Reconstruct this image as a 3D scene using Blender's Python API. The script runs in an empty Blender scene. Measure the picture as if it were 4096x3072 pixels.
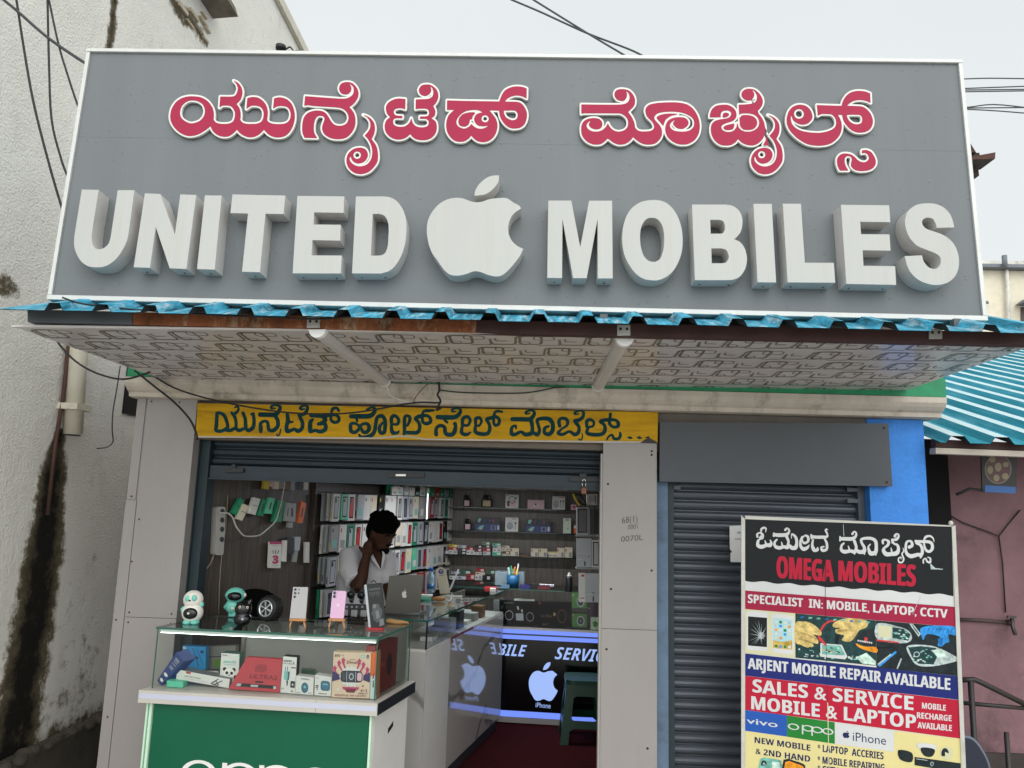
import bpy, math, random
import numpy as np
from mathutils import Vector, Matrix
from mathutils.geometry import tessellate_polygon
rnd = random.Random(7)
SC = bpy.context.scene
COL = SC.collection
R = math.radians

# ---------------------------------------------------------------- camera
EYE = Vector((0.0, -4.0, 1.75))
FPX = 2980.0
PITCH, YAW, ROLL = R(9.0), R(1.65), 0.030
Fw = Vector((-math.sin(YAW) * math.cos(PITCH), math.cos(YAW) * math.cos(PITCH), math.sin(PITCH)))
R0 = Vector((math.cos(YAW), math.sin(YAW), 0))
U0 = R0.cross(Fw)
RT = R0 * math.cos(ROLL) + U0 * math.sin(ROLL)
UP = U0 * math.cos(ROLL) - R0 * math.sin(ROLL)
cd = bpy.data.cameras.new('camera'); cam = bpy.data.objects.new('camera', cd); COL.objects.link(cam)
mm = Matrix.Identity(4)
for i in range(3):
    mm[i][0] = RT[i]; mm[i][1] = UP[i]; mm[i][2] = -Fw[i]; mm[i][3] = EYE[i]
cam.matrix_world = mm
cd.sensor_width = 36; cd.lens = 36 * FPX / 4096; cd.clip_start = 0.05; cd.clip_end = 2000
SC.camera = cam

# ---------------------------------------------------------------- sky and light (overcast, light rain)
W = bpy.data.worlds.new('World'); SC.world = W; W.use_nodes = True
nt = W.node_tree; nt.nodes.clear()
def N(t, kind, **kw):
    n = t.nodes.new(kind)
    for k, v in kw.items(): setattr(n, k, v)
    return n
SUN_EL, SUN_ROT = R(45), R(170)
sky = N(nt, 'ShaderNodeTexSky', sky_type='NISHITA', sun_disc=False, sun_elevation=SUN_EL, sun_rotation=SUN_ROT, dust_density=5.0, air_density=1.5)
hs = N(nt, 'ShaderNodeHueSaturation'); hs.inputs['Saturation'].default_value = 0.15
nt.links.new(sky.outputs[0], hs.inputs['Color'])
bgs = N(nt, 'ShaderNodeBackground'); bgs.inputs[1].default_value = 0.05
nt.links.new(hs.outputs[0], bgs.inputs[0])
tc = N(nt, 'ShaderNodeTexCoord'); sx = N(nt, 'ShaderNodeSeparateXYZ'); nt.links.new(tc.outputs['Generated'], sx.inputs[0])
rp = N(nt, 'ShaderNodeValToRGB')
rp.color_ramp.elements[0].position = 0.0; rp.color_ramp.elements[0].color = (0.63, 0.67, 0.68, 1)
rp.color_ramp.elements[1].position = 1.0; rp.color_ramp.elements[1].color = (0.66, 0.69, 0.69, 1)
e = rp.color_ramp.elements.new(0.45); e.color = (0.665, 0.705, 0.71, 1)
cn = N(nt, 'ShaderNodeTexNoise'); cn.inputs['Scale'].default_value = 2.2; cn.inputs['Detail'].default_value = 4
nt.links.new(tc.outputs['Generated'], cn.inputs['Vector'])
mr = N(nt, 'ShaderNodeMapRange'); mr.inputs['To Min'].default_value = 0.93; mr.inputs['To Max'].default_value = 1.07
nt.links.new(cn.outputs[0], mr.inputs['Value'])
nt.links.new(sx.outputs[2], rp.inputs[0])
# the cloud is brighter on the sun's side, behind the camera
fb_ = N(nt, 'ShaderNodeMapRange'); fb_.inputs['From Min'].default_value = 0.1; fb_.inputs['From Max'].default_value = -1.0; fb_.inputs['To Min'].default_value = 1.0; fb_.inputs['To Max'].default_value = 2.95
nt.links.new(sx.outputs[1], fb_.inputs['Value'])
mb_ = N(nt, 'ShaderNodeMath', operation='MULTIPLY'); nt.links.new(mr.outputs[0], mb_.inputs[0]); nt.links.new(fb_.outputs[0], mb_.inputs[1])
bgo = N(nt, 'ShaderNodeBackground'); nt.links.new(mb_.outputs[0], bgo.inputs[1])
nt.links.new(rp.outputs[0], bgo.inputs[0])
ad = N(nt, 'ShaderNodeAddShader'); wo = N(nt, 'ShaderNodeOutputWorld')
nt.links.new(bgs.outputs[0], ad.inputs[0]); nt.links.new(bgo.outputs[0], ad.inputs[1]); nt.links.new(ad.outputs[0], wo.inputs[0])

sl = bpy.data.lights.new('sun', 'SUN'); sl.energy = 0.5; sl.angle = R(75); sl.color = (1.0, 0.985, 0.96)
so = bpy.data.objects.new('sun', sl); COL.objects.link(so)
sd = Vector((0.60, -math.cos(SUN_EL), math.sin(SUN_EL)))      # direction towards the sun: behind the camera, high
so.rotation_euler = sd.to_track_quat('Z', 'Y').to_euler(); so.location = (0, -6, 9)

SC.view_settings.view_transform = 'Standard'; SC.view_settings.look = 'None'
SC.view_settings.exposure = 0.0; SC.view_settings.gamma = 1.0; SC.view_settings.use_curve_mapping = False
cy = SC.cycles
cy.use_denoising = True; cy.max_bounces = 8; cy.diffuse_bounces = 4; cy.glossy_bounces = 4; cy.transmission_bounces = 6
cy.transparent_max_bounces = 24; cy.caustics_reflective = False; cy.caustics_refractive = False; cy.sample_clamp_indirect = 6.0

# ---------------------------------------------------------------- colours and materials
def lin(h):
    h = h.lstrip('#'); o = []
    for i in (0, 2, 4):
        c = int(h[i:i + 2], 16) / 255
        o.append(c / 12.92 if c <= 0.04045 else ((c + 0.055) / 1.055) ** 2.4)
    return tuple(o) + (1,)
MATS = {}
def M(name, col='#808080', rough=0.6, metal=0.0, var=0.08, vs=6.0, bump=0.0, bs=60.0, stretch=None, spec=0.5,
      emit=None, es=1.0, dirt=0.0, dirt_col='#2b241c', ds=3.0, coat=0.0, rvar=0.0):
    if name in MATS: return MATS[name]
    m = bpy.data.materials.new(name); m.use_nodes = True; MATS[name] = m
    t = m.node_tree; b = t.nodes['Principled BSDF']
    c = lin(col) if isinstance(col, str) else tuple(col) + (1,)
    b.inputs['Base Color'].default_value = c; b.inputs['Roughness'].default_value = rough; b.inputs['Metallic'].default_value = metal
    b.inputs['Specular IOR Level'].default_value = spec; b.inputs['Coat Weight'].default_value = coat
    tcn = N(t, 'ShaderNodeTexCoord'); mp = N(t, 'ShaderNodeMapping')
    t.links.new(tcn.outputs['Object'], mp.inputs[0])
    if stretch: mp.inputs['Scale'].default_value = stretch
    src = None
    if var > 0:
        n1 = N(t, 'ShaderNodeTexNoise'); n1.inputs['Scale'].default_value = vs; n1.inputs['Detail'].default_value = 6; n1.inputs['Roughness'].default_value = 0.65
        t.links.new(mp.outputs[0], n1.inputs['Vector'])
        r1 = N(t, 'ShaderNodeMapRange'); r1.inputs['From Min'].default_value = 0.3; r1.inputs['From Max'].default_value = 0.7
        r1.inputs['To Min'].default_value = 1 - var; r1.inputs['To Max'].default_value = 1 + var
        t.links.new(n1.outputs[0], r1.inputs['Value'])
        mx = N(t, 'ShaderNodeMix', data_type='RGBA', blend_type='MULTIPLY'); mx.inputs['Factor'].default_value = 1.0
        mx.inputs['A'].default_value = c
        t.links.new(r1.outputs[0], mx.inputs['B']); src = mx.outputs['Result']
        if rvar:
            r2 = N(t, 'ShaderNodeMapRange'); r2.inputs['To Min'].default_value = max(0.02, rough - rvar); r2.inputs['To Max'].default_value = rough + rvar
            t.links.new(n1.outputs[0], r2.inputs['Value']); t.links.new(r2.outputs[0], b.inputs['Roughness'])
    if dirt > 0:
        n2 = N(t, 'ShaderNodeTexNoise'); n2.inputs['Scale'].default_value = ds; n2.inputs['Detail'].default_value = 8; n2.inputs['Roughness'].default_value = 0.7
        t.links.new(mp.outputs[0], n2.inputs['Vector'])
        r3 = N(t, 'ShaderNodeMapRange'); r3.inputs['From Min'].default_value = 0.52; r3.inputs['From Max'].default_value = 0.72
        r3.inputs['To Max'].default_value = dirt
        t.links.new(n2.outputs[0], r3.inputs['Value'])
        mx2 = N(t, 'ShaderNodeMix', data_type='RGBA')
        t.links.new(r3.outputs[0], mx2.inputs['Factor'])
        if src: t.links.new(src, mx2.inputs['A'])
        else: mx2.inputs['A'].default_value = c
        mx2.inputs['B'].default_value = lin(dirt_col); src = mx2.outputs['Result']
    if src: t.links.new(src, b.inputs['Base Color'])
    if bump > 0:
        n3 = N(t, 'ShaderNodeTexNoise'); n3.inputs['Scale'].default_value = bs; n3.inputs['Detail'].default_value = 5
        t.links.new(tcn.outputs['Object'], n3.inputs['Vector'])
        bp = N(t, 'ShaderNodeBump'); bp.inputs['Strength'].default_value = bump; bp.inputs['Distance'].default_value = 0.01
        t.links.new(n3.outputs[0], bp.inputs['Height']); t.links.new(bp.outputs[0], b.inputs['Normal'])
    if emit:
        b.inputs['Emission Color'].default_value = lin(emit); b.inputs['Emission Strength'].default_value = es
    return m
def glass(name, tint='#eef6f2', refl=1.0, rough=0.02):
    if name in MATS: return MATS[name]
    m = bpy.data.materials.new(name); m.use_nodes = True; MATS[name] = m
    t = m.node_tree; t.nodes.clear()
    o = N(t, 'ShaderNodeOutputMaterial'); mx = N(t, 'ShaderNodeMixShader'); tr = N(t, 'ShaderNodeBsdfTransparent'); g = N(t, 'ShaderNodeBsdfGlossy')
    tr.inputs[0].default_value = lin(tint); g.inputs['Roughness'].default_value = rough
    fr = N(t, 'ShaderNodeFresnel'); fr.inputs[0].default_value = 1.5
    mu = N(t, 'ShaderNodeMath', operation='MULTIPLY'); mu.inputs[1].default_value = refl
    t.links.new(fr.outputs[0], mu.inputs[0]); t.links.new(mu.outputs[0], mx.inputs[0])
    t.links.new(tr.outputs[0], mx.inputs[1]); t.links.new(g.outputs[0], mx.inputs[2]); t.links.new(mx.outputs[0], o.inputs[0])
    return m

# ---------------------------------------------------------------- pixel rays and planes (measured positions)
def ray(px, py):
    return (Fw + RT * ((px - 2048) / FPX) - UP * ((py - 1536) / FPX))
def PY(px, py, y):
    d = ray(px, py); return EYE + d * ((y - EYE.y) / d.y)
def PZ(px, py, z):
    d = ray(px, py); return EYE + d * ((z - EYE.z) / d.z)
def PX(px, py, x):
    d = ray(px, py); return EYE + d * ((x - EYE.x) / d.x)
class Fr:
    def __init__(s, O, u, v=(0, 0, 1)):
        s.O = Vector(O); s.u = Vector(u).normalized(); v = Vector(v); s.n = s.u.cross(v).normalized(); s.v = s.n.cross(s.u).normalized()
    def w(s, a, b, h=0.0): return s.O + s.u * a + s.v * b + s.n * h
    def hit(s, px, py, h=0.0):
        d = ray(px, py); t = ((s.O + s.n * h - EYE).dot(s.n)) / d.dot(s.n); return EYE + d * t
    def px(s, px, py, h=0.0):
        p = s.hit(px, py, h) - s.O; return (p.dot(s.u), p.dot(s.v))

# ---------------------------------------------------------------- mesh builder
class MB:
    def __init__(s): s.v = []; s.f = []; s.fm = []; s.sm = []; s.mats = []
    def mi(s, m):
        if m not in s.mats: s.mats.append(m)
        return s.mats.index(m)
    def face(s, pts, m, smooth=False):
        k = len(s.v); s.v += [tuple(p) for p in pts]; s.f.append(list(range(k, k + len(pts)))); s.fm.append(s.mi(m)); s.sm.append(smooth)
    def mesh(s, pts, faces, m, smooth=False):
        k = len(s.v); s.v += [tuple(p) for p in pts]; i = s.mi(m)
        for f in faces: s.f.append([k + j for j in f]); s.fm.append(i); s.sm.append(smooth)
    def hexa(s, a, b, m):          # a: 4 base corners, b: 4 opposite corners
        s.mesh(list(a) + list(b), [(3, 2, 1, 0), (4, 5, 6, 7), (0, 1, 5, 4), (1, 2, 6, 5), (2, 3, 7, 6), (3, 0, 4, 7)], m)
    def box(s, lo, hi, m):
        x0, y0, z0 = lo; x1, y1, z1 = hi
        s.hexa([(x0, y0, z0), (x1, y0, z0), (x1, y1, z0), (x0, y1, z0)], [(x0, y0, z1), (x1, y0, z1), (x1, y1, z1), (x0, y1, z1)], m)
    def fbox(s, F, a0, b0, a1, b1, h0, h1, m):   # box in a frame
        s.hexa([F.w(a0, b0, h0), F.w(a1, b0, h0), F.w(a1, b1, h0), F.w(a0, b1, h0)], [F.w(a0, b0, h1), F.w(a1, b0, h1), F.w(a1, b1, h1), F.w(a0, b1, h1)], m)
    def rect(s, F, a0, b0, a1, b1, h, m):
        s.face([F.w(a0, b0, h), F.w(a1, b0, h), F.w(a1, b1, h), F.w(a0, b1, h)], m)
    def slab(s, F, quad, h0, h1, m):             # quad of (a,b), extruded along n
        s.hexa([F.w(a, b, h0) for a, b in quad], [F.w(a, b, h1) for a, b in quad], m)
    def flat(s, F, cons, h, m):
        tr = tess(cons); fl = [p for c in cons for p in c]
        s.mesh([F.w(p[0], p[1], h) for p in fl], tr, m)
    def extr(s, F, cons, h0, h1, m, ms=None):
        s.flat(F, cons, h1, m)
        for c in cons:
            n = len(c); s.mesh([F.w(p[0], p[1], h0) for p in c] + [F.w(p[0], p[1], h1) for p in c],
                               [(i, (i + 1) % n, n + (i + 1) % n, n + i) for i in range(n)], ms or m)
    def tube(s, path, r, m, n=8, smooth=True):
        P = [Vector(p) for p in path]; rr = r if isinstance(r, (list, tuple)) else [r] * len(P)
        pts = []; prev = None
        for i, p in enumerate(P):
            t = (P[min(i + 1, len(P) - 1)] - P[max(i - 1, 0)]).normalized()
            if prev is None:
                a = Vector((0, 0, 1)) if abs(t.z) < 0.9 else Vector((1, 0, 0)); prev = t.cross(a).normalized()
            prev = (prev - t * prev.dot(t)).normalized(); q = t.cross(prev)
            for k in range(n):
                an = 2 * math.pi * k / n; pts.append(p + (prev * math.cos(an) + q * math.sin(an)) * rr[i])
        fs = []
        for i in range(len(P) - 1):
            for k in range(n): fs.append((i * n + k, i * n + (k + 1) % n, (i + 1) * n + (k + 1) % n, (i + 1) * n + k))
        fs.append(tuple(range(n))[::-1]); fs.append(tuple((len(P) - 1) * n + k for k in range(n)))
        s.mesh(pts, fs, m, smooth)
    def lathe(s, prof, O, m, n=24, axis=(0, 0, 1), smooth=True):
        O = Vector(O); z = Vector(axis).normalized(); a = Vector((1, 0, 0)) if abs(z.x) < 0.9 else Vector((0, 1, 0))
        x = (a - z * a.dot(z)).normalized(); y = z.cross(x); pts = []; fs = []
        for r, h in prof:
            for k in range(n):
                an = 2 * math.pi * k / n; pts.append(O + z * h + (x * math.cos(an) + y * math.sin(an)) * r)
        for i in range(len(prof) - 1):
            for k in range(n): fs.append((i * n + k, i * n + (k + 1) % n, (i + 1) * n + (k + 1) % n, (i + 1) * n + k))
        fs.append(tuple(range(n))[::-1]); fs.append(tuple((len(prof) - 1) * n + k for k in range(n)))
        s.mesh(pts, fs, m, smooth)
    def ell(s, c, r, m, nu=16, nv=10, rot=None):
        c = Vector(c); pts = []; fs = []
        for j in range(nv + 1):
            th = math.pi * j / nv
            for k in range(nu):
                ph = 2 * math.pi * k / nu
                q = Vector((r[0] * math.sin(th) * math.cos(ph), r[1] * math.sin(th) * math.sin(ph), r[2] * math.cos(th)))
                if rot: q = rot @ q
                pts.append(c + q)
        for j in range(nv):
            for k in range(nu): fs.append((j * nu + k, (j + 1) * nu + k, (j + 1) * nu + (k + 1) % nu, j * nu + (k + 1) % nu))
        s.mesh(pts, fs, m, True)
    def text(s, st, F, quad, h, m, bold=0.0):    # quad TL,TR,BR,BL in frame coordinates
        v, f = textmesh(st, bold); tl, tr, br, bl = [Vector((q[0], q[1])) for q in quad]
        pts = []
        for x, y in v:
            top = tl.lerp(tr, x); bot = bl.lerp(br, x); p = bot.lerp(top, y); pts.append(F.w(p.x, p.y, h))
        s.mesh(pts, f, m)
    def textpx(s, st, F, qpx, h, m, bold=0.0, fn=None):
        s.text(st, F, [F.px(*(fn(*q) if fn else q), h) for q in qpx], h, m, bold)
    def build(s, name, parent=None, label=None, cat=None, group=None, kind=None, bevel=0.0):
        vs = np.array(s.v, dtype=float)
        lo, hi = vs.min(0), vs.max(0); O = np.array([(lo[0] + hi[0]) / 2, (lo[1] + hi[1]) / 2, lo[2]])
        me = bpy.data.meshes.new(name); me.from_pydata([tuple(p) for p in (vs - O)], [], s.f)
        for m in s.mats: me.materials.append(m)
        for p, i, k in zip(me.polygons, s.fm, s.sm): p.material_index = i; p.use_smooth = k
        me.validate(); me.update()
        o = bpy.data.objects.new(name, me); COL.objects.link(o)
        loc = Vector(O)
        if parent is not None:
            o.parent = parent; loc = loc - WORLD[parent.name]
        o.location = loc; WORLD[o.name] = Vector(O)
        if bevel:
            b = o.modifiers.new('bevel', 'BEVEL'); b.width = bevel; b.segments = 2; b.limit_method = 'ANGLE'; b.angle_limit = R(50)
        tag(o, label, cat, group, kind); return o
WORLD = {}
def tag(o, label=None, cat=None, group=None, kind=None):
    if label: o['label'] = label
    if cat: o['category'] = cat
    if group: o['group'] = group
    if kind: o['kind'] = kind
    return o
def thing(name, loc, label, cat, group=None):
    o = bpy.data.objects.new(name, None); COL.objects.link(o); o.location = loc; o.empty_display_size = 0.05
    WORLD[o.name] = Vector(loc); return tag(o, label, cat, group)
def pip(p, c):
    r = False
    for i in range(len(c)):
        (ax, ay), (bx, by) = c[i - 1][:2], c[i][:2]
        if (ay > p[1]) != (by > p[1]) and p[0] < ax + (p[1] - ay) * (bx - ax) / (by - ay): r = not r
    return r
def tess(cons):
    """triangles of nested contours: even depth = outline, odd depth = hole"""
    n = len(cons); off = [0]
    for c in cons: off.append(off[-1] + len(c))
    par = [[j for j in range(n) if j != i and abs(area(cons[j])) > abs(area(cons[i])) and pip(cons[i][0], cons[j])] for i in range(n)]
    out = []
    for i in range(n):
        if len(par[i]) % 2: continue
        ids = [i] + [j for j in range(n) if len(par[j]) == len(par[i]) + 1 and i in par[j]]
        idx = [off[k] + q for k in ids for q in range(len(cons[k]))]
        for t in tessellate_polygon([[Vector((p[0], p[1], 0)) for p in cons[k]] for k in ids]): out.append(tuple(idx[q] for q in t))
    return out
_TX = {}
def sansb(st, up=0x1D5D4, lo=0x1D5EE, dg=0x1D7EC):     # heavy sans letters (mathematical bold alphabets)
    return ''.join(chr(up + ord(c) - 65) if 'A' <= c <= 'Z' else chr(lo + ord(c) - 97) if 'a' <= c <= 'z' else chr(dg + ord(c) - 48) if dg and '0' <= c <= '9' else c for c in st)
def ital(st): return sansb(st, 0x1D63C, 0x1D656, 0)
def serb(st): return sansb(st, 0x1D400, 0x1D41A, 0x1D7CE)
def textmesh(st, bold=0.0):
    if (st, bold) in _TX: return _TX[(st, bold)]
    c = bpy.data.curves.new('text', 'FONT'); c.body = st; c.offset = bold; c.resolution_u = 3
    o = bpy.data.objects.new('text', c); COL.objects.link(o)
    me = o.evaluated_get(bpy.context.evaluated_depsgraph_get()).to_mesh()
    v = np.array([q.co[:2] for q in me.vertices]); f = [tuple(p.vertices) for p in me.polygons]
    lo, hi = v.min(0), v.max(0); v = (v - lo) / (hi - lo)
    r = ([tuple(q) for q in v], f); COL.objects.unlink(o); bpy.data.objects.remove(o); bpy.data.curves.remove(c)
    _TX[(st, bold)] = r; return r

# ---------------------------------------------------------------- traced outlines: smooth contours, strokes, distance fields
def ctr(txt, ox=0, oy=0, sc=1.0, sub=5, closed=True):
    P = []; C = []
    for tok in txt.split():
        c = tok.endswith('c'); x, y = tok.rstrip('c').split(',')[:2]; P.append((ox + float(x) / sc, oy + float(y) / sc)); C.append(c)
    n = len(P); out = []
    for i in range(n if closed else n - 1):
        p0, p1 = P[i], P[(i + 1) % n]; pm, pn = P[i - 1], P[(i + 2) % n]
        if C[i] and C[(i + 1) % n]: out.append(p0); continue
        d = (p1[0] - p0[0], p1[1] - p0[1])
        m0 = d if C[i] or (not closed and i == 0) else ((p1[0] - pm[0]) / 2, (p1[1] - pm[1]) / 2)
        m1 = d if C[(i + 1) % n] or (not closed and i == n - 2) else ((pn[0] - p0[0]) / 2, (pn[1] - p0[1]) / 2)
        for k in range(sub):
            t = k / sub; t2 = t * t; t3 = t2 * t
            a, b, c2, e2 = 2 * t3 - 3 * t2 + 1, t3 - 2 * t2 + t, -2 * t3 + 3 * t2, t3 - t2
            out.append((a * p0[0] + b * m0[0] + c2 * p1[0] + e2 * m1[0], a * p0[1] + b * m0[1] + c2 * p1[1] + e2 * m1[1]))
    if not closed: out.append(P[-1])
    return out
def sd_poly(X, Y, poly):
    d = np.full(X.shape, 1e9); ins = np.zeros(X.shape, bool); n = len(poly)
    for i in range(n):
        ax, ay = poly[i]; bx, by = poly[(i + 1) % n]; ex, ey = bx - ax, by - ay; L = ex * ex + ey * ey
        if L < 1e-9: continue
        wx, wy = X - ax, Y - ay; t = np.clip((wx * ex + wy * ey) / L, 0, 1)
        d = np.minimum(d, (wx - t * ex) ** 2 + (wy - t * ey) ** 2)
        c = ((ay <= Y) & (by > Y)) | ((by <= Y) & (ay > Y))
        if ey != 0: ins ^= c & (X < ax + (Y - ay) * ex / ey)
    d = np.sqrt(d); return np.where(ins, -d, d)
def sd_stroke(X, Y, pts):
    d = np.full(X.shape, 1e9)
    for i in range(len(pts) - 1):
        ax, ay, ar = pts[i]; bx, by, br = pts[i + 1]; ex, ey = bx - ax, by - ay; L = max(ex * ex + ey * ey, 1e-9)
        wx, wy = X - ax, Y - ay; t = np.clip((wx * ex + wy * ey) / L, 0, 1)
        d = np.minimum(d, np.sqrt((wx - t * ex) ** 2 + (wy - t * ey) ** 2) - (ar + (br - ar) * t))
    return d
def stroke(txt, ox, oy, sc, sub=4, k=1.0):
    P = [tuple(float(q) for q in tok.split(',')) for tok in txt.split()]
    xy = ctr(' '.join('%f,%f' % (p[0], p[1]) for p in P), 0, 0, 1, sub, False)
    out = []
    for i, q in enumerate(xy):
        f = i / sub; j = min(int(f), len(P) - 2); t = f - j; r = P[j][2] * (1 - t) + P[j + 1][2] * t
        out.append((ox + q[0] / sc, oy + q[1] / sc, k * r / sc))
    return out
def iso(D, x0, y0, st, lev):
    A = D - lev; A = np.where(np.abs(A) < 1e-6, 1e-6, A); H, Wd = A.shape; seg = {}
    S = A < 0; code = S[:-1, :-1] * 1 + S[:-1, 1:] * 2 + S[1:, 1:] * 4 + S[1:, :-1] * 8
    def pt(e):
        k, i, j = e
        if k == 0: a, b = A[i, j], A[i, j + 1]; t = a / (a - b); return (x0 + (j + t) * st, y0 + i * st)
        a, b = A[i, j], A[i + 1, j]; t = a / (a - b); return (x0 + j * st, y0 + (i + t) * st)
    T = {1: [(3, 0)], 2: [(0, 1)], 3: [(3, 1)], 4: [(1, 2)], 5: [(3, 0), (1, 2)], 6: [(0, 2)], 7: [(3, 2)], 8: [(2, 3)], 9: [(2, 0)], 10: [(0, 1), (2, 3)], 11: [(2, 1)], 12: [(1, 3)], 13: [(1, 0)], 14: [(0, 3)]}
    adj = {}
    for i, j in zip(*np.nonzero((code > 0) & (code < 15))):
        E = [(0, i, j), (1, i, j + 1), (0, i + 1, j), (1, i, j)]
        for a, b in T[int(code[i, j])]:
            adj.setdefault(E[a], []).append(E[b]); adj.setdefault(E[b], []).append(E[a])
    cons = []; seen = set()
    for s0 in adj:
        if s0 in seen: continue
        c = [s0]; seen.add(s0); cur = s0
        while True:
            nx = [q for q in adj[cur] if q not in seen]
            if not nx: break
            cur = nx[0]; seen.add(cur); c.append(cur)
        if len(c) > 4: cons.append(simp([pt(q) for q in c], 0.12 * st))
    return [c for c in cons if len(c) >= 3]
def simp(c, tol):
    P = np.array(c)
    k = int(np.argmax(((P - P[0]) ** 2).sum(1)))
    def dp(a):
        if len(a) < 3: return a
        d = a[-1] - a[0]; L = math.hypot(*d) + 1e-12
        q = np.abs((a[:, 0] - a[0, 0]) * d[1] - (a[:, 1] - a[0, 1]) * d[0]) / L; i = int(np.argmax(q))
        if q[i] < tol: return a[[0, -1]]
        return np.vstack([dp(a[:i + 1])[:-1], dp(a[i:])])
    r = np.vstack([dp(P[:k + 1])[:-1], dp(np.vstack([P[k:], P[:1]]))[:-1]])
    return [tuple(q) for q in r]
def grid(x0, y0, x1, y1, st):
    return np.meshgrid(np.arange(x0, x1, st), np.arange(y0, y1, st))
def area(c): return 0.5 * sum(c[i - 1][0] * c[i][1] - c[i][0] * c[i - 1][1] for i in range(len(c)))

# ================================================================ GROUND
m_ground = M('wet_road', '#b1aea9', rough=0.45, var=0.2, vs=1.5, bump=0.3, bs=40, dirt=0.5, ds=0.7)
b = MB(); b.face([(-60, -60, -0.02), (60, -60, -0.02), (60, 60, -0.02), (-60, 60, -0.02)], m_ground); b.build('ground', kind='structure')
b = MB(); b.box((-2.75, -1.6, -0.016), (5, 0.04, 0.0), M('pavement_concrete', '#b5b1aa', rough=0.8, var=0.15, bump=0.3, dirt=0.4)); b.build('pavement', kind='structure')
b = MB(); b.box((-2.05, 0.045, -0.012), (0.62, 3.45, 0.004), M('red_carpet', '#3a1013', rough=1.0, var=0.25, vs=30, bump=0.6, bs=300, spec=0.1)); b.build('shop_floor', kind='structure')

# ================================================================ LEFT BUILDING (plaster side wall)
def plaster():
    m = bpy.data.materials.new('stained_plaster'); m.use_nodes = True; MATS['stained_plaster'] = m
    t = m.node_tree; b = t.nodes['Principled BSDF']; b.inputs['Roughness'].default_value = 0.95; b.inputs['Specular IOR Level'].default_value = 0.2
    tcn = N(t, 'ShaderNodeTexCoord')
    def noise(s, d=6, r=0.6, sc=None):
        n = N(t, 'ShaderNodeTexNoise'); n.inputs['Scale'].default_value = s; n.inputs['Detail'].default_value = d; n.inputs['Roughness'].default_value = r
        if sc:
            mp = N(t, 'ShaderNodeMapping'); mp.inputs['Scale'].default_value = sc; t.links.new(tcn.outputs['Object'], mp.inputs[0]); t.links.new(mp.outputs[0], n.inputs['Vector'])
        else: t.links.new(tcn.outputs['Object'], n.inputs['Vector'])
        return n.outputs[0]
    def rng(v, a, bb, c=0, d=1):
        q = N(t, 'ShaderNodeMapRange'); q.inputs['From Min'].default_value = a; q.inputs['From Max'].default_value = bb; q.inputs['To Min'].default_value = c; q.inputs['To Max'].default_value = d
        t.links.new(v, q.inputs['Value']); return q.outputs[0]
    def mix(f, A, B):
        q = N(t, 'ShaderNodeMix', data_type='RGBA'); t.links.new(f, q.inputs['Factor'])
        for k, v in (('A', A), ('B', B)):
            if isinstance(v, str): q.inputs[k].default_value = lin(v)
            else: t.links.new(v, q.inputs[k])
        return q.outputs['Result']
    c = mix(rng(noise(0.9, 5), 0.35, 0.65), '#e6e3dc', '#dad6cd')
    c = mix(rng(noise(5, 8, 0.75, (1, 1, 0.35)), 0.55, 0.8, 0, 0.5), c, '#a9a290')
    c = mix(rng(noise(26, 4, 0.7), 0.66, 0.74, 0, 0.8), c, '#57523f')
    at = N(t, 'ShaderNodeAttribute', attribute_name='stain')
    ad1 = N(t, 'ShaderNodeMath', operation='ADD'); t.links.new(at.outputs['Fac'], ad1.inputs[0]); t.links.new(rng(noise(9, 8, 0.75), 0.3, 0.7, -0.28, 0.28), ad1.inputs[1])
    c = mix(rng(ad1.outputs[0], 0.25, 0.5), c, '#6a604c')
    c = mix(rng(ad1.outputs[0], 0.40, 0.95), c, '#14120d')
    t.links.new(c, b.inputs['Base Color'])
    bp = N(t, 'ShaderNodeBump'); bp.inputs['Strength'].default_value = 0.8; bp.inputs['Distance'].default_value = 0.012
    a2 = N(t, 'ShaderNodeMath', operation='ADD'); t.links.new(noise(75, 3, 0.55), a2.inputs[0]); t.links.new(noise(11, 3), a2.inputs[1])
    t.links.new(a2.outputs[0], bp.inputs['Height']); t.links.new(bp.outputs[0], b.inputs['Normal'])
    return m
m_pl = plaster()
WX = -2.8
def wpx(x, y): p = PX(x, y, WX); return (p.y, p.z)
def seg_mask(Yv, Zv, pts):
    """soft band along a polyline in the wall plane; pts = (y, z, halfwidth, strength)"""
    out = np.zeros(Yv.shape)
    for (ay, az, aw, as_), (by, bz, bw, bs_) in zip(pts[:-1], pts[1:]):
        ey, ez = by - ay, bz - az; L = ey * ey + ez * ez
        t = np.clip(((Yv - ay) * ey + (Zv - az) * ez) / L, 0, 1)
        d = np.hypot(Yv - ay - t * ey, Zv - az - t * ez); w = aw + (bw - aw) * t; s_ = as_ + (bs_ - as_) * t
        out = np.maximum(out, s_ * np.clip(1.35 - d / w, 0, 1))
    return out
Yg = np.arange(-1.6, 7.001, 0.04); Zg = np.arange(0.0, 6.88, 0.04)
YY, ZZ = np.meshgrid(Yg, Zg)
pp = [(238, 1745, .06, .8), (212, 1900, .13, .95), (185, 2150, .17, 1), (150, 2400, .19, 1), (100, 2700, .2, 1), (40, 3060, .22, 1.0)]
st = seg_mask(YY, ZZ, [(*wpx(x, y), w, s_) for x, y, w, s_ in pp])
st = np.maximum(st, 0.7 * np.clip((0.50 - ZZ) / 0.3, 0, 1))
st = np.maximum(st, seg_mask(YY, ZZ, [(*wpx(x, y), w, s_) for x, y, w, s_ in [(458, 0, .045, .75), (440, 195, .05, .8), (425, 330, .05, .5)]]))
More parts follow.
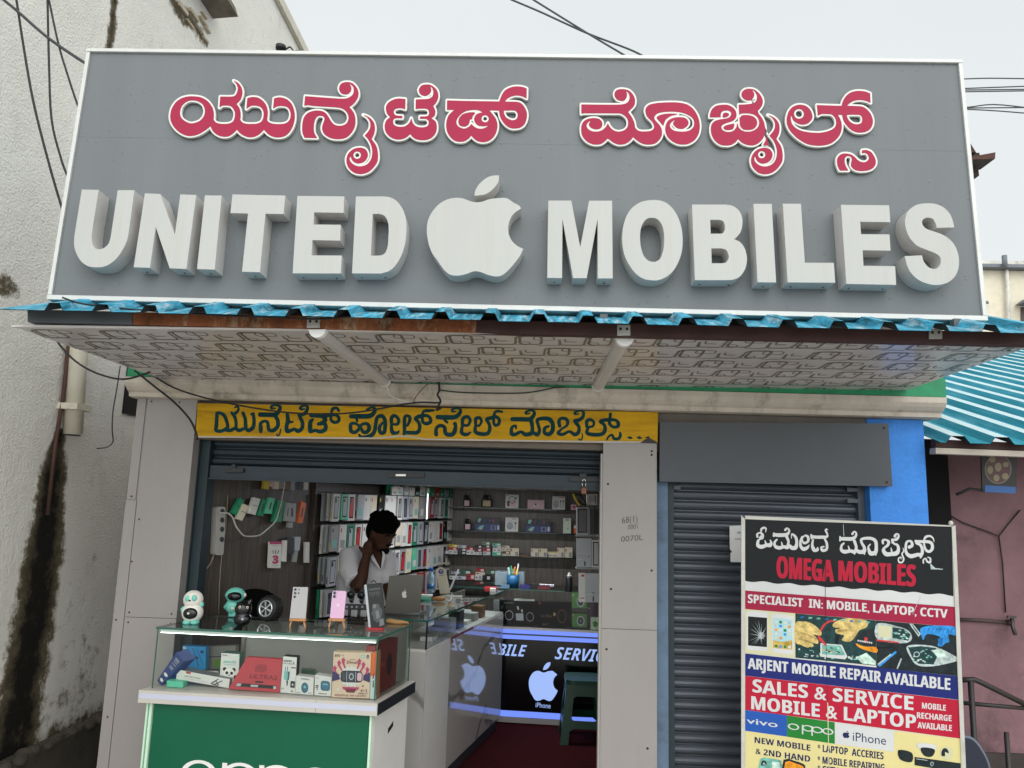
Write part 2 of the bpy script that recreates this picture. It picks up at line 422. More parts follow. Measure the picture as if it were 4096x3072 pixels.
st = np.maximum(st, seg_mask(YY, ZZ, [(*wpx(x, y), w, s_) for x, y, w, s_ in [(690, 0, .10, .5), (735, 60, .10, .6), (790, 120, .08, .5), (825, 175, .05, .5)]]))
st = np.maximum(st, seg_mask(YY, ZZ, [(*wpx(x, y), w, s_) for x, y, w, s_ in [(10, 1130, .08, .6), (80, 1190, .06, .3)]]))
st = np.maximum(st, seg_mask(YY, ZZ, [(*wpx(x, y), w, s_) for x, y, w, s_ in [(340, 1900, .25, .12), (330, 2500, .35, .18), (300, 2800, .4, .3)]]))
nh, nw = YY.shape
bl = thing('side_building', (WX, 2, 0), 'tall cream plastered building wall with black damp streak left of the shop', 'building')
b = MB(); b.mesh([(WX, y, z) for z in Zg for y in Yg], [(i * nw + j, (i + 1) * nw + j, (i + 1) * nw + j + 1, i * nw + j + 1) for i in range(nh - 1) for j in range(nw - 1)], m_pl)
w_ = b.build('wall', bl)
at = w_.data.attributes.new('stain', 'FLOAT', 'POINT'); at.data.foreach_set('value', st.ravel().astype(np.float32))
b = MB(); m_pp = M('plain_plaster', '#c9c2b4', rough=0.95, var=0.12, vs=2, bump=0.5, bs=40, dirt=0.4, ds=2)
b.box((-9, -1.6, -0.02), (WX - 0.02, 7, 6.84), m_pp); b.box((-9.05, -1.65, 6.845), (WX + 0.05, 7.05, 6.95), m_pp); b.build('roof', bl)
m_dk = M('old_dark_concrete', '#3d372e', rough=0.95, var=0.3, vs=8, bump=0.6, bs=30, dirt=0.6)
# broken sunshade slab with exposed masonry under it
q1 = PX(851, 75, WX); xo = PY(959, 66, q1.y).x
b = MB(); b.hexa([(WX, q1.y - 1.6, q1.z), (xo, q1.y - 1.6, q1.z), (xo, q1.y - .03, q1.z), (WX, q1.y, q1.z)], [(WX, q1.y - 1.6, q1.z + .12), (xo, q1.y - 1.6, q1.z + .07), (xo - .02, q1.y - .05, q1.z + .07), (WX, q1.y, q1.z + .12)], M('grimy_concrete_slab', '#6f675c', rough=.95, var=.35, vs=5, bump=.6, bs=30, dirt=.7, ds=4)); b.build('sunshade', bl)
b = MB(); m_br = M('exposed_brick', '#b9ab97', rough=0.95, var=0.25, vs=9, bump=0.5)
for i, (x, y, w, h) in enumerate([(712, 20, 34, 30), (752, 42, 34, 34), (790, 70, 30, 34), (742, 78, 28, 34), (778, 100, 26, 36), (812, 100, 18, 36), (810, 140, 16, 34), (800, 50, 20, 24)]):
    ya, za = wpx(x, y); yb, zb = wpx(x + w, y + h)
    b.box((WX - .01, ya, min(za, zb)), (WX + .018 + .006 * (i % 3), yb, max(za, zb)), m_br)
b.build('brick_patch', bl)
# drain outlet pipe, its clamp and a thin rusty conduit
m_pvc = M('aged_pvc', '#cbc4b3', rough=0.6, var=0.1, dirt=0.35, ds=6)
def wq(x, y, dx=0.0): p = PX(x, y, WX); return Vector((WX + dx, p.y, p.z))
b = MB(); b.tube([wq(292, 1180, .06), wq(272, 1450, .06), wq(252, 1735, .06)], .052, m_pvc, 14); b.build('drain_pipe', bl)
b = MB(); p = wq(252, 1738, .06); b.lathe([(.044, 0), (.044, -.004)], p, M('pipe_hole', '#0b0a08', var=0), 14); b.build('pipe_mouth', bl)
b = MB(); p = wq(260, 1628, .0); b.box((WX, p.y - .075, p.z - .018), (WX + .12, p.y + .075, p.z + .018), m_pvc); b.build('pipe_clamp', bl)
b = MB(); b.tube([wq(262, 1380, .02), wq(238, 1590, .02), wq(205, 1800, .02), wq(176, 2060, .02)], .011, M('rusty_conduit', '#4b3026', rough=0.8, var=0.3), 8); b.build('conduit', bl)
b = MB()
P_ = [wq(400, 2780), wq(250, 2880), wq(120, 2960), wq(0, 3040)]
b.box((WX, -1.6, 0), (WX + .10, 3.0, .30), m_dk)
for i in range(40):
    y = -0.2 + i * .05; r = .015 + .02 * rnd.random(); b.ell((WX + .05 + .05 * rnd.random(), y, .30), (r * 1.4, r * 1.6, r), m_dk, 7, 5)
b.build('plinth', bl)
# flat black patch painted for the shaded gap between wall and pillar
b = MB(); ya, za = wpx(506, 1482); yb, zb = wpx(548, 1665); b.box((WX - .005, ya, zb), (WX + .012, yb + .6, za + .1), M('recess_shade_black', '#15120f', rough=1, var=0)); b.build('vent_opening', bl)

# ================================================================ SHOP BUILDING
sh = thing('shop_building', (0, .2, 0), 'single storey shop with grey clad pillars and cream cornice', 'building')
m_acp = M('grey_cladding', '#8f8986', rough=0.42, var=0.05, vs=3, dirt=0.12, ds=4, stretch=(1, 1, .3))
m_cream = M('cream_cornice', '#bfb5a8', rough=0.85, var=0.12, vs=10, dirt=0.7, dirt_col='#5b4f42', ds=7, stretch=(1, 1, .35), bump=.2)
m_green = M('green_paint', '#1c8a5c', rough=0.6, var=0.15, dirt=0.3, ds=8)
m_blue = M('blue_wall_paint', '#3a83d6', rough=0.75, var=0.12, vs=12, bump=.35, bs=50, dirt=0.5, dirt_col='#24558f', ds=12)
m_jamb = M('dark_teal_jamb', '#1b2b30', rough=0.55, var=0.15)
m_screw = M('screw_head', '#2c2a29', rough=0.4, metal=0.6, var=0)
FA = Fr((0, 0, 0), (1, 0, 0))      # facade plane y = 0, n towards the street
# left pillar: two cladding sheets with a thin gap
b = MB(); b.box((-2.12, .004, 0), (-1.835, .075, 2.262), m_acp); b.box((-2.168, -.006, 0), (-2.110, .2, 1.70), m_acp); b.box((-2.166, -.002, 1.703), (-2.118, .2, 2.266), m_acp)
b.box((-2.106, -.006, 0), (-1.832, .003, 1.095), m_acp); b.box((-2.106, -.006, 1.098), (-1.832, .003, 2.262), m_acp)
for x, z in [(-2.085, 2.235), (-1.93, 2.235), (-2.14, 1.72), (-2.085, 1.60), (-2.1, 1.38), (-2.15, 1.08), (-2.085, 1.12), (-1.86, 1.12), (-2.085, 1.07), (-1.86, 1.07), (-2.14, .6)]:
    b.lathe([(.005, 0), (.004, .003)], (x, -.006, z), m_screw, 8, (0, -1, 0))
b.build('pillar', sh)
b = MB(); b.box((.402, .004, 0), (.664, .30, 2.075), m_acp); b.box((.383, -.006, 0), (.667, .003, 1.12), m_acp); b.box((.383, -.006, 1.123), (.667, .003, 2.083), m_acp)
b.box((.372, .006, 0), (.390, .06, 2.02), M('pale_edge_strip', '#aaa49e', rough=.5))
for x, z in [(.64, 2.04), (.64, 2.02), (.41, 1.86), (.43, 1.32), (.41, 1.02), (.64, 1.42), (.62, .55)]: b.lathe([(.006, 0), (.005, .003)], (x, -.006, z), m_screw, 8, (0, -1, 0))
m_ink = M('marker_ink', '#3a3634', var=0)
def hand(st, x0, y0, x1, y1, sl=0):
    b.textpx(st, FA, [(x0, y0 + sl), (x1, y0), (x1, y1), (x0, y1 + sl)], .0075, m_ink, -.008)
hand('68(1)', 2488, 2062, 2550, 2096, 6); hand('0001', 2512, 2096, 2550, 2114, 4); hand('0070L', 2484, 2138, 2572, 2160, 8)
b.build('pillar', sh)
b = MB(); b.box((-2.11, .0755, 0), (-1.829, .46, 2.04), m_jamb); b.build('door_jamb', sh)
# cornice, lintel, green beam
prof = [(-.02, 2.252), (-.05, 2.256), (-.055, 2.278), (-.075, 2.288), (-.095, 2.305), (-.11, 2.325), (-.11, 2.354), (.2, 2.354), (.2, 2.252)]
b = MB(); n = len(prof); X0, X1 = -2.19, 2.15
b.mesh([(X0, y, z) for y, z in prof] + [(X1, y, z) for y, z in prof], [(i, (i + 1) % n, n + (i + 1) % n, n + i) for i in range(n)] + [tuple(range(n))[::-1], tuple(range(n, 2 * n))], m_cream)
b.build('cornice', sh)
b = MB(); b.box((-2.185, -.10, 2.357), (2.155, .2, 2.46), m_green); b.build('beam', sh)
m_lint = M('lintel_plaster', '#6b635c', rough=.9, var=.15, dirt=.4)
b = MB(); b.box((-2.1, .03, 2.04), (1.79, .22, 2.25), m_lint); b.box((-2.1, .22, 1.9), (2.08, .26, 2.6), m_lint); b.box((-2.12, .2, 2.462), (2.12, .3, 3.3), m_lint); b.build('lintel', sh)
# outer shell
m_blk = M('rough_blockwork', '#a59f98', rough=.95, var=.2, bump=.4)
b = MB(); b.box((-2.12, .46, 0), (-2.06, 3.6, 2.6), m_blk); b.box((2.06, .3, 0), (2.10, 3.6, 2.6), m_blk); b.box((-2.12, 3.62, 0), (2.12, 3.7, 2.6), m_blk); b.box((-2.12, .31, 2.61), (2.12, 3.7, 2.75), m_blk)
b.build('outer_wall', sh)
# blue painted wall right of the shutters
b = MB(); b.box((1.795, .03, 0), (2.095, .28, 2.249), m_blue); b.box((.675, .05, 0), (.735, .28, 1.93), M('faded_blue_jamb', '#5d7186', rough=.8, var=.2, vs=8, dirt=.4, ds=6)); b.build('painted_wall', sh)
# interior
def wood():
    m = M('dark_wood_laminate', '#4b433d', rough=.45, var=.45, vs=9, stretch=(6, 6, .35)); return m
m_wood = wood(); m_woodb = M('grey_wood_laminate', '#6d655c', rough=.4, var=.4, vs=10, stretch=(7, 7, .3))
LW = Fr((-1.82, .2, 0), (.30, 1, 0))   # angled left interior wall
LW.n = LW.n if LW.n.x > 0 else -LW.n
b = MB(); b.slab(LW, [(-.1, 0), (3.5, 0), (3.5, 1.86), (-.1, 1.86)], -.04, 0, m_wood); b.build('interior_wall', sh)
b = MB(); b.box((-1.2, 3.42, 0), (.619, 3.5, 1.9), m_woodb); b.build('back_wall', sh)
b = MB(); b.box((.62, .31, 0), (.67, 3.5, 1.9), m_woodb); b.build('partition_wall', sh)
m_ceil = M('pvc_ceiling', '#a49d94', rough=.3, var=.06)
b = MB()
for i in range(23): b.box((-2.05 + i * .12, .27, 1.862), (-2.05 + i * .12 + .117, 3.5, 1.875), m_ceil)
b.box((-2.06, .27, 1.876), (.7, 3.6, 1.95), m_blk); b.build('ceiling', sh)

# ================================================================ YELLOW PAINTED BOARD
m_yel = M('mustard_sign_paint', '#c09316', spec=.2, rough=.7, var=.18, vs=8, stretch=(.5, 1, 3), dirt=.55, dirt_col='#6b4a12', ds=6)
m_teal = M('dark_green_lettering', '#11393c', spec=.15, rough=.8, var=.25, vs=20)
FY = Fr((0, -.012, 0), (1, 0, 0))
q = [FY.px(*p) for p in [(783, 1748), (2630, 1772), (2632, 1649), (790, 1613)]]
yb = thing('painted_board', (-.58, -.012, 2.05), 'mustard yellow board with dark green hand painted Kannada words over the opening', 'sign')
b = MB(); b.slab(FY, q, -.04, 0, m_yel); b.build('panel', yb)
m_worn = M('chipped_white_edge', '#b5aea3', rough=.8, var=.2)
b = MB(); q2 = [FY.px(*p) for p in [(783, 1750), (1500, 1757), (1600, 1748), (1640, 1750), (1700, 1760), (2300, 1770), (2628, 1774), (2628, 1766), (2300, 1763), (1700, 1754), (1640, 1743), (1600, 1741), (1500, 1750), (783, 1744)]]
b.extr(FY, [q2], 0, .0015, m_worn); b.extr(FY, [[FY.px(*p) for p in [(2560, 1772), (2582, 1757), (2598, 1752), (2628, 1768), (2628, 1774)]]], 0.0016, .003, M('bare_board', '#2a2622', var=.2)); b.build('chipped_edge', yb)
Y1 = ["190,210,28 185,300,28 180,400,30 175,480,28 260,490,28 330,450,24 360,420,26 340,330,28 300,240,28 230,205,25 190,205,22", "300,470,26 400,480,30 470,450,25 540,480,30 625,450,22 690,480,32 760,430,30 775,340,27 765,230,25", "420,200,22 470,270,28 490,350,25 490,440,25", "465,120,10 500,105,18 530,125,16 520,170,20 480,210,26", "600,205,26 635,300,28 640,390,30 650,450,25", "735,225,22 765,210,18",
      "870,230,36 1000,232,36 1120,225,35 1180,150,28 1180,100,25 1110,80,15 1050,100,20 1050,132,18 1110,130,12", "1110,250,30 1150,330,30 1145,420,30 1080,480,32 1010,470,28 995,390,26 980,345,26 930,335,22 880,370,28 880,450,34 880,500,26", "1195,460,10 1185,520,12 1160,565,12 1130,550,10 1150,530,7",
      "1300,220,26 1310,330,34 1290,400,30 1295,490,33 1360,480,28 1410,460,25 1470,490,34 1530,450,30 1540,360,30 1500,270,28 1485,235,25", "1330,350,22 1390,345,14", "1490,245,25 1580,210,30 1620,130,24 1600,90,18 1540,95,18 1500,128,20 1530,150,18 1572,140,12",
      "1680,240,34 1800,245,36 1920,240,36 2050,235,22 2110,270,25 2110,330,25 2050,355,25 1995,320,25 1990,250,20 2000,190,20 2020,140,26 2080,125,22 2115,170,20", "1860,270,28 1905,310,30 1850,365,36 1790,380,26", "1700,310,22 1665,350,34 1660,440,36 1665,500,28 1740,480,24 1820,500,32 1895,470,32 1905,400,32 1870,345,26"]
Y2 = ["150,185,30 260,185,32 400,180,32 460,130,25 470,85,20 430,65,14 370,90,16 365,108,14 410,105,9", "220,210,18 230,250,16", "140,340,26 145,290,22 190,278,20 240,300,18 280,345,22 310,395,24 360,395,26 392,345,26 370,290,24 320,285,20 275,310,20 250,360,22 200,400,24 150,385,26 140,340,24", "258,430,14 290,465,22 400,450,28 460,390,26 480,280,24 500,200,24 560,180,28 600,230,26 605,320,26 590,400,26 540,400,26 530,330,24 570,270,14",
      "690,290,20 690,210,26 730,175,22 785,225,22 770,290,20 700,295,16 690,350,24 710,405,28 770,405,20 790,380,10", "860,420,22 865,330,24 865,230,24 880,180,20 930,190,22 935,240,22 905,310,16", "865,400,24 950,405,26 1040,400,26 1070,330,24 1050,260,22 1010,215,22 1070,185,28 1160,175,20 1210,210,22 1210,260,24 1160,285,24 1110,260,22 1105,190,20 1120,120,18 1180,110,22 1255,105,16",
      "1310,195,30 1420,200,32 1540,195,30 1600,150,26 1615,100,20 1570,75,14 1505,95,16 1510,122,14 1555,120,8", "1400,235,16 1435,265,18", "1290,430,26 1290,350,22 1340,310,24 1400,330,24 1410,400,26 1440,430,28 1510,425,30 1545,360,28 1545,280,22 1515,290,8",
      "1640,300,22 1650,215,24 1710,190,22 1745,240,22 1715,305,18 1650,310,18 1630,370,24 1640,415,26 1700,430,24 1750,400,12", "1820,290,22 1820,220,24 1870,205,22 1898,250,18 1865,312,15 1820,310,18 1815,390,26 1880,420,26 1980,415,26 2010,340,24 1990,270,22 1965,225,22 2030,205,26 2090,190,22 2135,230,22 2125,290,22 2080,305,20 2060,260,20 2065,180,20 2080,130,18 2120,115,20 2175,125,14"]
Y3 = ["165,190,28 280,190,30 400,190,30 450,140,25 460,95,20 420,72,14 350,92,16 350,118,14 400,112,9", "420,220,28 435,300,24 430,370,26", "215,315,12 210,278,16 160,300,20 155,380,28 200,395,24 280,360,20 340,395,28 410,385,28 440,370,22 500,395,28 530,340,22 510,260,22 500,200,22 570,180,26 660,190,30 705,250,28 705,340,28 660,390,28 600,375,24 600,310,22 650,285,18",
      "800,280,24 790,220,24 820,180,20 880,185,24 910,230,22 890,280,18 830,320,14 780,375,24 840,395,22 930,355,18 1000,395,26 1050,370,26 1060,300,22 1030,250,26 1000,210,20 1060,200,26 1110,160,22 1120,100,20 1080,75,12 1005,100,16 1010,125,14 1060,118,8", "1100,380,8 1105,430,10 1085,470,10 1055,455,9",
      "1165,290,22 1165,220,24 1210,195,20 1258,230,18 1245,285,16 1190,300,16 1165,370,24 1230,395,26 1350,395,26 1405,350,26 1400,270,22 1345,220,22 1420,200,24 1540,200,20 1585,240,24 1580,285,24 1520,295,20 1470,250,22 1475,180,20 1480,120,20", "1435,462,12 1455,425,14 1500,400,16 1530,450,20 1590,450,20 1615,410,20 1610,370,14"]
def strokes_mesh(b, F, groups, h0, h1, m, st, k=1.0, polys=()):
    for ox, oy, sc, L in groups:
        S = [stroke(t, ox, oy, sc, 4, k) for t in L]
        # join strokes that overlap into one field
        xs = [p[0] for s_ in S for p in s_]; ys = [p[1] for s_ in S for p in s_]
        X, Y = grid(min(xs) - 20, min(ys) - 20, max(xs) + 20, max(ys) + 20, st); D = np.full(X.shape, 1e9)
        for s_ in S: D = np.minimum(D, sd_stroke(X, Y, s_))
        cons = [[F.px(x, y, h1) for x, y in c] for c in iso(D, X[0, 0], Y[0, 0], st, 0)]
        if h0 == h1: b.flat(F, cons, h1, m)
        else: b.extr(F, cons, h0, h1, m)
b = MB(); strokes_mesh(b, FY, [(820, 1600, 3.95, Y1), (1360, 1610, 3.352, Y2), (2000, 1620, 3.352, Y3)], 0, .0012, m_teal, 1.5, 1.02)
for d in ["1700,435c 1740,415c 1788,445c 1745,460c", "1825,435c 1865,415c 1912,445c 1870,460c", "1945,437c 1990,418c 2012,445c 1985,455c"]:
    b.extr(FY, [[FY.px(*p) for p in ctr(d, 2000, 1620, 3.352)]], 0, .0012, m_teal)
b.build('lettering', yb)

# ================================================================ MAIN SIGNBOARD
FS = Fr((0, -1.0, 2.5), (1, 0, 0), (0, math.sin(R(2.3)), math.cos(R(2.3))))
def sign_grey():
    m = M('grey_sign_panel', '#6b6f71', rough=.45, spec=.25, var=.06, vs=2.0, dirt=.30, dirt_col='#6c7172', ds=5, stretch=(3, 1, .16), bump=.05, bs=180, rvar=.1)
    t = m.node_tree; bs = t.nodes['Principled BSDF']       # scattered rain drops
    tcn = N(t, 'ShaderNodeTexCoord'); vo = N(t, 'ShaderNodeTexVoronoi'); vo.inputs['Scale'].default_value = 22; t.links.new(tcn.outputs['Object'], vo.inputs['Vector'])
    rr = N(t, 'ShaderNodeMapRange'); rr.inputs['From Min'].default_value = .16; rr.inputs['From Max'].default_value = .02
    t.links.new(vo.outputs['Distance'], rr.inputs['Value'])
    bp = N(t, 'ShaderNodeBump'); bp.inputs['Strength'].default_value = .5; bp.inputs['Distance'].default_value = .004
    t.links.new(rr.outputs[0], bp.inputs['Height']); t.links.new(bp.outputs[0], bs.inputs['Normal']); return m
m_sg = sign_grey(); m_al = M('white_aluminium', '#c3c3bf', rough=.35, var=.05, dirt=.2, dirt_col='#8d8a80', ds=9, metal=.15)
sg = thing('signboard', (-.1, -.95, 2.53), 'large grey shop signboard with red Kannada and raised white lettering', 'sign')
a0, a1, b0_, b1_ = -2.055, 1.838, .033, 1.219
b = MB(); b.fbox(FS, a0 + .004, b0_ + .004, a1 - .004, b1_ - .004, -.10, 0, m_sg)
zs_ = FS.px(2000, 574)[1]; b.fbox(FS, a0 + .02, zs_, a1 - .02, zs_ + .0012, .0002, .0008, M('panel_joint', '#777d80', rough=.6))
b.build('panel', sg)
b = MB(); w = .017
b.fbox(FS, a0, b0_, a1, b0_ + w + .004, -.11, .012, m_al); b.fbox(FS, a0, b1_ - w, a1, b1_, -.11, .012, m_al)
b.fbox(FS, a0, b0_ + w + .0045, a0 + w, b1_ - w - .0005, -.11, .010, m_al); b.fbox(FS, a1 - w, b0_ + w + .0045, a1, b1_ - w - .0005, -.11, .010, m_al); b.build('frame', sg, bevel=.002)
m_wl = M('white_letter_face', '#b0b0ac', rough=.4, spec=.3, var=.04, vs=3, dirt=.28, dirt_col='#aaa294', ds=7, stretch=(3, 1, .22), bump=.06, bs=120); m_ws = M('white_letter_return', '#bfbcb9', rough=.45, var=.08, dirt=.25, dirt_col='#8d8477', ds=10)
DEP = .082
LET = [('U', 280, 720, 3.456, ["163,131c 397,136c 318,620c 300,790 312,890 350,945 410,958 475,935 535,875 562,790c 660,141c 890,141c 812,720c 785,840 735,950 650,1075 550,1160 450,1200 350,1206 250,1190 160,1130 95,1030 60,920 58,800 75,680c"]),
       ('N', 280, 720, 3.456, ["1035,184c 1248,193c 1450,755c 1525,198c 1744,207c 1608,1229c 1378,1220c 1186,648c 1104,1214c 880,1205c"]),
       ('I', 280, 720, 3.456, ["1865,212c 2096,215c 2000,1239c 1755,1230c"]),
       ('T', 900, 720, 3.456, ["103,199c 833,215c 808,470c 560,466c 482,1274c 235,1268c 318,463c 75,457c"]),
       ('E', 900, 720, 3.456, ["1001,220c 1648,226c 1638,453c 1232,447c 1224,615c 1599,619c 1590,838c 1208,830c 1197,1042c 1614,1044c 1601,1292c 935,1290c"]),
       ('D', 1400, 680, 3.0722, ["73,325c 400,324c 480,333 560,370 630,450 675,550 693,660 690,800 670,930 630,1050 560,1170 480,1240 380,1272c 25,1270c", "280,540c 350,538c 420,560 460,620 475,700 472,820 462,940 430,1020 380,1048 320,1052c 255,1052c"]),
       ('M', 2140, 740, 3.456, ["185,215c 502,215c 625,860c 748,217c 1066,217c 1075,1291c 868,1291c 866,470c 715,1287c 528,1287c 380,470c 374,1286c 170,1283c"]),
       ('O', 2140, 740, 3.456, ["1640,207 1780,230 1890,310 1970,430 2020,570 2040,720 2035,880 2000,1020 1930,1160 1830,1260 1720,1310 1620,1318 1500,1295 1390,1220 1300,1100 1240,970 1210,820 1208,680 1230,530 1280,400 1360,300 1480,230", "1620,452 1690,470 1750,540 1780,640 1788,760 1775,900 1740,1000 1690,1050 1630,1062 1560,1040 1500,970 1465,860 1453,740 1460,620 1490,530 1550,465"]),
       ('B', 2700, 740, 3.456, ["236,270c 700,270c 800,290 880,350 925,440 932,540 910,640 870,700 820,748c 900,790 960,870 990,970 992,1070 960,1180 890,1270 800,1308 700,1315c 275,1315c", "487,480c 610,480c 665,500 690,560 688,620 660,665 610,673c 493,673c", "502,875c 640,875c 705,895 740,960 740,1020 700,1070 640,1082c 508,1082c"]),
       ('I', 2700, 740, 3.456, ["1085,260c 1337,260c 1398,1347c 1143,1344c"]),
       ('L', 2700, 740, 3.456, ["1491,259c 1741,259c 1795,1074c 2195,1076c 2215,1350c 1558,1346c"]),
       ('E', 3260, 760, 3.456, ["359,204c 1024,212c 1042,444c 625,438c 637,610c 1029,614c 1045,838c 658,832c 671,1047c 1108,1053c 1122,1311c 434,1298c"]),
       ('S', 3260, 760, 3.456, ["1925,517c 1687,522c 1670,470 1640,410 1590,383 1530,385 1490,410 1480,450 1500,500 1550,540 1650,575 1770,620 1870,690 1940,780 1980,890 1992,1000 1975,1110 1930,1200 1850,1270 1750,1305 1650,1312 1540,1290 1430,1240 1340,1160 1280,1060 1240,915c 1480,902c 1500,980 1550,1050 1610,1085 1670,1088 1720,1050 1740,990 1730,930 1690,890 1620,855 1500,810 1400,760 1310,660 1260,540 1245,430 1270,320 1330,250 1420,200 1540,184 1650,190 1760,230 1850,310 1900,410"])]
m_hole = M('drill_hole', '#151212', var=0)
for ch, ox, oy, sc, cs in LET:
    b = MB(); cons = [[FS.px(x, y, DEP) for x, y in ctr(c, ox, oy, sc)] for c in cs]
    b.extr(FS, cons, .0005, DEP, m_wl, m_ws)
    lo = min(p[1] for p in cons[0]); bx = [p[0] for p in cons[0] if p[1] < lo + .02]
    for xx in ([min(bx) + .03, max(bx) - .03] if max(bx) - min(bx) > .12 else [sum(bx) / len(bx)]):
        b.lathe([(.0045, 0), (.004, .0012)], FS.w(xx, lo + (.0 if ch not in 'UOSD' else .0015), .03), m_hole, 8, -FS.v)
    b.build('letter', sg, label='raised white letter ' + ch)
b = MB(); b.extr(FS, [[FS.px(x, y, DEP) for x, y in ctr("1528,395 1450,372 1380,348 1300,342 1200,360 1100,415 1020,500 965,600 945,700 948,810 970,920 1010,1020 1080,1120 1160,1230 1230,1285 1320,1298 1420,1280 1520,1245 1600,1252 1700,1290 1800,1308 1880,1285 1960,1215 2040,1120 2090,1050 2128,968c 2060,935 1990,870 1950,780 1945,680 1980,580 2030,520 2100,475c 2080,440 2000,395 1920,345 1800,347 1700,362 1620,390", 1400, 680, 3.0722)]], .0005, DEP, m_wl, m_ws)
em = b.build('emblem', sg, label='raised white apple with a bite taken out')
b = MB(); b.extr(FS, [[FS.px(x, y, DEP) for x, y in ctr("1528,315c 1545,240 1600,160 1690,90 1770,68 1832,66c 1820,150 1760,230 1680,290 1600,310", 1400, 680, 3.0722)]], .0005, DEP, m_wl, m_ws); b.build('leaf', em)

# raised Kannada letters: white plate and red face
m_red = M('red_letter_face', '#9c2242', rough=.5, spec=.2, var=.07, vs=4, dirt=.3, dirt_col='#9a2440', ds=5, stretch=(2, 1, .4)); m_pt = M('white_letter_plate', '#cfcfc9', rough=.45, var=.05)
A_, B_, C_, D_, E_, F_ = (660, 300), (1180, 300), (1600, 300), (2300, 330), (2800, 330), (3100, 330)
AI = "1075,628c 1140,670 1185,740 1190,810 1175,860 1145,905 1100,955c 1150,1010 1190,1080 1215,1160 1220,1240 1200,1330 1150,1400 1080,1435 1000,1440 930,1415 880,1370 862,1320 878,1275c 890,1320 920,1365 970,1392 1020,1395 1090,1370 1135,1320 1152,1260 1140,1210 1110,1170 1060,1150 1000,1148 920,1170 850,1230 815,1310 815,1390 850,1470 920,1535 1000,1562 1080,1560 1170,1525 1250,1450 1300,1370 1312,1290 1305,1200 1280,1110 1210,1010c 1245,940 1262,870 1260,800 1240,740 1190,680 1120,640"
def circ(x, y, r): return ' '.join('%d,%d' % (x + r * math.cos(k * .7854), y + r * math.sin(k * .7854)) for k in range(8))
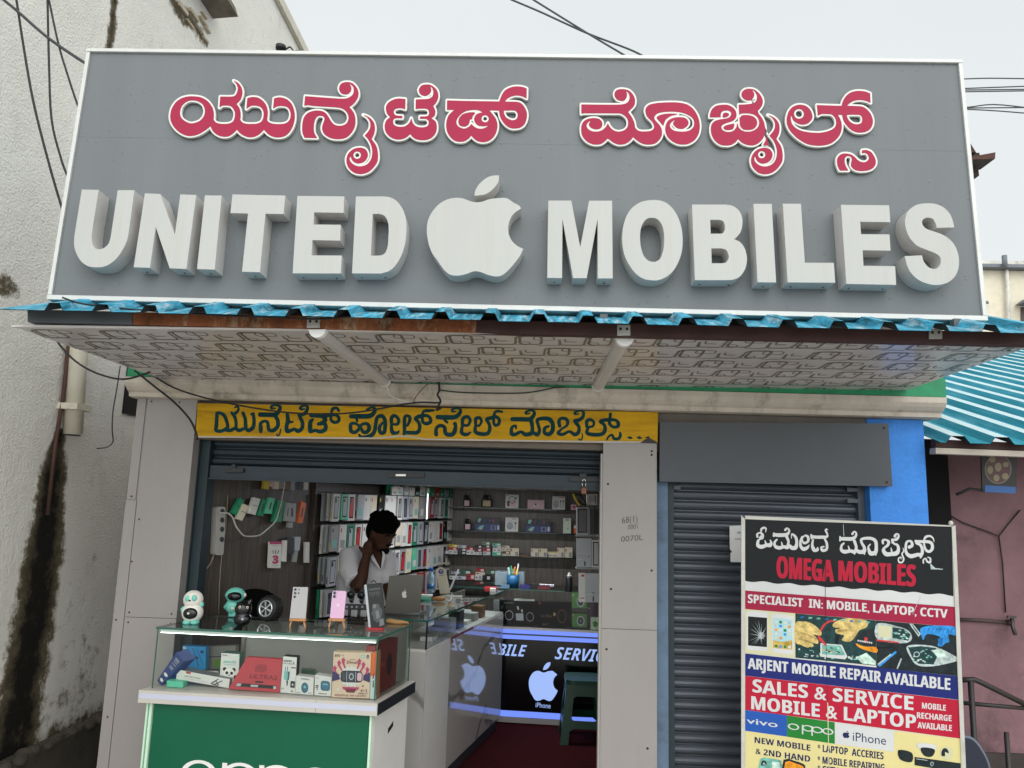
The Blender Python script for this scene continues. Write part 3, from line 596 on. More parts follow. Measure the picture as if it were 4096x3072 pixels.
KAN = [
 (A_, ["440,335 560,350 660,400 730,480 765,560 772,640 768,705c 800,745 850,765 920,772 1010,765 1070,735 1100,670 1105,600 1085,545 1050,500 1000,482 930,480 890,490 860,515c 872,340c 1050,340 1110,320 1145,250 1148,190 1120,130 1085,95c 1085,88c 1150,120 1205,190 1222,260 1215,330 1185,400 1130,455c 1170,510 1190,570 1195,640 1188,705c 1220,745 1290,770 1380,772 1460,765 1520,735 1550,680 1558,610 1548,560 1515,510 1465,487 1400,482 1350,490 1285,535c 1300,365c 1350,350 1420,347 1490,365 1560,420 1600,480 1622,560 1622,640 1612,710c 1650,750 1720,770 1800,775 1880,768 1940,740 1975,690 1985,620 1970,555 1935,510 1885,490 1820,487 1760,500 1708,530c 1722,370c 1780,353 1840,353 1920,380 1990,440 2030,520 2050,620 2045,720 2015,820 1960,910 1890,965 1800,985 1710,975 1630,935 1585,890 1562,862c 1520,910 1460,955 1390,980 1310,980 1230,950 1170,905 1135,860c 1090,910 1020,960 940,975 860,960 790,920 745,870 718,808c 640,870 540,930 450,957 370,962 280,935 190,875 120,790 85,700 85,610 110,520 170,430 250,370 350,340"],
  ["440,400 520,415 590,460 625,530 628,600 600,670 545,725 470,755 400,762 330,735 270,690 240,630 240,560 265,490 320,435 380,405"], []),
 (B_, ["160,332c 300,343 500,358 700,372 800,370 870,345 915,300 928,240 915,180 858,130c 885,180 890,220 875,265 835,300 780,305 730,285 700,240 698,190 725,140 775,115 840,110 910,130 970,190 1000,260 1000,330 970,400 920,460 857,505c 900,550 940,620 955,700 950,790 920,870 860,950 780,1000 690,1012 600,1005 510,970 450,915 428,850 435,790 460,720 465,690 450,655 410,642 360,650 325,690 305,750 297,830 305,910 350,995c 150,990c 120,920 112,840 120,740 145,660 200,600 270,570 350,560 430,570 490,605 530,660 575,735 620,780 680,800 750,797 810,765 840,715 845,660 825,600 780,550 720,520 650,510 500,500 300,488 200,475 145,485c", AI], [circ(982, 1265, 60)], []),
 (C_, ["86,378c -19,370 -99,385 -179,430 -219,490 -221,550 -204,610 -154,667c -209,705 -239,770 -241,840 -219,910 -159,975 -79,1012 1,1018 81,995 131,960 162,930c 195,975 260,1015 350,1030 430,1022 500,990 555,930 580,860 580,790 560,730 495,680c 540,650 558,600 555,550 525,490c 575,430 600,370 605,310 585,240 540,190 480,155 410,148 340,165 300,220 300,260 325,305 380,328 430,322 475,285 493,240 485,195 462,165c 505,200 525,250 525,300 505,345 450,375 370,380 250,385c 247,540c 290,530 400,530 445,550 460,590 450,630 420,650 315,655c 315,690c 400,690 440,710 455,750 440,795 400,820 320,825 250,805 205,760 178,680c 155,740 110,790 50,815 -30,815 -90,790 -110,745 -100,700 -60,680 36,683c 38,645c -50,640 -85,620 -100,580 -85,545 -40,525 20,522 82,540c",
       "745,400c 1000,408c 1300,413c 1570,417c 1600,330 1650,250 1720,205 1800,182 1880,180 1950,190 2003,212c 2000,370c 1930,335 1850,322 1770,335 1700,370 1655,418c 1780,420 1860,425 1920,450 1970,510 2003,590 2003,680 1970,770 1910,825 1820,845 1740,835 1660,780 1600,700 1575,630 1565,560c 1410,556c 1450,600 1510,680 1538,760 1538,840 1510,930 1460,1000 1390,1045 1310,1060 1230,1045 1170,1005 1125,955c 1090,1000 1020,1045 950,1055 870,1040 800,985 750,910 730,820 735,730 760,650 800,600 857,550c 740,550c"],
  ["1305,590c 1240,555 1130,552 1030,575 950,630 900,700 892,760 920,810 980,840 1030,845 1090,815 1130,770c 1160,805 1220,840 1290,848 1350,830 1398,797c 1320,808 1240,797 1190,755 1172,695 1190,640 1235,605", circ(1345, 690, 57), "1640,560c 1800,560 1845,585 1860,630 1845,685 1800,712 1740,705 1680,670 1645,610"],
  ["1170,585c 1090,590 1000,615 940,670 922,740 945,795 1010,815 1060,800 1095,755 1107,700c 1138,698c 1150,650 1190,600c"]),
 (D_, ["100,345c 300,348 600,350 740,345 820,320 858,270 862,215 840,160 785,118c 815,155 822,200 810,245 775,285 730,290 670,270 630,220 625,170 650,125 700,105 770,103 850,125 910,180 945,250 948,320 925,380 840,465c 890,530 930,610 945,670 950,710c 985,750 1040,770 1120,772 1200,760 1245,725 1248,680 1220,620 1150,550 1120,490 1112,430 1135,380 1190,345 1280,325 1400,315 1560,312 1700,325 1800,360 1880,430 1940,530 1970,640 1970,740 1945,830 1890,910 1800,965 1710,980 1610,965 1520,915 1455,845 1428,760 1430,690 1460,615 1520,570 1600,548 1690,548 1750,565 1790,610 1793,650 1770,690 1720,725 1660,732 1600,710 1560,670 1552,630 1595,585c 1530,620 1500,670 1510,715 1560,755 1640,773 1740,773 1820,750 1870,700 1885,640 1870,580 1820,530 1740,490 1640,465 1500,458 1380,468 1300,490 1258,535 1258,580 1300,630 1350,690 1375,760 1370,840 1330,910 1260,965 1160,980 1080,970 1000,930 950,890 922,860c 870,920 800,965 710,980 630,960 560,915 520,880c 470,930 410,970 330,980 240,960 160,905 110,830 98,750 105,670 140,610 200,575 290,560 370,570 420,610 433,660 415,710 370,735 310,735 250,710 218,660 250,600c 205,630 182,680 205,730 260,765 340,775 410,760 470,720 500,680 520,640c 545,690 590,740 650,770 720,772 790,745 830,695 840,630 825,570 780,520 720,490 640,485 300,485 130,485 100,495c"], [], ["1290,555 1340,515 1440,492 1560,490 1620,500 1520,525 1440,580 1410,640 1395,685c 1340,620"]),
 (E_, ["155,548c 160,490 190,420 250,370 330,352 430,352 510,385 560,440 578,510 560,570 510,610 430,635 370,660 340,690 345,730 380,765 440,780 510,770 555,735 580,690 588,640 600,660 610,700 640,740 700,770 780,775 850,755 910,710 935,650 930,590 900,540 850,505 780,488 700,485 640,495 620,520c 612,350c 720,345 830,330 880,300 900,250 895,190 865,140 812,112c 850,155 858,200 840,245 800,278 750,282 690,255 658,205 662,155 700,115 760,98 840,105 910,145 965,210 993,280 985,350 950,410 895,462c 960,530 1010,620 1030,720 1025,810 990,890 920,960 840,992 770,990 690,965 640,930 605,892c 560,945 490,985 410,995 320,980 240,920 190,840 172,750 185,660 230,610 300,585 400,570 460,550 490,510 490,470 450,443 400,440 350,460 328,500 330,548c"],
  [], ["415,475 455,490 455,520 420,545 365,550 360,510 380,480", "540,645c 540,700 510,740 440,750 390,740 370,710 400,680 470,660", "625,550c 650,545c 655,520 720,512 790,518 850,540 890,580 905,630 890,690 840,735 760,748 690,740 645,700 628,640", "1055,850 1110,920 1150,1000 1165,1080 1130,1030 1070,995 1000,990 1035,920"]),
 ((E_[0] - 4 / 3.95, E_[1] - 116 / 3.95), [AI], [circ(980, 1255, 58)], []),
 (F_, ["662,355c 850,362c 1053,367c 1075,290 1120,215 1190,160 1270,135 1350,132 1430,142 1505,172c 1512,322c 1440,290 1350,275 1260,285 1190,320 1138,367c 1280,370 1380,380 1450,420 1510,490 1545,580 1540,670 1500,740 1430,780 1350,790 1270,780 1190,735 1120,660 1080,590 1060,508c 993,510c 1030,570 1055,660 1050,760 1010,850 940,925 850,975 740,995 630,995 510,970 390,905 290,820 220,730 188,640 188,550 215,460 265,395 330,360 410,350 490,370 550,420 585,490 592,550 570,600 520,645 460,663 400,660 330,630 280,580 262,510c 250,570 270,650 320,710 400,755 500,780 620,793 720,792 830,770 910,735 955,690 968,630 960,580 930,530 880,500 800,495 730,498 680,525c"], [circ(380, 495, 78), "1138,508c 1320,508 1365,530 1380,580 1365,635 1310,658 1240,650 1180,610 1145,555"], []),
 (F_, ["1375,1070c 1440,1065 1510,1090 1560,1150 1590,1220 1590,1290 1550,1350 1480,1385 1400,1397 1320,1395 1250,1370 1205,1320 1205,1260 1215,1210 1200,1175 1165,1160 1125,1170 1102,1210 1105,1270 1125,1330 1162,1390c 1025,1390c 990,1310 980,1230 1000,1170 1050,1130 1120,1120 1200,1135 1260,1175 1310,1225 1370,1255 1430,1255 1475,1220 1485,1180 1460,1130 1420,1110 1375,1118c"], [], []),
]
for i, ((ox, oy), pos, neg, isl) in enumerate(KAN):
    PO = [ctr(c, ox, oy, 3.95, 4) for c in pos]; NE = [ctr(c, ox, oy, 3.95, 4) for c in neg]; IS = [ctr(c, ox, oy, 3.95, 4) for c in isl]
    xs = [p[0] for c in PO for p in c]; ys = [p[1] for c in PO for p in c]
    X, Y = grid(min(xs) - 16, min(ys) - 16, max(xs) + 16, max(ys) + 16, 1.8)
    D = np.full(X.shape, 1e9)
    for c in PO: D = np.minimum(D, sd_poly(X, Y, c))
    for c in NE: D = np.maximum(D, -sd_poly(X, Y, c))
    for c in IS: D = np.minimum(D, sd_poly(X, Y, c))
    plate = [[FS.px(x, y, .018) for x, y in c] for c in iso(D, X[0, 0], Y[0, 0], 1.8, 6.7)]
    face = [[FS.px(x, y, .0195) for x, y in c] for c in iso(D, X[0, 0], Y[0, 0], 1.8, 0)]
    b = MB(); b.extr(FS, plate, .006, .018, m_pt); pl_ = b.build('letter', sg, label='raised Kannada letter, red with a white rim')
    b = MB(); b.extr(FS, face, .0182, .0195, m_red); b.build('letter_face', pl_)

# ================================================================ CANOPY: corrugated sheet, beam, patterned soffit
aw = thing('awning', (0, -.6, 2.35), 'projecting shop canopy with patterned white soffit and blue corrugated sheet', 'awning')
m_bs = M('blue_roof_sheet', '#3f8da6', rough=.5, spec=.05, var=.8, vs=2, stretch=(26, 3, 3), dirt=1.0, dirt_col='#d3dbda', ds=1.7)
m_bs2 = M('sheet_underside', '#26343b', rough=.8, var=.2)
def corr(x0, x1, ye, ze, yb, zb, pitch, hgt, mt, mu, off=0.0, th=.003, mb=None, jag=0.0, mrib=None, rw=.026):
    b = mb or MB(); x = x0; pr = []
    k = 0
    while True:
        c = off + k * pitch
        for dx, h in ((-rw * 1.8, 0), (-rw, hgt), (rw, hgt), (rw * 1.8, 0)):
            if x0 < c + dx < x1: pr.append((c + dx, h))
        if c > x1: break
        k += 1
    pr = [(x0, 0)] + pr + [(x1, 0)]; n = len(pr)
    for s_, m in ((0, mt), (-th, mu)):
        rows = []
        for t in (0, .12, .5, 1):
            rows += [(px_, ye + (yb - ye) * t + (jag * math.sin(px_ * 37) * (t == 0)), ze + (zb - ze) * t + h + s_ + (.4 * jag * math.sin(px_ * 53) * (t == 0))) for px_, h in pr]
        fl_ = lambda i: pr[i][1] > 0 and pr[i + 1][1] > 0
        for sel, mm_ in ((False, m), (True, mrib if mrib and s_ == 0 else m)):
            b.mesh(rows, [(r * n + i, r * n + i + 1, (r + 1) * n + i + 1, (r + 1) * n + i) for r in range(3) for i in range(n - 1) if fl_(i) == sel], mm_)
    return b
b = corr(-2.12, 1.99, -1.2, 2.440, .2, 2.95, .1905, .030, m_bs, m_bs2, off=PY(218, 1215, -1.2).x, jag=.003, rw=.020)
b.build('roof_sheet', aw)
m_rust = M('rusty_steel', '#80492a', rough=.9, var=.5, vs=14, stretch=(1, 1, .4), dirt=.95, dirt_col='#b3a283', ds=16, bump=.5)
m_rust2 = M('brown_primer_steel', '#3f2420', rough=.7, var=.25, vs=9, dirt=.4, ds=5)
m_gst = M('grey_steel', '#4c5257', rough=.5, var=.12)
FB = Fr((0, -1.075, 0), (1, 0, 0))
def beam(m, x0, x1):
    def yy(x, top): return (1238 if top else 1288) + (x - 130) * .0232
    b.slab(FB, [FB.px(x0, yy(x0, 0)), FB.px(x1, yy(x1, 0)), FB.px(x1, yy(x1, 1)), FB.px(x0, yy(x0, 1))], -.05, 0, m)
b = MB(); beam(m_gst, 110, 529); beam(m_rust, 531, 1905); beam(m_rust2, 1906, 4190); b.build('fascia_beam', aw)
b = MB(); m_br2 = M('galvanised_bracket', '#b0aea8', rough=.45, var=.1)
FB2 = Fr((0, -1.078, 0), (1, 0, 0))
for x, y in [(1254, 1292), (2495, 1322), (3742, 1336)]:
    q = [FB2.px(x - 26, y + 20), FB2.px(x + 26, y + 20), FB2.px(x + 26, y - 22), FB2.px(x - 26, y - 22)]
    b = MB(); b.slab(FB2, q, -.004, .002, m_br2)
    for dx in (-13, 13): b.lathe([(.006, 0), (.004, .003)], FB2.w(*FB2.px(x + dx, y - 6), .002), m_screw, 8, FB2.n)
    b.build('bracket', aw)
# soffit
s_fl, s_fr = PY(63, 1309, -1.05), PY(4183, 1364, -1.05)
s_bl, s_br = PY(640, 1514, -.112), PY(3569, 1582, -.112)
FO = Fr(s_fl, s_fr - s_fl, s_bl - s_fl)
so_c = [FO.px(63, 1309), FO.px(4183, 1364), FO.px(3569, 1582), FO.px(640, 1514)]
if FO.n.z > 0: sgn = -1
else: sgn = 1
m_sof = M('pvc_soffit', '#c3bebd', rough=.22, var=.05, vs=2, dirt=.08); m_pat = M('soffit_print', '#756f66', rough=.25, var=.3, vs=6)
b = MB(); b.slab(FO, so_c, 0, -.012 * sgn, m_sof)
def inside(p):
    n = len(so_c); return all((so_c[(i + 1) % n][0] - so_c[i][0]) * (p[1] - so_c[i][1]) - (so_c[(i + 1) % n][1] - so_c[i][1]) * (p[0] - so_c[i][0]) > .002 for i in range(n))
def path(pts, w, h):
    for (x0, y0), (x1, y1) in zip(pts[:-1], pts[1:]):
        dx, dy = x1 - x0, y1 - y0; L = math.hypot(dx, dy) + 1e-9; nx, ny = -dy / L * w / 2, dx / L * w / 2; ex, ey = dx / L * w * .3, dy / L * w * .3
        q = [(x0 + nx - ex, y0 + ny - ey), (x1 + nx + ex, y1 + ny + ey), (x1 - nx + ex, y1 - ny + ey), (x0 - nx - ex, y0 - ny - ey)]
        if all(inside(p) for p in q): b.face([FO.w(p[0], p[1], h * sgn) for p in q], m_pat)
def rrect(cx, cy, w, h, r):
    o = []
    for qx, qy, a0 in ((1, 1, 0), (-1, 1, 90), (-1, -1, 180), (1, -1, 270)):
        for k in range(4):
            a = R(a0 + k * 30); o.append((cx + qx * (w / 2 - r) + r * math.cos(a), cy + qy * (h / 2 - r) + r * math.sin(a)))
    return o + o[:1]
PU, PV = .290, .178; hh = .0006
for j in range(-1, 7):
    for i in range(-2, 17):
        ox = i * PU + PU * .43 * j % PU; oy = j * PV + .02
        path(rrect(ox + .095, oy + .072, .090, .120, .022), .0125, hh)
        path(rrect(ox + .150, oy + .040, .085, .050, .018), .0065, hh + .0003)
        path(rrect(ox + .060, oy + .116, .062, .044, .016), .0045, hh + .0006)
        path([(ox - .075, oy + .06), (ox - .072, oy + .125), (ox - .058, oy + .138), (ox + .015, oy + .138), (ox + .030, oy + .125), (ox + .034, oy + .030), (ox + .048, oy + .014), (ox + .13, oy + .012)], .0105, hh + .0009)
        path([(ox - .005, oy + .085), (ox - .045, oy + .085), (ox - .052, oy + .072), (ox - .052, oy + .045)], .007, hh + .0012)
        path([(ox + .13, oy + .145), (ox + .21, oy + .145), (ox + .222, oy + .130), (ox + .222, oy + .095)], .006, hh + .0015)
b.build('soffit', aw)
m_trim = M('soffit_trim', '#cbc6c1', rough=.35)
b = MB(); b.slab(FO, [(so_c[0][0] - .01, so_c[0][1] - .012), (so_c[1][0] + .01, so_c[1][1] - .012), (so_c[1][0] + .01, so_c[1][1] + .001), (so_c[0][0] - .01, so_c[0][1] + .001)], .002 * sgn, -.0065 * sgn, m_trim); b.build('soffit_trim', aw)
b = MB()
P0 = FO.w(*so_c[0], -.02 * sgn)
for t in (0.06, .27, .58, .92):
    p = s_fl.lerp(s_fr, t); b = MB(); b.box((p.x - .015, -1.04, p.z + .012), (p.x + .015, -1.01, p.z + .09), m_gst); b.build('hanger_strut', aw)
# tube lights on the soffit
m_tube = M('frosted_diffuser', '#c3bfba', rough=.3, var=.03); m_cap = M('white_plastic_cap', '#f2f1ee', rough=.35, var=.02)
for (xa, ya), (xb_, yb_), lab in [((1272, 1338), (1536, 1538), 'white tube light under the canopy, the left one'), ((2497, 1372), (2392, 1556), 'white tube light under the canopy, the right one')]:
    pa = FO.w(*FO.px(xa, ya, .02 * sgn), .02 * sgn); pb = FO.w(*FO.px(xb_, yb_, .02 * sgn), .02 * sgn)
    t = thing('tube_light', pa.lerp(pb, .5), lab, 'light', 'unlit tube lights on the soffit')
    d = (pb - pa).normalized(); si = d.cross(FO.n * sgn).normalized(); up = FO.n * sgn
    def batten(c0, c1, r, m):
        bb = MB(); n = 10; pts = []
        for c in (c0, c1):
            pts += [c + si * r * math.cos(math.pi * k / n) + up * (r * .95 * math.sin(math.pi * k / n)) - up * .018 for k in range(n + 1)]
        bb.mesh(pts, [(k, k + 1, n + 2 + k, n + 1 + k) for k in range(n)] + [tuple(range(n + 1))[::-1], tuple(range(n + 1, 2 * n + 2)), (0, n + 1, 2 * n + 1, n)], m, False); return bb
    batten(pa + d * .012, pb - d * .012, .032, m_tube).build('diffuser', t)
    batten(pa - d * .012, pa + d * .0118, .036, m_cap).build('end_cap', t); batten(pb - d * .0118, pb + d * .004, .034, m_cap).build('end_cap', t)

# ================================================================ SHUTTERS
m_sh1 = M('blue_grey_shutter', '#1f2c34', rough=.5, var=.2, vs=6, metal=.2, dirt=.3, ds=6)
m_sh2 = M('dark_steel_shutter', '#4a4e55', rough=.42, var=.15, vs=4, metal=.35, dirt=.3, ds=5, stretch=(.4, 1, 3))
def slats(b, x0, x1, z0, z1, y, pitch, dep, m):
    k = int(round((z1 - z0) / pitch)); pr = []
    for i in range(k):
        for t, d in ((0, 0), (.08, -.35), (.25, -.85), (.45, -1), (.65, -.85), (.82, -.3), (.86, .25), (.96, .25)): pr.append((y + dep * d, z0 + (i + t) * pitch))
    n = len(pr); b.mesh([(x0, p, q) for p, q in pr] + [(x1, p, q) for p, q in pr], [(i, n + i, n + i + 1, i + 1) for i in range(n - 1)], m, False)
rs = thing('roller_shutter', (-.68, .12, 1.82), 'blue grey roller shutter rolled up under the yellow board', 'shutter')
b = MB(); slats(b, -1.775, .375, 1.905, 2.055, .14, .05, .016, m_sh1); b.box((-1.775, .16, 1.83), (.375, .165, 2.06), m_sh1); b.build('slats', rs)
b = MB(); b.box((-1.775, .105, 1.825), (.375, .115, 1.902), m_sh1); b.box((-1.775, .085, 1.825), (.375, .1045, 1.832), m_sh1); b.build('bottom_bar', rs)
m_blkm = M('black_metal', '#161514', rough=.5, var=.2)
FH = Fr((0, .1045, 0), (1, 0, 0))
def fpx(F, x0, y0, x1, y1): return [F.px(x0, y1), F.px(x1, y1), F.px(x1, y0), F.px(x0, y0)]
b = MB(); b.slab(FH, fpx(FH, 1550, 1892, 1698, 1910), .0005, .012, m_blkm); b.slab(FH, fpx(FH, 1585, 1897, 1625, 1905), .0125, .016, M('worn_chrome', '#b5b0aa', rough=.3, metal=.8)); b.build('handle', rs)
b = MB(); b.slab(FH, fpx(FH, 905, 1874, 978, 1890), .0005, .02, m_blkm); b.slab(FH, fpx(FH, 930, 1858, 945, 1873), .0005, .012, m_blkm); b.build('lock_lug', rs)
b = MB(); b.slab(FH, fpx(FH, 2278, 1912, 2400, 1926), .0005, .02, m_blkm); b.slab(FH, fpx(FH, 2318, 1895, 2345, 1911), .0005, .012, m_blkm); b.build('lock_lug', rs)
pk = thing('padlock', FH.w(*FH.px(2334, 1975), .03), 'small brass padlock hanging at the right end of the raised shutter', 'padlock')
b = MB(); c = FH.w(*FH.px(2334, 1963), .03); b.box((c.x - .014, c.y - .008, c.z - .018), (c.x + .014, c.y + .008, c.z + .018), M('tarnished_brass', '#6b4636', rough=.45, metal=.5)); b.build('lock_body', pk, bevel=.003)
b = MB(); b.tube([c + Vector((math.cos(R(a)) * .009, 0, .018 + .03 + math.sin(R(a)) * .012 if 0 <= a <= 180 else .018)) for a in range(0, 181, 30)] , .0028, M('chrome_steel', '#c9c9c9', rough=.2, metal=.9, var=0), 6)
b.tube([c + Vector((-.009, 0, .017)), c + Vector((-.009, 0, .049))], .0028, M('chrome_steel'), 6); b.tube([c + Vector((.009, 0, .017)), c + Vector((.009, 0, .049))], .0028, M('chrome_steel'), 6); b.build('shackle', pk)
b = MB(); b.box((-1.828, .09, 0), (-1.78, .19, 2.04), m_jamb); b.build('guide_rail', sh)
cs_ = thing('closed_shutter', (1.26, .12, 0), 'dark grey steel roller shutter closed down behind the advertising board', 'shutter')
b = MB(); slats(b, .77, 1.76, .0, 1.9, .13, .0543, .017, m_sh2); b.build('slats', cs_)
b = MB(); b.box((.737, .09, 0), (.774, .15, 1.92), m_jamb); b.build('guide_rail', cs_)
b = MB(); b.box((1.758, .09, 0), (1.794, .15, 1.92), m_gst); b.build('guide_rail', cs_)
for x0, x1, z in ((1.70, 1.755, 1.80), (1.70, 1.755, 1.86), (.775, .81, 1.845)): b = MB(); b.box((x0, .085, z), (x1, .1, z + .02), m_sh2); b.build('end_clip', cs_)
m_hood = M('charcoal_cladding', '#3e4146', rough=.5, var=.08, vs=4, dirt=.1)
b = MB(); FHd = Fr((0, -.02, 0), (1, 0, 0))
b.slab(FHd, [FHd.px(2638, 1926), FHd.px(3570, 1946), FHd.px(3553, 1694), FHd.px(2640, 1688)], -.2, 0, m_hood)
b.lathe([(.006, 0), (.005, .003)], FHd.w(*FHd.px(3547, 1929), 0), m_screw, 8, (0, -1, 0)); b.lathe([(.006, 0), (.005, .003)], FHd.w(*FHd.px(3536, 1712), 0), m_screw, 8, (0, -1, 0))
tag(b.build('shutter_hood'), 'charcoal metal box panel above the closed shutter, below the cream cornice', 'panel')
FN = Fr((0, .095, 0), (1, 0, 0)); m_paper = M('paper', '#c9c8c6', rough=.8, var=.06)
b = MB(); b.extr(FN, [[FN.px(*p) for p in [(2918, 2104), (2975, 2101), (2990, 2250), (2922, 2248), (2921, 2215), (2927, 2207), (2919, 2195)]]], 0, .0012, m_paper)
b.textpx('ಅಂಗಡಿ', FN, [(2948, 2122), (3000, 2122), (3000, 2136), (2948, 2136)], .0016, m_ink); b.textpx('ಬಾಡಿಗೆ', FN, [(2940, 2150), (2990, 2150), (2990, 2160), (2940, 2160)], .0016, m_ink)
b.build('paper_notice', label='torn white paper notice stuck on the closed shutter', cat='notice')

# ================================================================ ADVERTISING BOARD (free-standing, right)
FOm = Fr((1.04, -.25, 1.718), (math.cos(R(13)), -math.sin(R(13)), 0))
om = thing('advertising_board', FOm.w(.5, -1.718, 0), 'tall printed advertising board for phone and laptop repair standing before the shutter', 'sign')
m_oalu = M('aluminium_channel', '#b9b6ae', rough=.4, var=.1, dirt=.4, dirt_col='#8b8577', ds=8)
def r8(x, y): return (2696 + x / 1.58, 2022 + y / 1.58)
def ex(p, q, t): return (p[0] + (q[0] - p[0]) * t, p[1] + (q[1] - p[1]) * t)
LO = [FOm.px(*p) for p in (r8(425, 62), r8(425, 1659))]; LI = [FOm.px(*p) for p in (r8(449, 86), r8(449, 1659))]
RO = [FOm.px(*p) for p in (r8(1777, 125), r8(1843, 1659))]; RI = [FOm.px(*p) for p in (r8(1753, 134), r8(1815, 1659))]
zb = -1.66
def down(p): return ex(p[0], p[1], (zb - p[0][1]) / (p[1][1] - p[0][1]))
LOb, LIb, ROb, RIb = down(LO), down(LI), down(RO), down(RI)
b = MB(); b.slab(FOm, [LOb, LIb, LI[0], LO[0]], -.025, .006, m_oalu); b.slab(FOm, [RIb, ROb, RO[0], RI[0]], -.025, .006, m_oalu)
tl, tr = LO[0], RO[0]; b.slab(FOm, [(LI[0][0] + .0005, LI[0][1]), (RI[0][0] - .0005, RI[0][1]), (RI[0][0] - .0005, tr[1] - .001), (LI[0][0] + .0005, tl[1] - .001)], -.025, .005, m_oalu)
b.slab(FOm, [(LIb[0] + .0005, LIb[1]), (RIb[0] - .0005, RIb[1]), (RIb[0] - .0005, RIb[1] + .025), (LIb[0] + .0005, LIb[1] + .025)], -.025, .005, m_oalu)
c = FOm.w(*FOm.px(*r8(1748, 112)), .004); b.ell(c, (.012, .008, .012), m_oalu, 8, 6); b.build('frame', om)
b = MB(); b.slab(FOm, [LIb, RIb, RI[0], LI[0]], -.012, -.0005, M('flex_backing', '#c9c7c0', rough=.5)); b.build('backing', om)
VC = dict(spec=.2, rough=.45, var=.07, vs=3)
PHO = ('skin', 'skin2', 'pcb', 'pcbw', 'char', 'dgreen', 'silver', 'glove', 'glove2', 'hill', 'orange')
oc = {k: M('vinyl_' + k, v, **(dict(VC, var=.5, vs=38) if k in PHO else VC)) for k, v in dict(black='#14171a', white='#c6c6c5', red='#951d3c', scarlet='#ad1a34', cream='#c6c3a0', blue='#1c2668', navy='#1c2560', vivo='#2553a3', green='#22752d', yellow='#d3c68a', ink='#20264d', skin='#c9b06f', skin2='#a98f52', dgreen='#1d3a3a', pcb='#6fa79a', pcbw='#b9cfc2', glove='#2f86c9', glove2='#1f5f9c', char='#1e2629', silver='#a9b5b3', orange='#d98a25', wire='#c23b3b', hill='#b79a4a', sky='#9fc4c9').items()}
LV = [0.0004]
def art(pts, k, sm=False, lv=0.0):
    """flat print on the board; pts in zoomed pixels"""
    LV[0] += .000006
    P = ctr(pts, 0, 0, 1, 4) if sm else [tuple(float(v) for v in t.rstrip('c').split(',')) for t in pts.split()]
    ab.flat(FOm, [[FOm.px(*r8(*p)) for p in P]], LV[0], oc[k])
def wr(st, x0, y0t, x1, y1t, h0, h1, k, bold=.012, fat=.022):
    LV[0] += .000006
    for dx in ((0, -w2, w2) if (w2 := (h0 + h1) * .5 * fat) else (0,)):
        LV[0] += .000003; ab.textpx(st, FOm, [(x0 + dx, y0t), (x1 + dx, y1t), (x1 + dx, y1t + h1), (x0 + dx, y0t + h0)], LV[0], oc[k], bold, r8)
ab = MB()
wav = ' '.join('%f,%f' % (450 + (1766 - 450) * t, 476 + 92 * t + 5 * math.sin(t * 52)) for t in [i / 60 for i in range(61)])
art('449,86 1753,134 ' + ' '.join(wav.split()[::-1]), 'black'); art(wav + ' 1780,640 450,536', 'white')
art('450,537 1779,641 1785,768 450,654', 'red'); art('450,655 766,681 766,962 450,934', 'cream')
art('767,682 1275,726 1279,1012 767,962', 'dgreen'); art('1276,726 1785,769 1795,1078 1280,1024', 'char')
art('450,935 1795,1079 1802,1228 450,1075', 'blue'); art('450,1076 1802,1230 1808,1473 450,1291', 'scarlet')
art('450,1292 713,1326 714,1460 450,1423', 'vivo'); art('714,1327 1015,1370 1016,1506 715,1461', 'green'); art('1016,1371 1390,1424 1390,1556 1017,1507', 'white')
art('1391,1424 1808,1474 1845,1760 450,1760 450,1424 713,1461 1016,1507 1390,1557', 'yellow')
wr(sansb('OMEGA'), 652, 318, 1008, 345, 140, 140, 'scarlet', 0, .03); wr(sansb('MOBILES'), 1043, 346, 1525, 374, 130, 140, 'scarlet', 0, .03)
# slab serifs of the red words
for x0, y, w in [(718, 336, 14), (775, 340, 20), (800, 346, 50), (1042, 352, 26)]: pass
wr(sansb('SPECIALIST  IN: MOBILE, LAPTOP, CCTV'), 468, 560, 1728, 656, 64, 64, 'white', 0)
wr(sansb('ARJENT MOBILE REPAIR AVAILABLE'), 468, 962, 1745, 1092, 88, 96, 'white', 0)
wr(sansb('SALES & SERVICE'), 498, 1096, 1512, 1205, 84, 90, 'white', 0); wr(sansb('MOBILE & LAPTOP'), 490, 1203, 1528, 1322, 84, 90, 'white', 0)
wr(sansb('MOBILE'), 1568, 1245, 1718, 1260, 38, 38, 'white', 0); wr(sansb('RECHARGE'), 1536, 1306, 1754, 1326, 38, 38, 'white', 0); wr(sansb('AVAILABLE'), 1540, 1368, 1756, 1388, 38, 38, 'white', 0)
wr(sansb('NEW MOBILE'), 510, 1462, 862, 1512, 38, 40, 'ink', 0); wr(sansb('& 2ND HAND'), 516, 1532, 860, 1582, 38, 40, 'ink', 0)
wr(sansb('* LAPTOP  ACCERIES'), 908, 1508, 1324, 1560, 46, 46, 'ink', .0); wr(sansb('* MOBILE REPAIRING'), 908, 1582, 1330, 1634, 46, 46, 'ink', .0); wr(sansb('* CCTV'), 908, 1640, 1040, 1656, 46, 46, 'ink', .0)
wr('iPhone', 1130, 1432, 1340, 1458, 56, 56, 'ink', 0, 0)
APL = "1528,395 1450,372 1380,348 1300,342 1200,360 1100,415 1020,500 965,600 945,700 948,810 970,920 1010,1020 1080,1120 1160,1230 1230,1285 1320,1298 1420,1280 1520,1245 1600,1252 1700,1290 1800,1308 1880,1285 1960,1215 2040,1120 2090,1050 2128,968c 2060,935 1990,870 1950,780 1945,680 1980,580 2030,520 2100,475c 2080,440 2000,395 1920,345 1800,347 1700,362 1620,390"
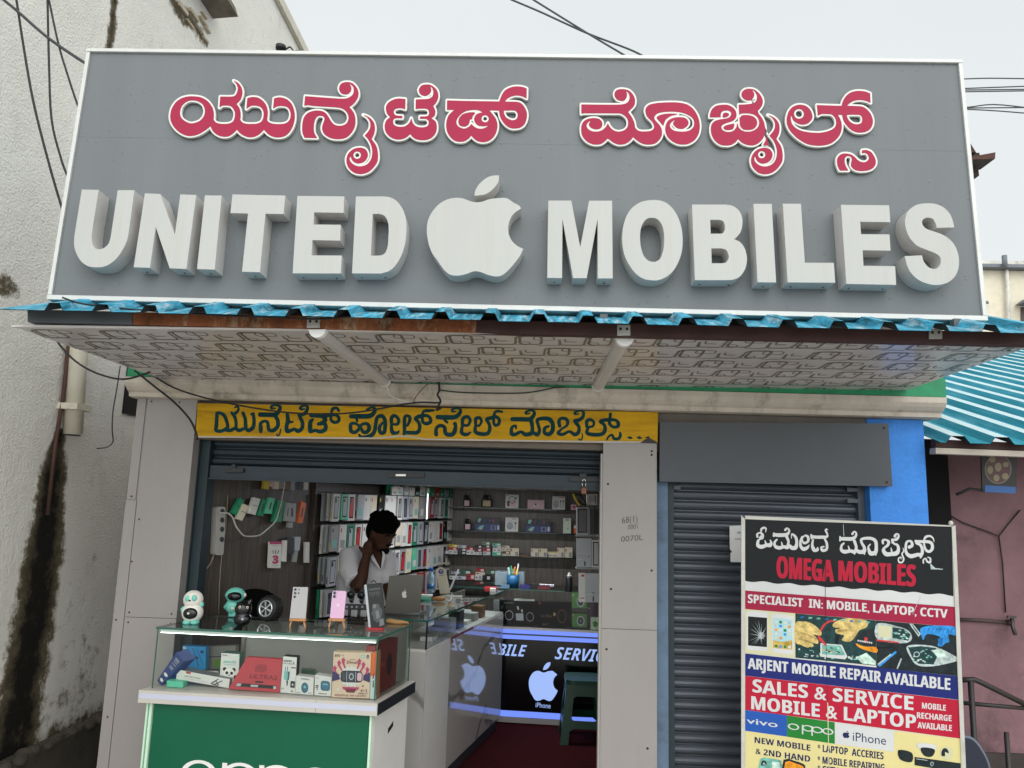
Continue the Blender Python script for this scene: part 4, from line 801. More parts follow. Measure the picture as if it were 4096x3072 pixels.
ALF = "1528,315c 1545,240 1600,160 1690,90 1770,68 1832,66c 1820,150 1760,230 1680,290 1600,310"
def apple(x0, y0, w, h):    # bitten apple outline scaled to a box; returns two contours
    f = lambda c: [(x0 + (p[0] - 943) / 1187 * w, y0 + (p[1] - 66) / 1244 * h) for p in ctr(c, 0, 0, 1, 3)]
    return f(APL), f(ALF)
for c in apple(1066, 1424, 44, 46):
    LV[0] += .000006; ab.flat(FOm, [[FOm.px(*r8(*p)) for p in c]], LV[0], oc['ink'])
# rounded brand words drawn as strokes: vivo / oppo
def rings(cx, cy, rx, ry, w, sl): # elliptical ring sheared along the text slope
    o = [(cx + rx * math.cos(k * .2618), cy + ry * math.sin(k * .2618) + sl * rx * math.cos(k * .2618)) for k in range(24)]
    i = [(cx + (rx - w) * math.cos(k * .2618), cy + (ry - w * .62) * math.sin(k * .2618) + sl * rx * math.cos(k * .2618)) for k in range(24)]
    return [o, i]
def artc(cons, k, F=None):
    LV[0] += .000006; ab.flat(FOm, [[FOm.px(*r8(*p)) for p in c] for c in cons], LV[0], oc[k])
for cx, cy, st in [(755, 1398, 0), (845, 1408, 1), (905, 1418, 1), (972, 1428, 0)]:
    artc(rings(cx, cy, 36, 20, 10, .13), 'white')
for x, y in [(808, 1385), (868, 1394)]: artc([[(x, y), (x + 9, y + 1), (x + 9, y + 62), (x, y + 60)]], 'white')
wr('vivo', 458, 1342, 655, 1368, 34, 36, 'white', .01, 0)
# pictures: two phones
artc([ctr('470,672 520,668 580,676 592,690 590,900 580,920 520,914 470,908 462,896 460,690', 0, 0, 1, 2)], 'white'); art('468,700 588,710 587,895 468,885', 'black')
cr = random.Random(3)
for k in range(26):
    a = cr.random() * 6.28; L = 25 + cr.random() * 75; x, y = 551, 822
    x1, y1 = x + math.cos(a) * L, y + math.sin(a) * L * 1.1
    x1 = min(max(x1, 470), 586); y1 = min(max(y1, 712), 884); nx, ny = -math.sin(a) * 1.6, math.cos(a) * 1.6
    art('%f,%f %f,%f %f,%f' % (x + nx, y + ny, x - nx, y - ny, x1, y1), 'silver')
for rr_ in (10, 18):
    for k in range(8):
        a = k * .785; art('%f,%f %f,%f %f,%f' % (551 + rr_ * math.cos(a), 822 + rr_ * math.sin(a), 551 + (rr_ + 3) * math.cos(a + .4), 822 + (rr_ + 3) * math.sin(a + .4), 551 + rr_ * math.cos(a + .8), 822 + rr_ * math.sin(a + .8)), 'white')
artc([ctr('628,688 680,686 745,700 756,716 754,920 744,940 680,934 628,924 620,912 618,700', 0, 0, 1, 2)], 'white'); art('625,710 748,722 747,912 625,900', 'sky'); art('625,850 680,862 747,850 747,912 625,900', 'hill')
pal = ['white', 'cream', 'silver', 'green', 'orange', 'glove', 'white']
for j in range(5):
    for i in range(4):
        if j == 4 and i > 1: continue
        x, y = 637 + i * 28, 726 + j * 25 + i * 2.4; art('%f,%f %f,%f %f,%f %f,%f' % (x, y, x + 17, y + 1.5, x + 17, y + 18, x, y + 16), pal[(i * 3 + j * 2) % 7])
for i in range(4):
    x, y = 637 + i * 28, 879 + i * 2.4; art('%f,%f %f,%f %f,%f %f,%f' % (x, y, x + 17, y + 1.5, x + 17, y + 18, x, y + 16), ['green', 'glove', 'green', 'white'][i])
# hands working on a circuit board
for k in range(70):
    x = 770 + cr.random() * 480; y = 900 + (x - 770) * .13 + cr.random() * 60; w, h = 6 + cr.random() * 22, 4 + cr.random() * 12
    if y + h < 955 + (x - 770) * .1: art('%f,%f %f,%f %f,%f %f,%f' % (x, y, x + w, y + w * .1, x + w, y + h, x, y + h), cr.choice(['pcb', 'pcbw', 'silver', 'dgreen']))
art('925,870 1060,880 1096,955 1080,972 925,955', 'white'); art('935,878 1052,886 1084,948 935,940', 'pcb')
for k in range(14):
    x = 940 + cr.random() * 100; y = 885 + cr.random() * 45; art('%f,%f %f,%f %f,%f %f,%f' % (x, y, x + 14, y + 2, x + 14, y + 9, x, y + 8), cr.choice(['pcbw', 'dgreen', 'silver', 'orange']))
art('1150,960 1215,930 1275,985 1275,1008 1190,998', 'pcbw')
art('768,745 810,732 860,740 905,770 932,800 925,822 880,815 905,840 910,872 880,868 840,850 880,880 870,895 820,880 850,890 845,898 800,880 768,860', 'skin', True)
art('800,800 850,812 905,842 900,848 845,822 798,806', 'skin2'); art('790,838 840,850 880,872 870,876 830,858 788,846', 'skin2')
art('1003,750 1040,725 1100,712 1180,718 1225,735 1215,770 1170,790 1145,830 1110,860 1060,850 1075,820 1030,810 1020,785 1050,775 1010,770', 'skin', True)
art('1030,790 1080,780 1110,790 1085,796 1040,800', 'skin2'); art('1020,815 1050,812 1035,880 1018,872', 'black')
art('905,815 930,835 968,885 958,888 915,850', 'wire'); art('930,800 925,780 950,745 985,725 1015,728 1018,736 988,736 958,754 936,785', 'wire', True)
art('1180,800 1275,770 1275,890 1200,880 1150,850', 'char'); art('1150,870 1200,890 1278,895 1278,930 1200,910 1160,890', 'orange', True); art('1205,830 1225,838 1215,870 1200,865', 'wire')
for k in range(8): art('%f,%f %f,%f %f,%f %f,%f' % (1160 + k * 12, 848 + k * 2, 1168 + k * 12, 849 + k * 2, 1168 + k * 12, 860 + k * 2, 1160 + k * 12, 858 + k * 2), 'white')
for k in range(9): art('%f,%f %f,%f %f,%f %f,%f' % (800 + k * 52, 700 + k * 4, 822 + k * 52, 701 + k * 4, 818 + k * 52, 712 + k * 4, 796 + k * 52, 711 + k * 4), 'pcb' if k % 3 else 'glove2')
art('1285,745 1420,765 1490,800 1500,850 1440,870 1285,845', 'silver', True)
art('1380,770 1450,778 1495,815 1480,855 1380,838', 'dgreen')
for k in range(16):
    x = 1385 + cr.random() * 90; y = 780 + cr.random() * 60; art('%f,%f %f,%f %f,%f %f,%f' % (x, y, x + 16, y + 2, x + 15, y + 9, x, y + 8), cr.choice(['pcbw', 'pcb', 'silver']))
art('1290,755 1375,764 1370,840 1290,830', 'cream'); art('1280,845 1420,862 1420,870 1280,856', 'wire')
art('1485,745 1510,748 1560,812 1545,830', 'silver'); art('1500,756 1508,757 1549,810 1545,816', 'dgreen')
art('1560,775 1640,758 1786,768 1788,820 1735,815 1740,860 1715,870 1690,890 1665,880 1680,830 1600,812 1575,850 1562,820', 'glove', True)
for k in range(7): art('%f,%f %f,%f %f,%f' % (1610 + k * 24, 772 + k, 1618 + k * 24, 773 + k, 1600 + k * 24, 806 + k), 'glove2')
art('1665,840 1700,836 1695,885 1672,880', 'glove2')
art('1470,890 1560,880 1660,895 1790,960 1790,982 1640,1015 1540,1010 1495,960', 'silver', True); art('1478,896 1560,888 1655,900 1660,960 1640,1004 1545,1000 1503,956', 'dgreen')
for k in range(26):
    x = 1490 + cr.random() * 140; y = 895 + cr.random() * 90; art('%f,%f %f,%f %f,%f %f,%f' % (x, y, x + 12, y + 2, x + 12, y + 9, x, y + 8), cr.choice(['pcbw', 'pcb', 'silver', 'char', 'pcb']))
art('1625,915 1690,905 1733,952 1668,962', 'pcbw'); artc(rings(1533, 940, 20, 17, 6, 0), 'silver')
art('1285,1010 1400,918 1408,928 1300,1018', 'glove'); art('1285,1000 1370,935 1374,942 1290,1010', 'silver'); art('1405,1030 1432,965 1440,968 1414,1034', 'silver'); art('1281,895 1375,892 1375,900 1281,906', 'black')
# cameras, recorder and handsets at the bottom
art('1420,1545 1500,1560 1508,1610 1480,1622 1425,1600', 'char', True); art('1415,1545 1432,1545 1436,1572 1418,1570', 'black')
artc([ctr('1545,1500 1640,1510 1660,1535 1600,1552 1540,1530', 0, 0, 1, 3)], 'white'); art('1560,1530 1645,1540 1630,1585 1580,1580', 'char', True)
artc([ctr('1685,1540 1720,1522 1760,1540 1755,1590 1715,1605 1688,1580', 0, 0, 1, 3)], 'cream'); artc(rings(1712, 1566, 24, 34, 24, 0), 'char')
art('1520,1588 1810,1628 1812,1690 1520,1640', 'char'); artc(rings(1630, 1632, 10, 14, 4, 0), 'silver'); art('1530,1598 1600,1608 1600,1612 1530,1602', 'silver')
artc([ctr('545,1600 610,1598 672,1610 680,1630 680,1740 545,1720', 0, 0, 1, 2)], 'pcb'); artc(rings(568, 1632, 18, 22, 18, 0), 'char'); artc(rings(568, 1632, 8, 9, 8, 0), 'silver'); artc([[(620, 1618), (668, 1624), (668, 1720), (620, 1712)]], 'pcbw')
artc([ctr('692,1606 760,1612 820,1634 830,1660 830,1750 692,1740', 0, 0, 1, 2)], 'char'); artc([ctr('704,1620 760,1626 812,1646 820,1668 820,1750 704,1740', 0, 0, 1, 2)], 'orange')
# creases, the split down the middle and the hole with its flap
art('956,330 959,330 957,620 954,620', 'black'); art('955,620 957,620 971,1240 969,1240', 'char'); art('968,1240 974,1250 977,1440 982,1660 978,1660 972,1440', 'cream')
art('1560,565 1563,566 1508,690 1505,689', 'silver'); art('1618,365 1650,395 1700,400 1695,405 1622,403', 'silver'); art('1675,395 1700,362 1705,385 1690,402', 'black'); art('1068,120 1071,120 1075,195 1072,195', 'silver')
ab.build('print', om)
O1 = ["350,440,20 345,390,20 390,358,14 450,390,26 445,455,32 390,490,14 362,530,28 360,610,34 430,640,40 520,612,34 560,605,36 605,605,42 628,560,26 605,500,8", "425,345,13 430,285,22 480,255,22 522,275,16 515,350,5", "500,510,7 520,570,20", "380,462,6 405,440,14 410,420,10",
      "680,365,16 680,420,22", "690,395,32 780,405,38 930,395,36 985,340,22 982,290,18 940,265,14 912,300,24", "940,440,30 975,530,24 960,620,28", "760,540,40", "740,495,18 700,540,22 695,600,26 730,645,34 800,660,36 880,640,30 950,650,38 1000,615,24 1040,660,38 1115,655,42 1140,570,28 1130,470,28 1090,410,24 1040,385,14 1035,470,7", "835,545,9 850,610,20",
      "1320,560,26 1280,560,24 1255,520,14 1260,460,10 1310,412,18 1365,440,26 1372,520,26 1320,565,22", "1250,440,20 1215,530,22 1222,630,28 1280,685,38 1355,655,30 1392,600,7", "1430,400,18 1440,470,20", "1440,430,28 1520,445,32 1650,445,32 1740,440,26 1758,390,16 1722,315,20 1738,285,14 1770,300,5", "1700,480,18 1745,570,25 1740,690,25 1660,710,32 1635,650,18 1690,635,14", "1470,500,18 1452,600,26 1475,680,36 1500,715,30 1555,700,30 1560,660,16"]
O2 = ["165,355,12 165,420,14", "175,388,26 250,390,30 370,388,30 425,340,19 425,290,14 395,272,11 368,308,20", "400,430,25 430,520,22 420,580,24", "240,492,32", "225,465,16 190,500,18 185,570,24 240,602,32 340,590,25 400,605,32 435,575,20 480,605,32 555,595,34 562,530,24 522,462,20 512,405,20 570,382,22 680,385,25 745,430,28 758,520,26 745,610,32 670,630,36 640,580,24 628,520,14 660,480,10", "685,512,36", "300,510,8 315,560,15", "560,620,18 565,645,8", "750,630,18 752,660,8", "400,620,16 402,645,6",
      "868,465,17 865,420,20 910,405,13 962,440,24 942,500,22 900,530,18 875,580,28 920,640,36 1000,640,32 1090,625,36 1122,560,26 1102,490,20 1050,470,15 1015,400,14 1020,460,10", "1030,405,16 1085,400,24 1122,360,18 1118,320,14 1085,308,10 1065,345,24", "1000,540,7 1010,590,15", "1195,540,5 1208,590,10 1180,640,12 1208,720,13 1180,775,14 1130,770,14 1122,715,10 1160,690,9 1165,720,7",
      "1300,525,28 1345,500,24 1335,440,20 1290,425,16 1250,460,20 1240,560,20 1260,635,26 1330,675,34 1430,650,30 1500,645,28 1512,560,24 1480,490,22 1420,460,22 1400,420,14", "1400,425,16 1500,435,23 1620,440,25 1672,480,24 1672,560,26 1620,600,22 1570,570,20 1545,500,15 1540,420,13 1570,360,20 1640,345,16 1690,385,12 1705,440,4", "1490,680,22 1480,705,8", "1530,785,12 1530,735,12 1570,712,10 1590,760,15 1640,775,17 1642,710,13 1600,690,7"]
b = MB(); strokes_mesh(b, FOm, [(2960, 2060, 5.027, O1), (3320, 2060, 4.096, O2)], LV[0] + .0001, LV[0] + .0001, oc['white'], 1.1); b.build('lettering', om, label='white Kannada words on black')

# ================================================================ RIGHT: neighbouring lean-to house
nb = thing('lean_to_house', (3.2, .5, 0), 'pink walled lean-to house under a blue corrugated roof on the right', 'house')
m_pink = M('dirty_pink_wall', '#7d5d61', rough=.9, var=.2, vs=4, bump=.3, bs=40, dirt=.6, dirt_col='#2c2021', ds=3.5)
b = MB(); b.box((2.5, .6, 0), (3.06, .75, 2.17), m_pink); b.box((3.06, .62, 1.75), (6, .75, 2.17), m_pink); b.box((3.75, .6, 0), (6, .75, 1.75), m_pink); b.build('wall', nb)
b = MB(); b.box((2.49, .58, 0), (3.059, .599, .42), M('soot_dado', '#3b3331', rough=.9, var=.4, vs=5)); b.build('dado', nb)
b = MB(); b.box((3.06, .70, 0), (3.75, .74, 1.75), M('doorway_shade_black', '#0d0b0b', rough=1, var=0)); b.build('doorway_shade_sheet', nb)  # black sheet painting the darkness inside the open doorway
b = MB(); b.box((2.101, .55, 0), (2.5, .7, 2.2), M('gap_shade_black', '#14100f', rough=1, var=.2)); b.build('gap_shade_sheet', nb)  # black sheet standing for the shade in the gap beside the shop
m_teal2 = M('teal_roof_sheet', '#3b889a', spec=0, rough=.55, var=.3, vs=2, stretch=(12, .8, 1), dirt=.35, dirt_col='#8fb3b9', ds=2)
xl = PY(3848, 1772, -.1)
sl2 = .315
b = corr(2.115, 6.2, -.1, xl.z, 10.0, xl.z + 10.1 * sl2, .225, .036, m_teal2, m_bs2, off=2.2, rw=.034, mrib=M('rib_sky_sheen', '#b4cdd1', rough=.45, var=.1, dirt=.3, dirt_col='#6fa9b1', ds=5)); b.build('roof', nb)  # rib tops coloured pale for the sky reflected on them
def yq(F, pts): return [F.px(*p) for p in pts]
FG = Fr((0, -.03, 0), (1, 0, 0))
b = MB(); b.slab(FG, yq(FG, [(3743, 1788), (4200, 1806), (4200, 1776), (3743, 1757)]), -.05, 0, m_rust2); b.build('purlin', nb)
FG2 = Fr((0, -.06, 0), (1, 0, 0))
b = MB(); b.slab(FG2, yq(FG2, [(3743, 1814), (4200, 1831), (4200, 1808), (3743, 1791)]), -.06, 0, M('cream_gutter', '#a79d8f', rough=.5, var=.1, dirt=.3)); b.build('gutter', nb)
FP = Fr((0, .598, 0), (1, 0, 0))
m_cbl = M('black_cable', '#141414', rough=.6, var=0); m_cblg = M('grey_cable', '#3b3d40', rough=.6, var=0); m_cblw = M('white_cable', '#c9c6c0', rough=.5, var=0)
def cable(pts, y, r, label, m=None, plane=None, name='cable', sub=4):
    P = ctr(' '.join('%f,%f' % p for p in pts), 0, 0, 1, sub, False)
    W_ = [plane(*p) if plane else PY(p[0], p[1], y) for p in P]
    b = MB(); b.tube(W_, r, m or m_cbl, 6); return b.build(name, label=label, cat='cable')
wpn = lambda x, y: FP.hit(x, y, .012)
b = MB(); b.tube([wpn(*p) for p in [(3745, 2030), (3850, 2090), (3960, 2130), (3995, 2145), (4030, 2100), (4080, 2040)]], .004, m_cbl, 6); b.build('wire', nb)
b = MB(); b.tube([wpn(*p) for p in [(3995, 2145), (4010, 2250), (4022, 2450)]], .004, m_cbl, 6); b.build('wire', nb)
b = MB(); b.tube([wpn(*p) for p in [(3840, 2478), (3940, 2482), (4030, 2490)]], .010, M('grimy_pipe', '#4a3a3a', rough=.6), 8); p = wpn(4036, 2490)
b.lathe([(.014, -.02), (.018, 0), (.018, .02), (.01, .035)], p, M('grimy_pipe'), 10, (0, -1, 0)); b.tube([p + Vector((0, -.03, .03)), p + Vector((0, -.03, -.02)), p + Vector((0, -.05, -.06))], .011, M('dull_tap_metal', '#4b4542', rough=.4, metal=.6), 8); b.box((p.x - .025, p.y - .035, p.z + .03), (p.x + .025, p.y - .022, p.z + .042), M('dull_tap_metal')); b.build('tap', nb)
# food poster hung under the eave
FPo = Fr((0, .3, 0), (1, 0, 0)); po = thing('food_poster', FPo.hit(3985, 1970), 'small printed picture of egg curry in an oval dish under the right eave', 'poster')
b = MB(); b.slab(FPo, yq(FPo, [(3930, 1968), (4066, 1974), (4068, 1820), (3925, 1815)]), -.01, 0, M('poster_brown', '#241f1d', rough=.5)); b.slab(FPo, yq(FPo, [(3938, 1968), (4062, 1974), (4062, 1948), (3938, 1940)]), .001, .003, M('poster_blue', '#2f5f9e', rough=.5))
def elp(cx, cy, rx, ry, n=20): return [FPo.px(cx + rx * math.cos(6.2832 * k / n), cy + ry * math.sin(6.2832 * k / n)) for k in range(n)]
b.flat(FPo, [elp(3992, 1876, 54, 60)], .0015, M('dish_rim', '#6f675b', rough=.4)); b.flat(FPo, [elp(3992, 1876, 49, 55)], .0019, M('curry_red', '#4f211b', rough=.4))
for i, (x, y, rx, ry) in enumerate([(3992, 1868, 14, 18), (3960, 1880, 12, 16), (3985, 1912, 12, 14), (4022, 1858, 12, 11), (4020, 1905, 13, 13), (3968, 1838, 14, 12)]):
    b.flat(FPo, [elp(x, y, rx, ry)], .0022 + i * .00004, M('egg_white', '#857859', rough=.4))
b.build('print', po)
b = MB(); b.tube([FPo.hit(3826, 1978), FPo.hit(3880, 1955), FPo.hit(3930, 1962)], .008, m_blkm, 6); b.build('hanging_rod', po)
# handrail
FR_ = Fr((0, -.05, 0), (1, 0, 0)); hr = thing('handrail', FR_.hit(3882, 3300), 'brown steel handrail sloping down to the right beyond the advertising board', 'railing')
m_hr = M('brown_rail', '#241d1b', rough=.5, var=.2)
b = MB(); b.tube([FR_.hit(*p) for p in [(3845, 2720), (3895, 2718), (3925, 2730), (4130, 2832)]], .013, m_hr, 8); b.build('top_rail', hr)
b = MB(); b.tube([FR_.hit(*p) for p in [(3855, 2812), (4130, 2836)]], .010, m_hr, 8); b.build('mid_rail', hr)
b = MB(); p = FR_.hit(3882, 2722); b.tube([p, (p.x, p.y, 0)], .014, m_hr, 8); b.build('post', hr)
b = MB(); p = FR_.hit(4025, 2930); b.tube([p, (p.x, p.y, 0)], .012, m_hr, 8); b.build('post', hr)
# plastic chair seen from behind its back
ch = thing('plastic_chair', PY(3900, 3072, -.35) - Vector((0, 0, PY(3900, 3072, -.35).z)), 'dark blue plastic chair with a pale rim beside the advertising board', 'chair')
m_chb = M('navy_plastic', '#161c2e', rough=.35, var=.05); m_chr = M('worn_plastic_rim', '#5b6370', rough=.4)
FC = Fr((0, -.35, 0), (1, 0, 0)); cc = ctr('3846,3090c 3848,2962 3866,2950 3895,2962 3925,3000 3950,3050 3962,3110c', 0, 0, 1, 4, False)
cc = [FC.px(*p) for p in cc]; b = MB(); b.extr(FC, [cc], -.012, .004, m_chb); b.build('backrest', ch)
b = MB(); b.tube([FC.w(p[0], p[1], -.004) for p in cc], .009, m_chr, 8); b.build('rim', ch)
x0, x1 = min(p[0] for p in cc), max(p[0] for p in cc); zz = cc[0][1]
b = MB(); b.box((x0, -.75, .40), (x1 + .06, -.33, .43), m_chb); b.build('seat', ch, bevel=.01)
for (x, y) in ((x0 + .02, -.72), (x1 + .03, -.72)): b = MB(); b.tube([(x, y, .40), (x, y - .02, 0)], [.022, .016], m_chb, 8); b.build('leg', ch)
for x in (x0 + .02, x1 + .01): b = MB(); b.tube([(x, -.345, zz + .02), (x, -.345, .4), (x, -.31, 0)], [.016, .022, .016], m_chb, 8); b.build('leg', ch)

# ================================================================ FAR BUILDING AND ROOF END ON THE RIGHT
FFb = Fr((0, 14, 0), (1, 0, 0)); fb = thing('cream_building', FFb.hit(4100, 1400), 'cream painted flat roofed building far behind on the right', 'building')
m_cb = M('cream_paint', '#d6cdb8', rough=.85, var=.08, dirt=.2, ds=1); m_cw = M('parapet_white', '#cfccc4', rough=.8, var=.15, dirt=.6, ds=2); m_cg = M('grey_coping', '#6b7076', rough=.7)
b = MB(); b.slab(FFb, yq(FFb, [(3700, 1500), (4400, 1520), (4400, 1090), (3700, 1076)]), -6, 0, m_cb); b.build('wall', fb)
b = MB(); b.slab(FFb, yq(FFb, [(3700, 1075), (4400, 1089), (4400, 1076), (3700, 1063)]), -6.2, .25, m_cg); b.build('coping', fb)
b = MB(); b.slab(FFb, yq(FFb, [(3700, 1062), (4400, 1075), (4400, 1052), (3700, 1040)]), -.6, .05, m_cw); b.build('parapet', fb)
b = MB(); b.tube([FFb.hit(4020, 1066, .3), FFb.hit(4017, 1022, .3)], .06, m_cg, 8); b.build('vent_post', fb)
b = MB(); b.tube([FFb.hit(4026, 1080, .1), FFb.hit(4032, 1180, .1), FFb.hit(4036, 1420, .1)], .045, m_cw, 8); b.build('downpipe', fb)
b = MB(); q = yq(FFb, [(4058, 1222), (4300, 1240), (4300, 1202), (4085, 1202)]); b.slab(FFb, q, 0.02, .6, m_cg); b.build('window_hood', fb)
b = MB(); b.slab(FFb, yq(FFb, [(4082, 1330), (4260, 1340), (4260, 1236), (4082, 1230)]), -.05, .02, M('window_brown', '#4a3a33', rough=.4)); b.build('window', fb)
b = MB(); b.tube([FFb.hit(3946, 1205, .1), FFb.hit(3948, 1215, .1)], .04, m_cg, 6); b.build('bracket', fb)
FT = Fr((0, 3.2, 0), (1, 0, 0)); tr_ = thing('tiled_roof_end', FT.hit(3800, 690), 'dark clay tiled roof end poking out behind the right edge of the signboard', 'roof')
m_tile = M('dark_clay_tile', '#3b2a24', rough=.9, var=.4, vs=9, bump=.5)
for i, (pts, h) in enumerate([([(3700, 600), (3905, 610), (3880, 570), (3700, 556)], .5), ([(3700, 640), (3938, 645), (3932, 600), (3700, 596)], .35), ([(3700, 690), (3945, 682), (3942, 655), (3700, 648)], .2)]):
    b = MB(); b.slab(FT, yq(FT, pts), -h - .8, -.06 * i, m_tile); b.build('tile_course', tr_)
b = MB(); b.slab(FT, yq(FT, [(3700, 652), (3968, 644), (3970, 618), (3930, 622), (3700, 632)]), -.2, .05, M('old_timber', '#4d332a', rough=.85, var=.3)); b.build('rafter', tr_)
ps = thing('vent_pipe', PY(1122, 215, -.6), 'short black pipe stub sticking up behind the top edge of the signboard', 'pipe')
b = MB(); p = PY(1122, 207, -.6); b.lathe([(.02, -.7), (.02, .012), (.026, .013), (.026, .032), (.012, .034)], p, m_blkm, 12); b.build('pipe_body', ps)
cable([(1140, 200), (1160, 188), (1175, 204), (1190, 203), (1205, 210)], -.6, .004, 'short loop of black wire beside the pipe stub on the signboard top')

# ================================================================ CABLES
cable([(-30, -40), (16, 0), (76, 50), (193, 152), (342, 253), (430, 300)], -.72, .008, 'thick grey cable slanting down across the top left plaster wall', m_cblg)
cable([(60, -40), (66, 0), (95, 190), (133, 405), (190, 633), (247, 829), (300, 980)], -.72, .0055, 'leftmost black wire hanging down in front of the plaster wall')
cable([(188, -40), (190, 0), (196, 253), (206, 475), (240, 620), (269, 703), (310, 790)], -.72, .005, 'long black wire beside the signboard, second from the left')
cable([(186, -40), (196, 0), (234, 177), (272, 304), (313, 427), (360, 540)], -.72, .0048, 'black wire nearest the top left corner of the signboard')
cable([(1980, -30), (2049, 0), (2160, 47), (2236, 82), (2356, 136), (2514, 196), (2581, 228), (2680, 275)], 4, .011, 'longer overhead wire crossing the sky above the signboard, the flatter of the two', m_cblg)
cable([(2080, -35), (2135, 0), (2350, 133), (2508, 227), (2600, 285)], 4, .011, 'steeper of the two overhead wires crossing above the signboard', m_cblg)
for pts, lab in [([(3700, 322), (3848, 316), (3960, 313), (4130, 315)], 'topmost thin wire in the sky right of the signboard'), ([(3700, 360), (3852, 354), (4130, 344)], 'second wire from the top in the sky right of the signboard'),
                 ([(3700, 362), (3852, 360), (4130, 357)], 'third wire from the top in the sky right of the signboard'), ([(3700, 369), (3852, 367), (4130, 363)], 'fourth wire from the top, just under three close ones, right of the signboard'),
                 ([(3700, 436), (3860, 430), (3974, 418), (4130, 433)], 'arched wire in the lower bundle of the right sky'), ([(3700, 432), (3860, 437), (3980, 443), (4130, 455)], 'lowest wire in the right sky, sagging below the arched one'), ([(3700, 434), (3860, 432), (4130, 430)], 'straight wire crossing the arched one in the right sky')]:
    cable(pts, 3.0, .006, lab, m_cblg)
cable([(225, 1340), (228, 1364), (285, 1430), (354, 1478), (437, 1509), (506, 1516), (576, 1497), (600, 1488)], -.5, .005, 'twisted black cable sagging from the left canopy edge to the cornice')
cable([(538, 1481), (608, 1538), (696, 1608), (759, 1677), (785, 1734), (788, 1760)], -.16, .0055, 'thick black cable curving over the left pillar top to the shutter')
cable([(600, 1495), (696, 1551), (823, 1592), (987, 1627), (1171, 1652), (1350, 1655), (1477, 1642), (1654, 1611), (1755, 1611), (1760, 1600)], -.14, .005, 'long dark wire drooping across the yellow board')
cable([(1755, 1520), (1757, 1560), (1750, 1580), (1762, 1605), (1745, 1640), (1765, 1632)], -.13, .006, 'knotted black wire dropping from the soffit middle to the yellow board')
cable([(1755, 1560), (1856, 1570), (2046, 1573), (2130, 1568), (2217, 1551), (2260, 1548)], -.13, .004, 'thin green wire running right along the cornice from the knot', M('green_cable', '#20352c', var=0))
cable([(1536, 1522), (1548, 1545), (1560, 1580), (1603, 1600), (1654, 1611)], -.14, .0035, 'thin white wire from the left tube light down to the cornice', m_cblw)
cable([(1655, 1612), (1662, 1590), (1690, 1555), (1712, 1535)], -.13, .0025, 'thin orange wire climbing from the junction to the soffit', M('orange_cable', '#7a4a22', var=0))
cable([(481, 1462), (468, 1551), (452, 1646), (449, 1722), (452, 1766), (430, 1788), (389, 1794)], 0, .004, 'loose grey wire end hanging on the plaster wall left of the pillar', m_cblg, plane=lambda x, y: PX(x, y, -2.75))
cable([(250, 1190), (330, 1215), (500, 1235), (700, 1250), (900, 1262), (1100, 1268), (1260, 1276), (1400, 1266)], -1.13, .004, 'black wire strung along the corrugated edge under the signboard')

# ================================================================ INTERIOR: shared helpers
V2 = Vector
def FAt(px, py, z, u=(1, 0, 0)): return Fr(PZ(px, py, z), u)        # vertical frame through the point under a pixel at height z
ORD = ['first', 'second', 'third', 'fourth', 'fifth', 'sixth', 'seventh', 'eighth', 'ninth', 'tenth', 'eleventh', 'twelfth', 'thirteenth', 'fourteenth', 'fifteenth', 'sixteenth', 'seventeenth', 'eighteenth', 'nineteenth', 'twentieth']
def K(name, col='#808080', **k): return M(name, col, **dict(dict(rough=.45, var=.04), **k))
m_white = K('white_card', '#d8d6d0'); m_black = K('black_card', '#17181a'); m_redc = K('red_card', '#b3282c'); m_grn = K('green_card', '#1f8a63'); m_mint = K('mint_card', '#5fc4a0')
m_creamc = K('cream_card', '#d9cfb6'); m_yelc = K('yellow_card', '#d9bd3a'); m_greyc = K('grey_card', '#9b9c9c'); m_navy = K('navy_card', '#22386f'); m_bluec = K('blue_card', '#2a93cf'); m_pinkc = K('pink_card', '#d8b3bb'); m_org = K('orange_card', '#d8682c')
m_dgrey = K('charcoal_card', '#33363a'); m_brown = K('brown_card', '#7a5a3c'); m_gold = K('gold_plastic', '#b39a63', rough=.35); m_win = K('clear_window', '#5d6468', rough=.15); m_win2 = K('dark_window', '#24282b', rough=.15); m_silv = K('silver_card', '#b3b6ba', rough=.3)
m_edge = K('glass_edge_green', '#2c5a4d', rough=.15); g_pane = glass('clear_glass', '#f9fcfa', .55); g_dark = glass('counter_glass', '#eef7f2', 1.3)
m_lam = M('white_laminate', '#c9c6c1', rough=.3, var=.05); m_lam2 = M('cream_laminate', '#b7b1a8', rough=.4, var=.06, dirt=.15)
def marble():
    m = M('white_marble_laminate', '#b5b2ae', rough=.06, var=.04, vs=3, coat=1.0)
    t = m.node_tree; b = t.nodes['Principled BSDF']; tcn = N(t, 'ShaderNodeTexCoord'); w = N(t, 'ShaderNodeTexWave'); w.inputs['Scale'].default_value = .9; w.inputs['Distortion'].default_value = 9; w.inputs['Detail'].default_value = 4
    mp = N(t, 'ShaderNodeMapping'); mp.inputs['Rotation'].default_value = (.5, .6, .4); t.links.new(tcn.outputs['Object'], mp.inputs[0]); t.links.new(mp.outputs[0], w.inputs['Vector'])
    r = N(t, 'ShaderNodeMapRange'); r.inputs['From Min'].default_value = .955; r.inputs['From Max'].default_value = 1.0; r.inputs['To Max'].default_value = .75; t.links.new(w.outputs['Fac'], r.inputs['Value'])
    mx = N(t, 'ShaderNodeMix', data_type='RGBA'); mx.inputs['A'].default_value = lin('#b5b2ae'); mx.inputs['B'].default_value = lin('#6b6967'); t.links.new(r.outputs[0], mx.inputs['Factor']); t.links.new(mx.outputs['Result'], b.inputs['Base Color']); return m
m_marb = marble()
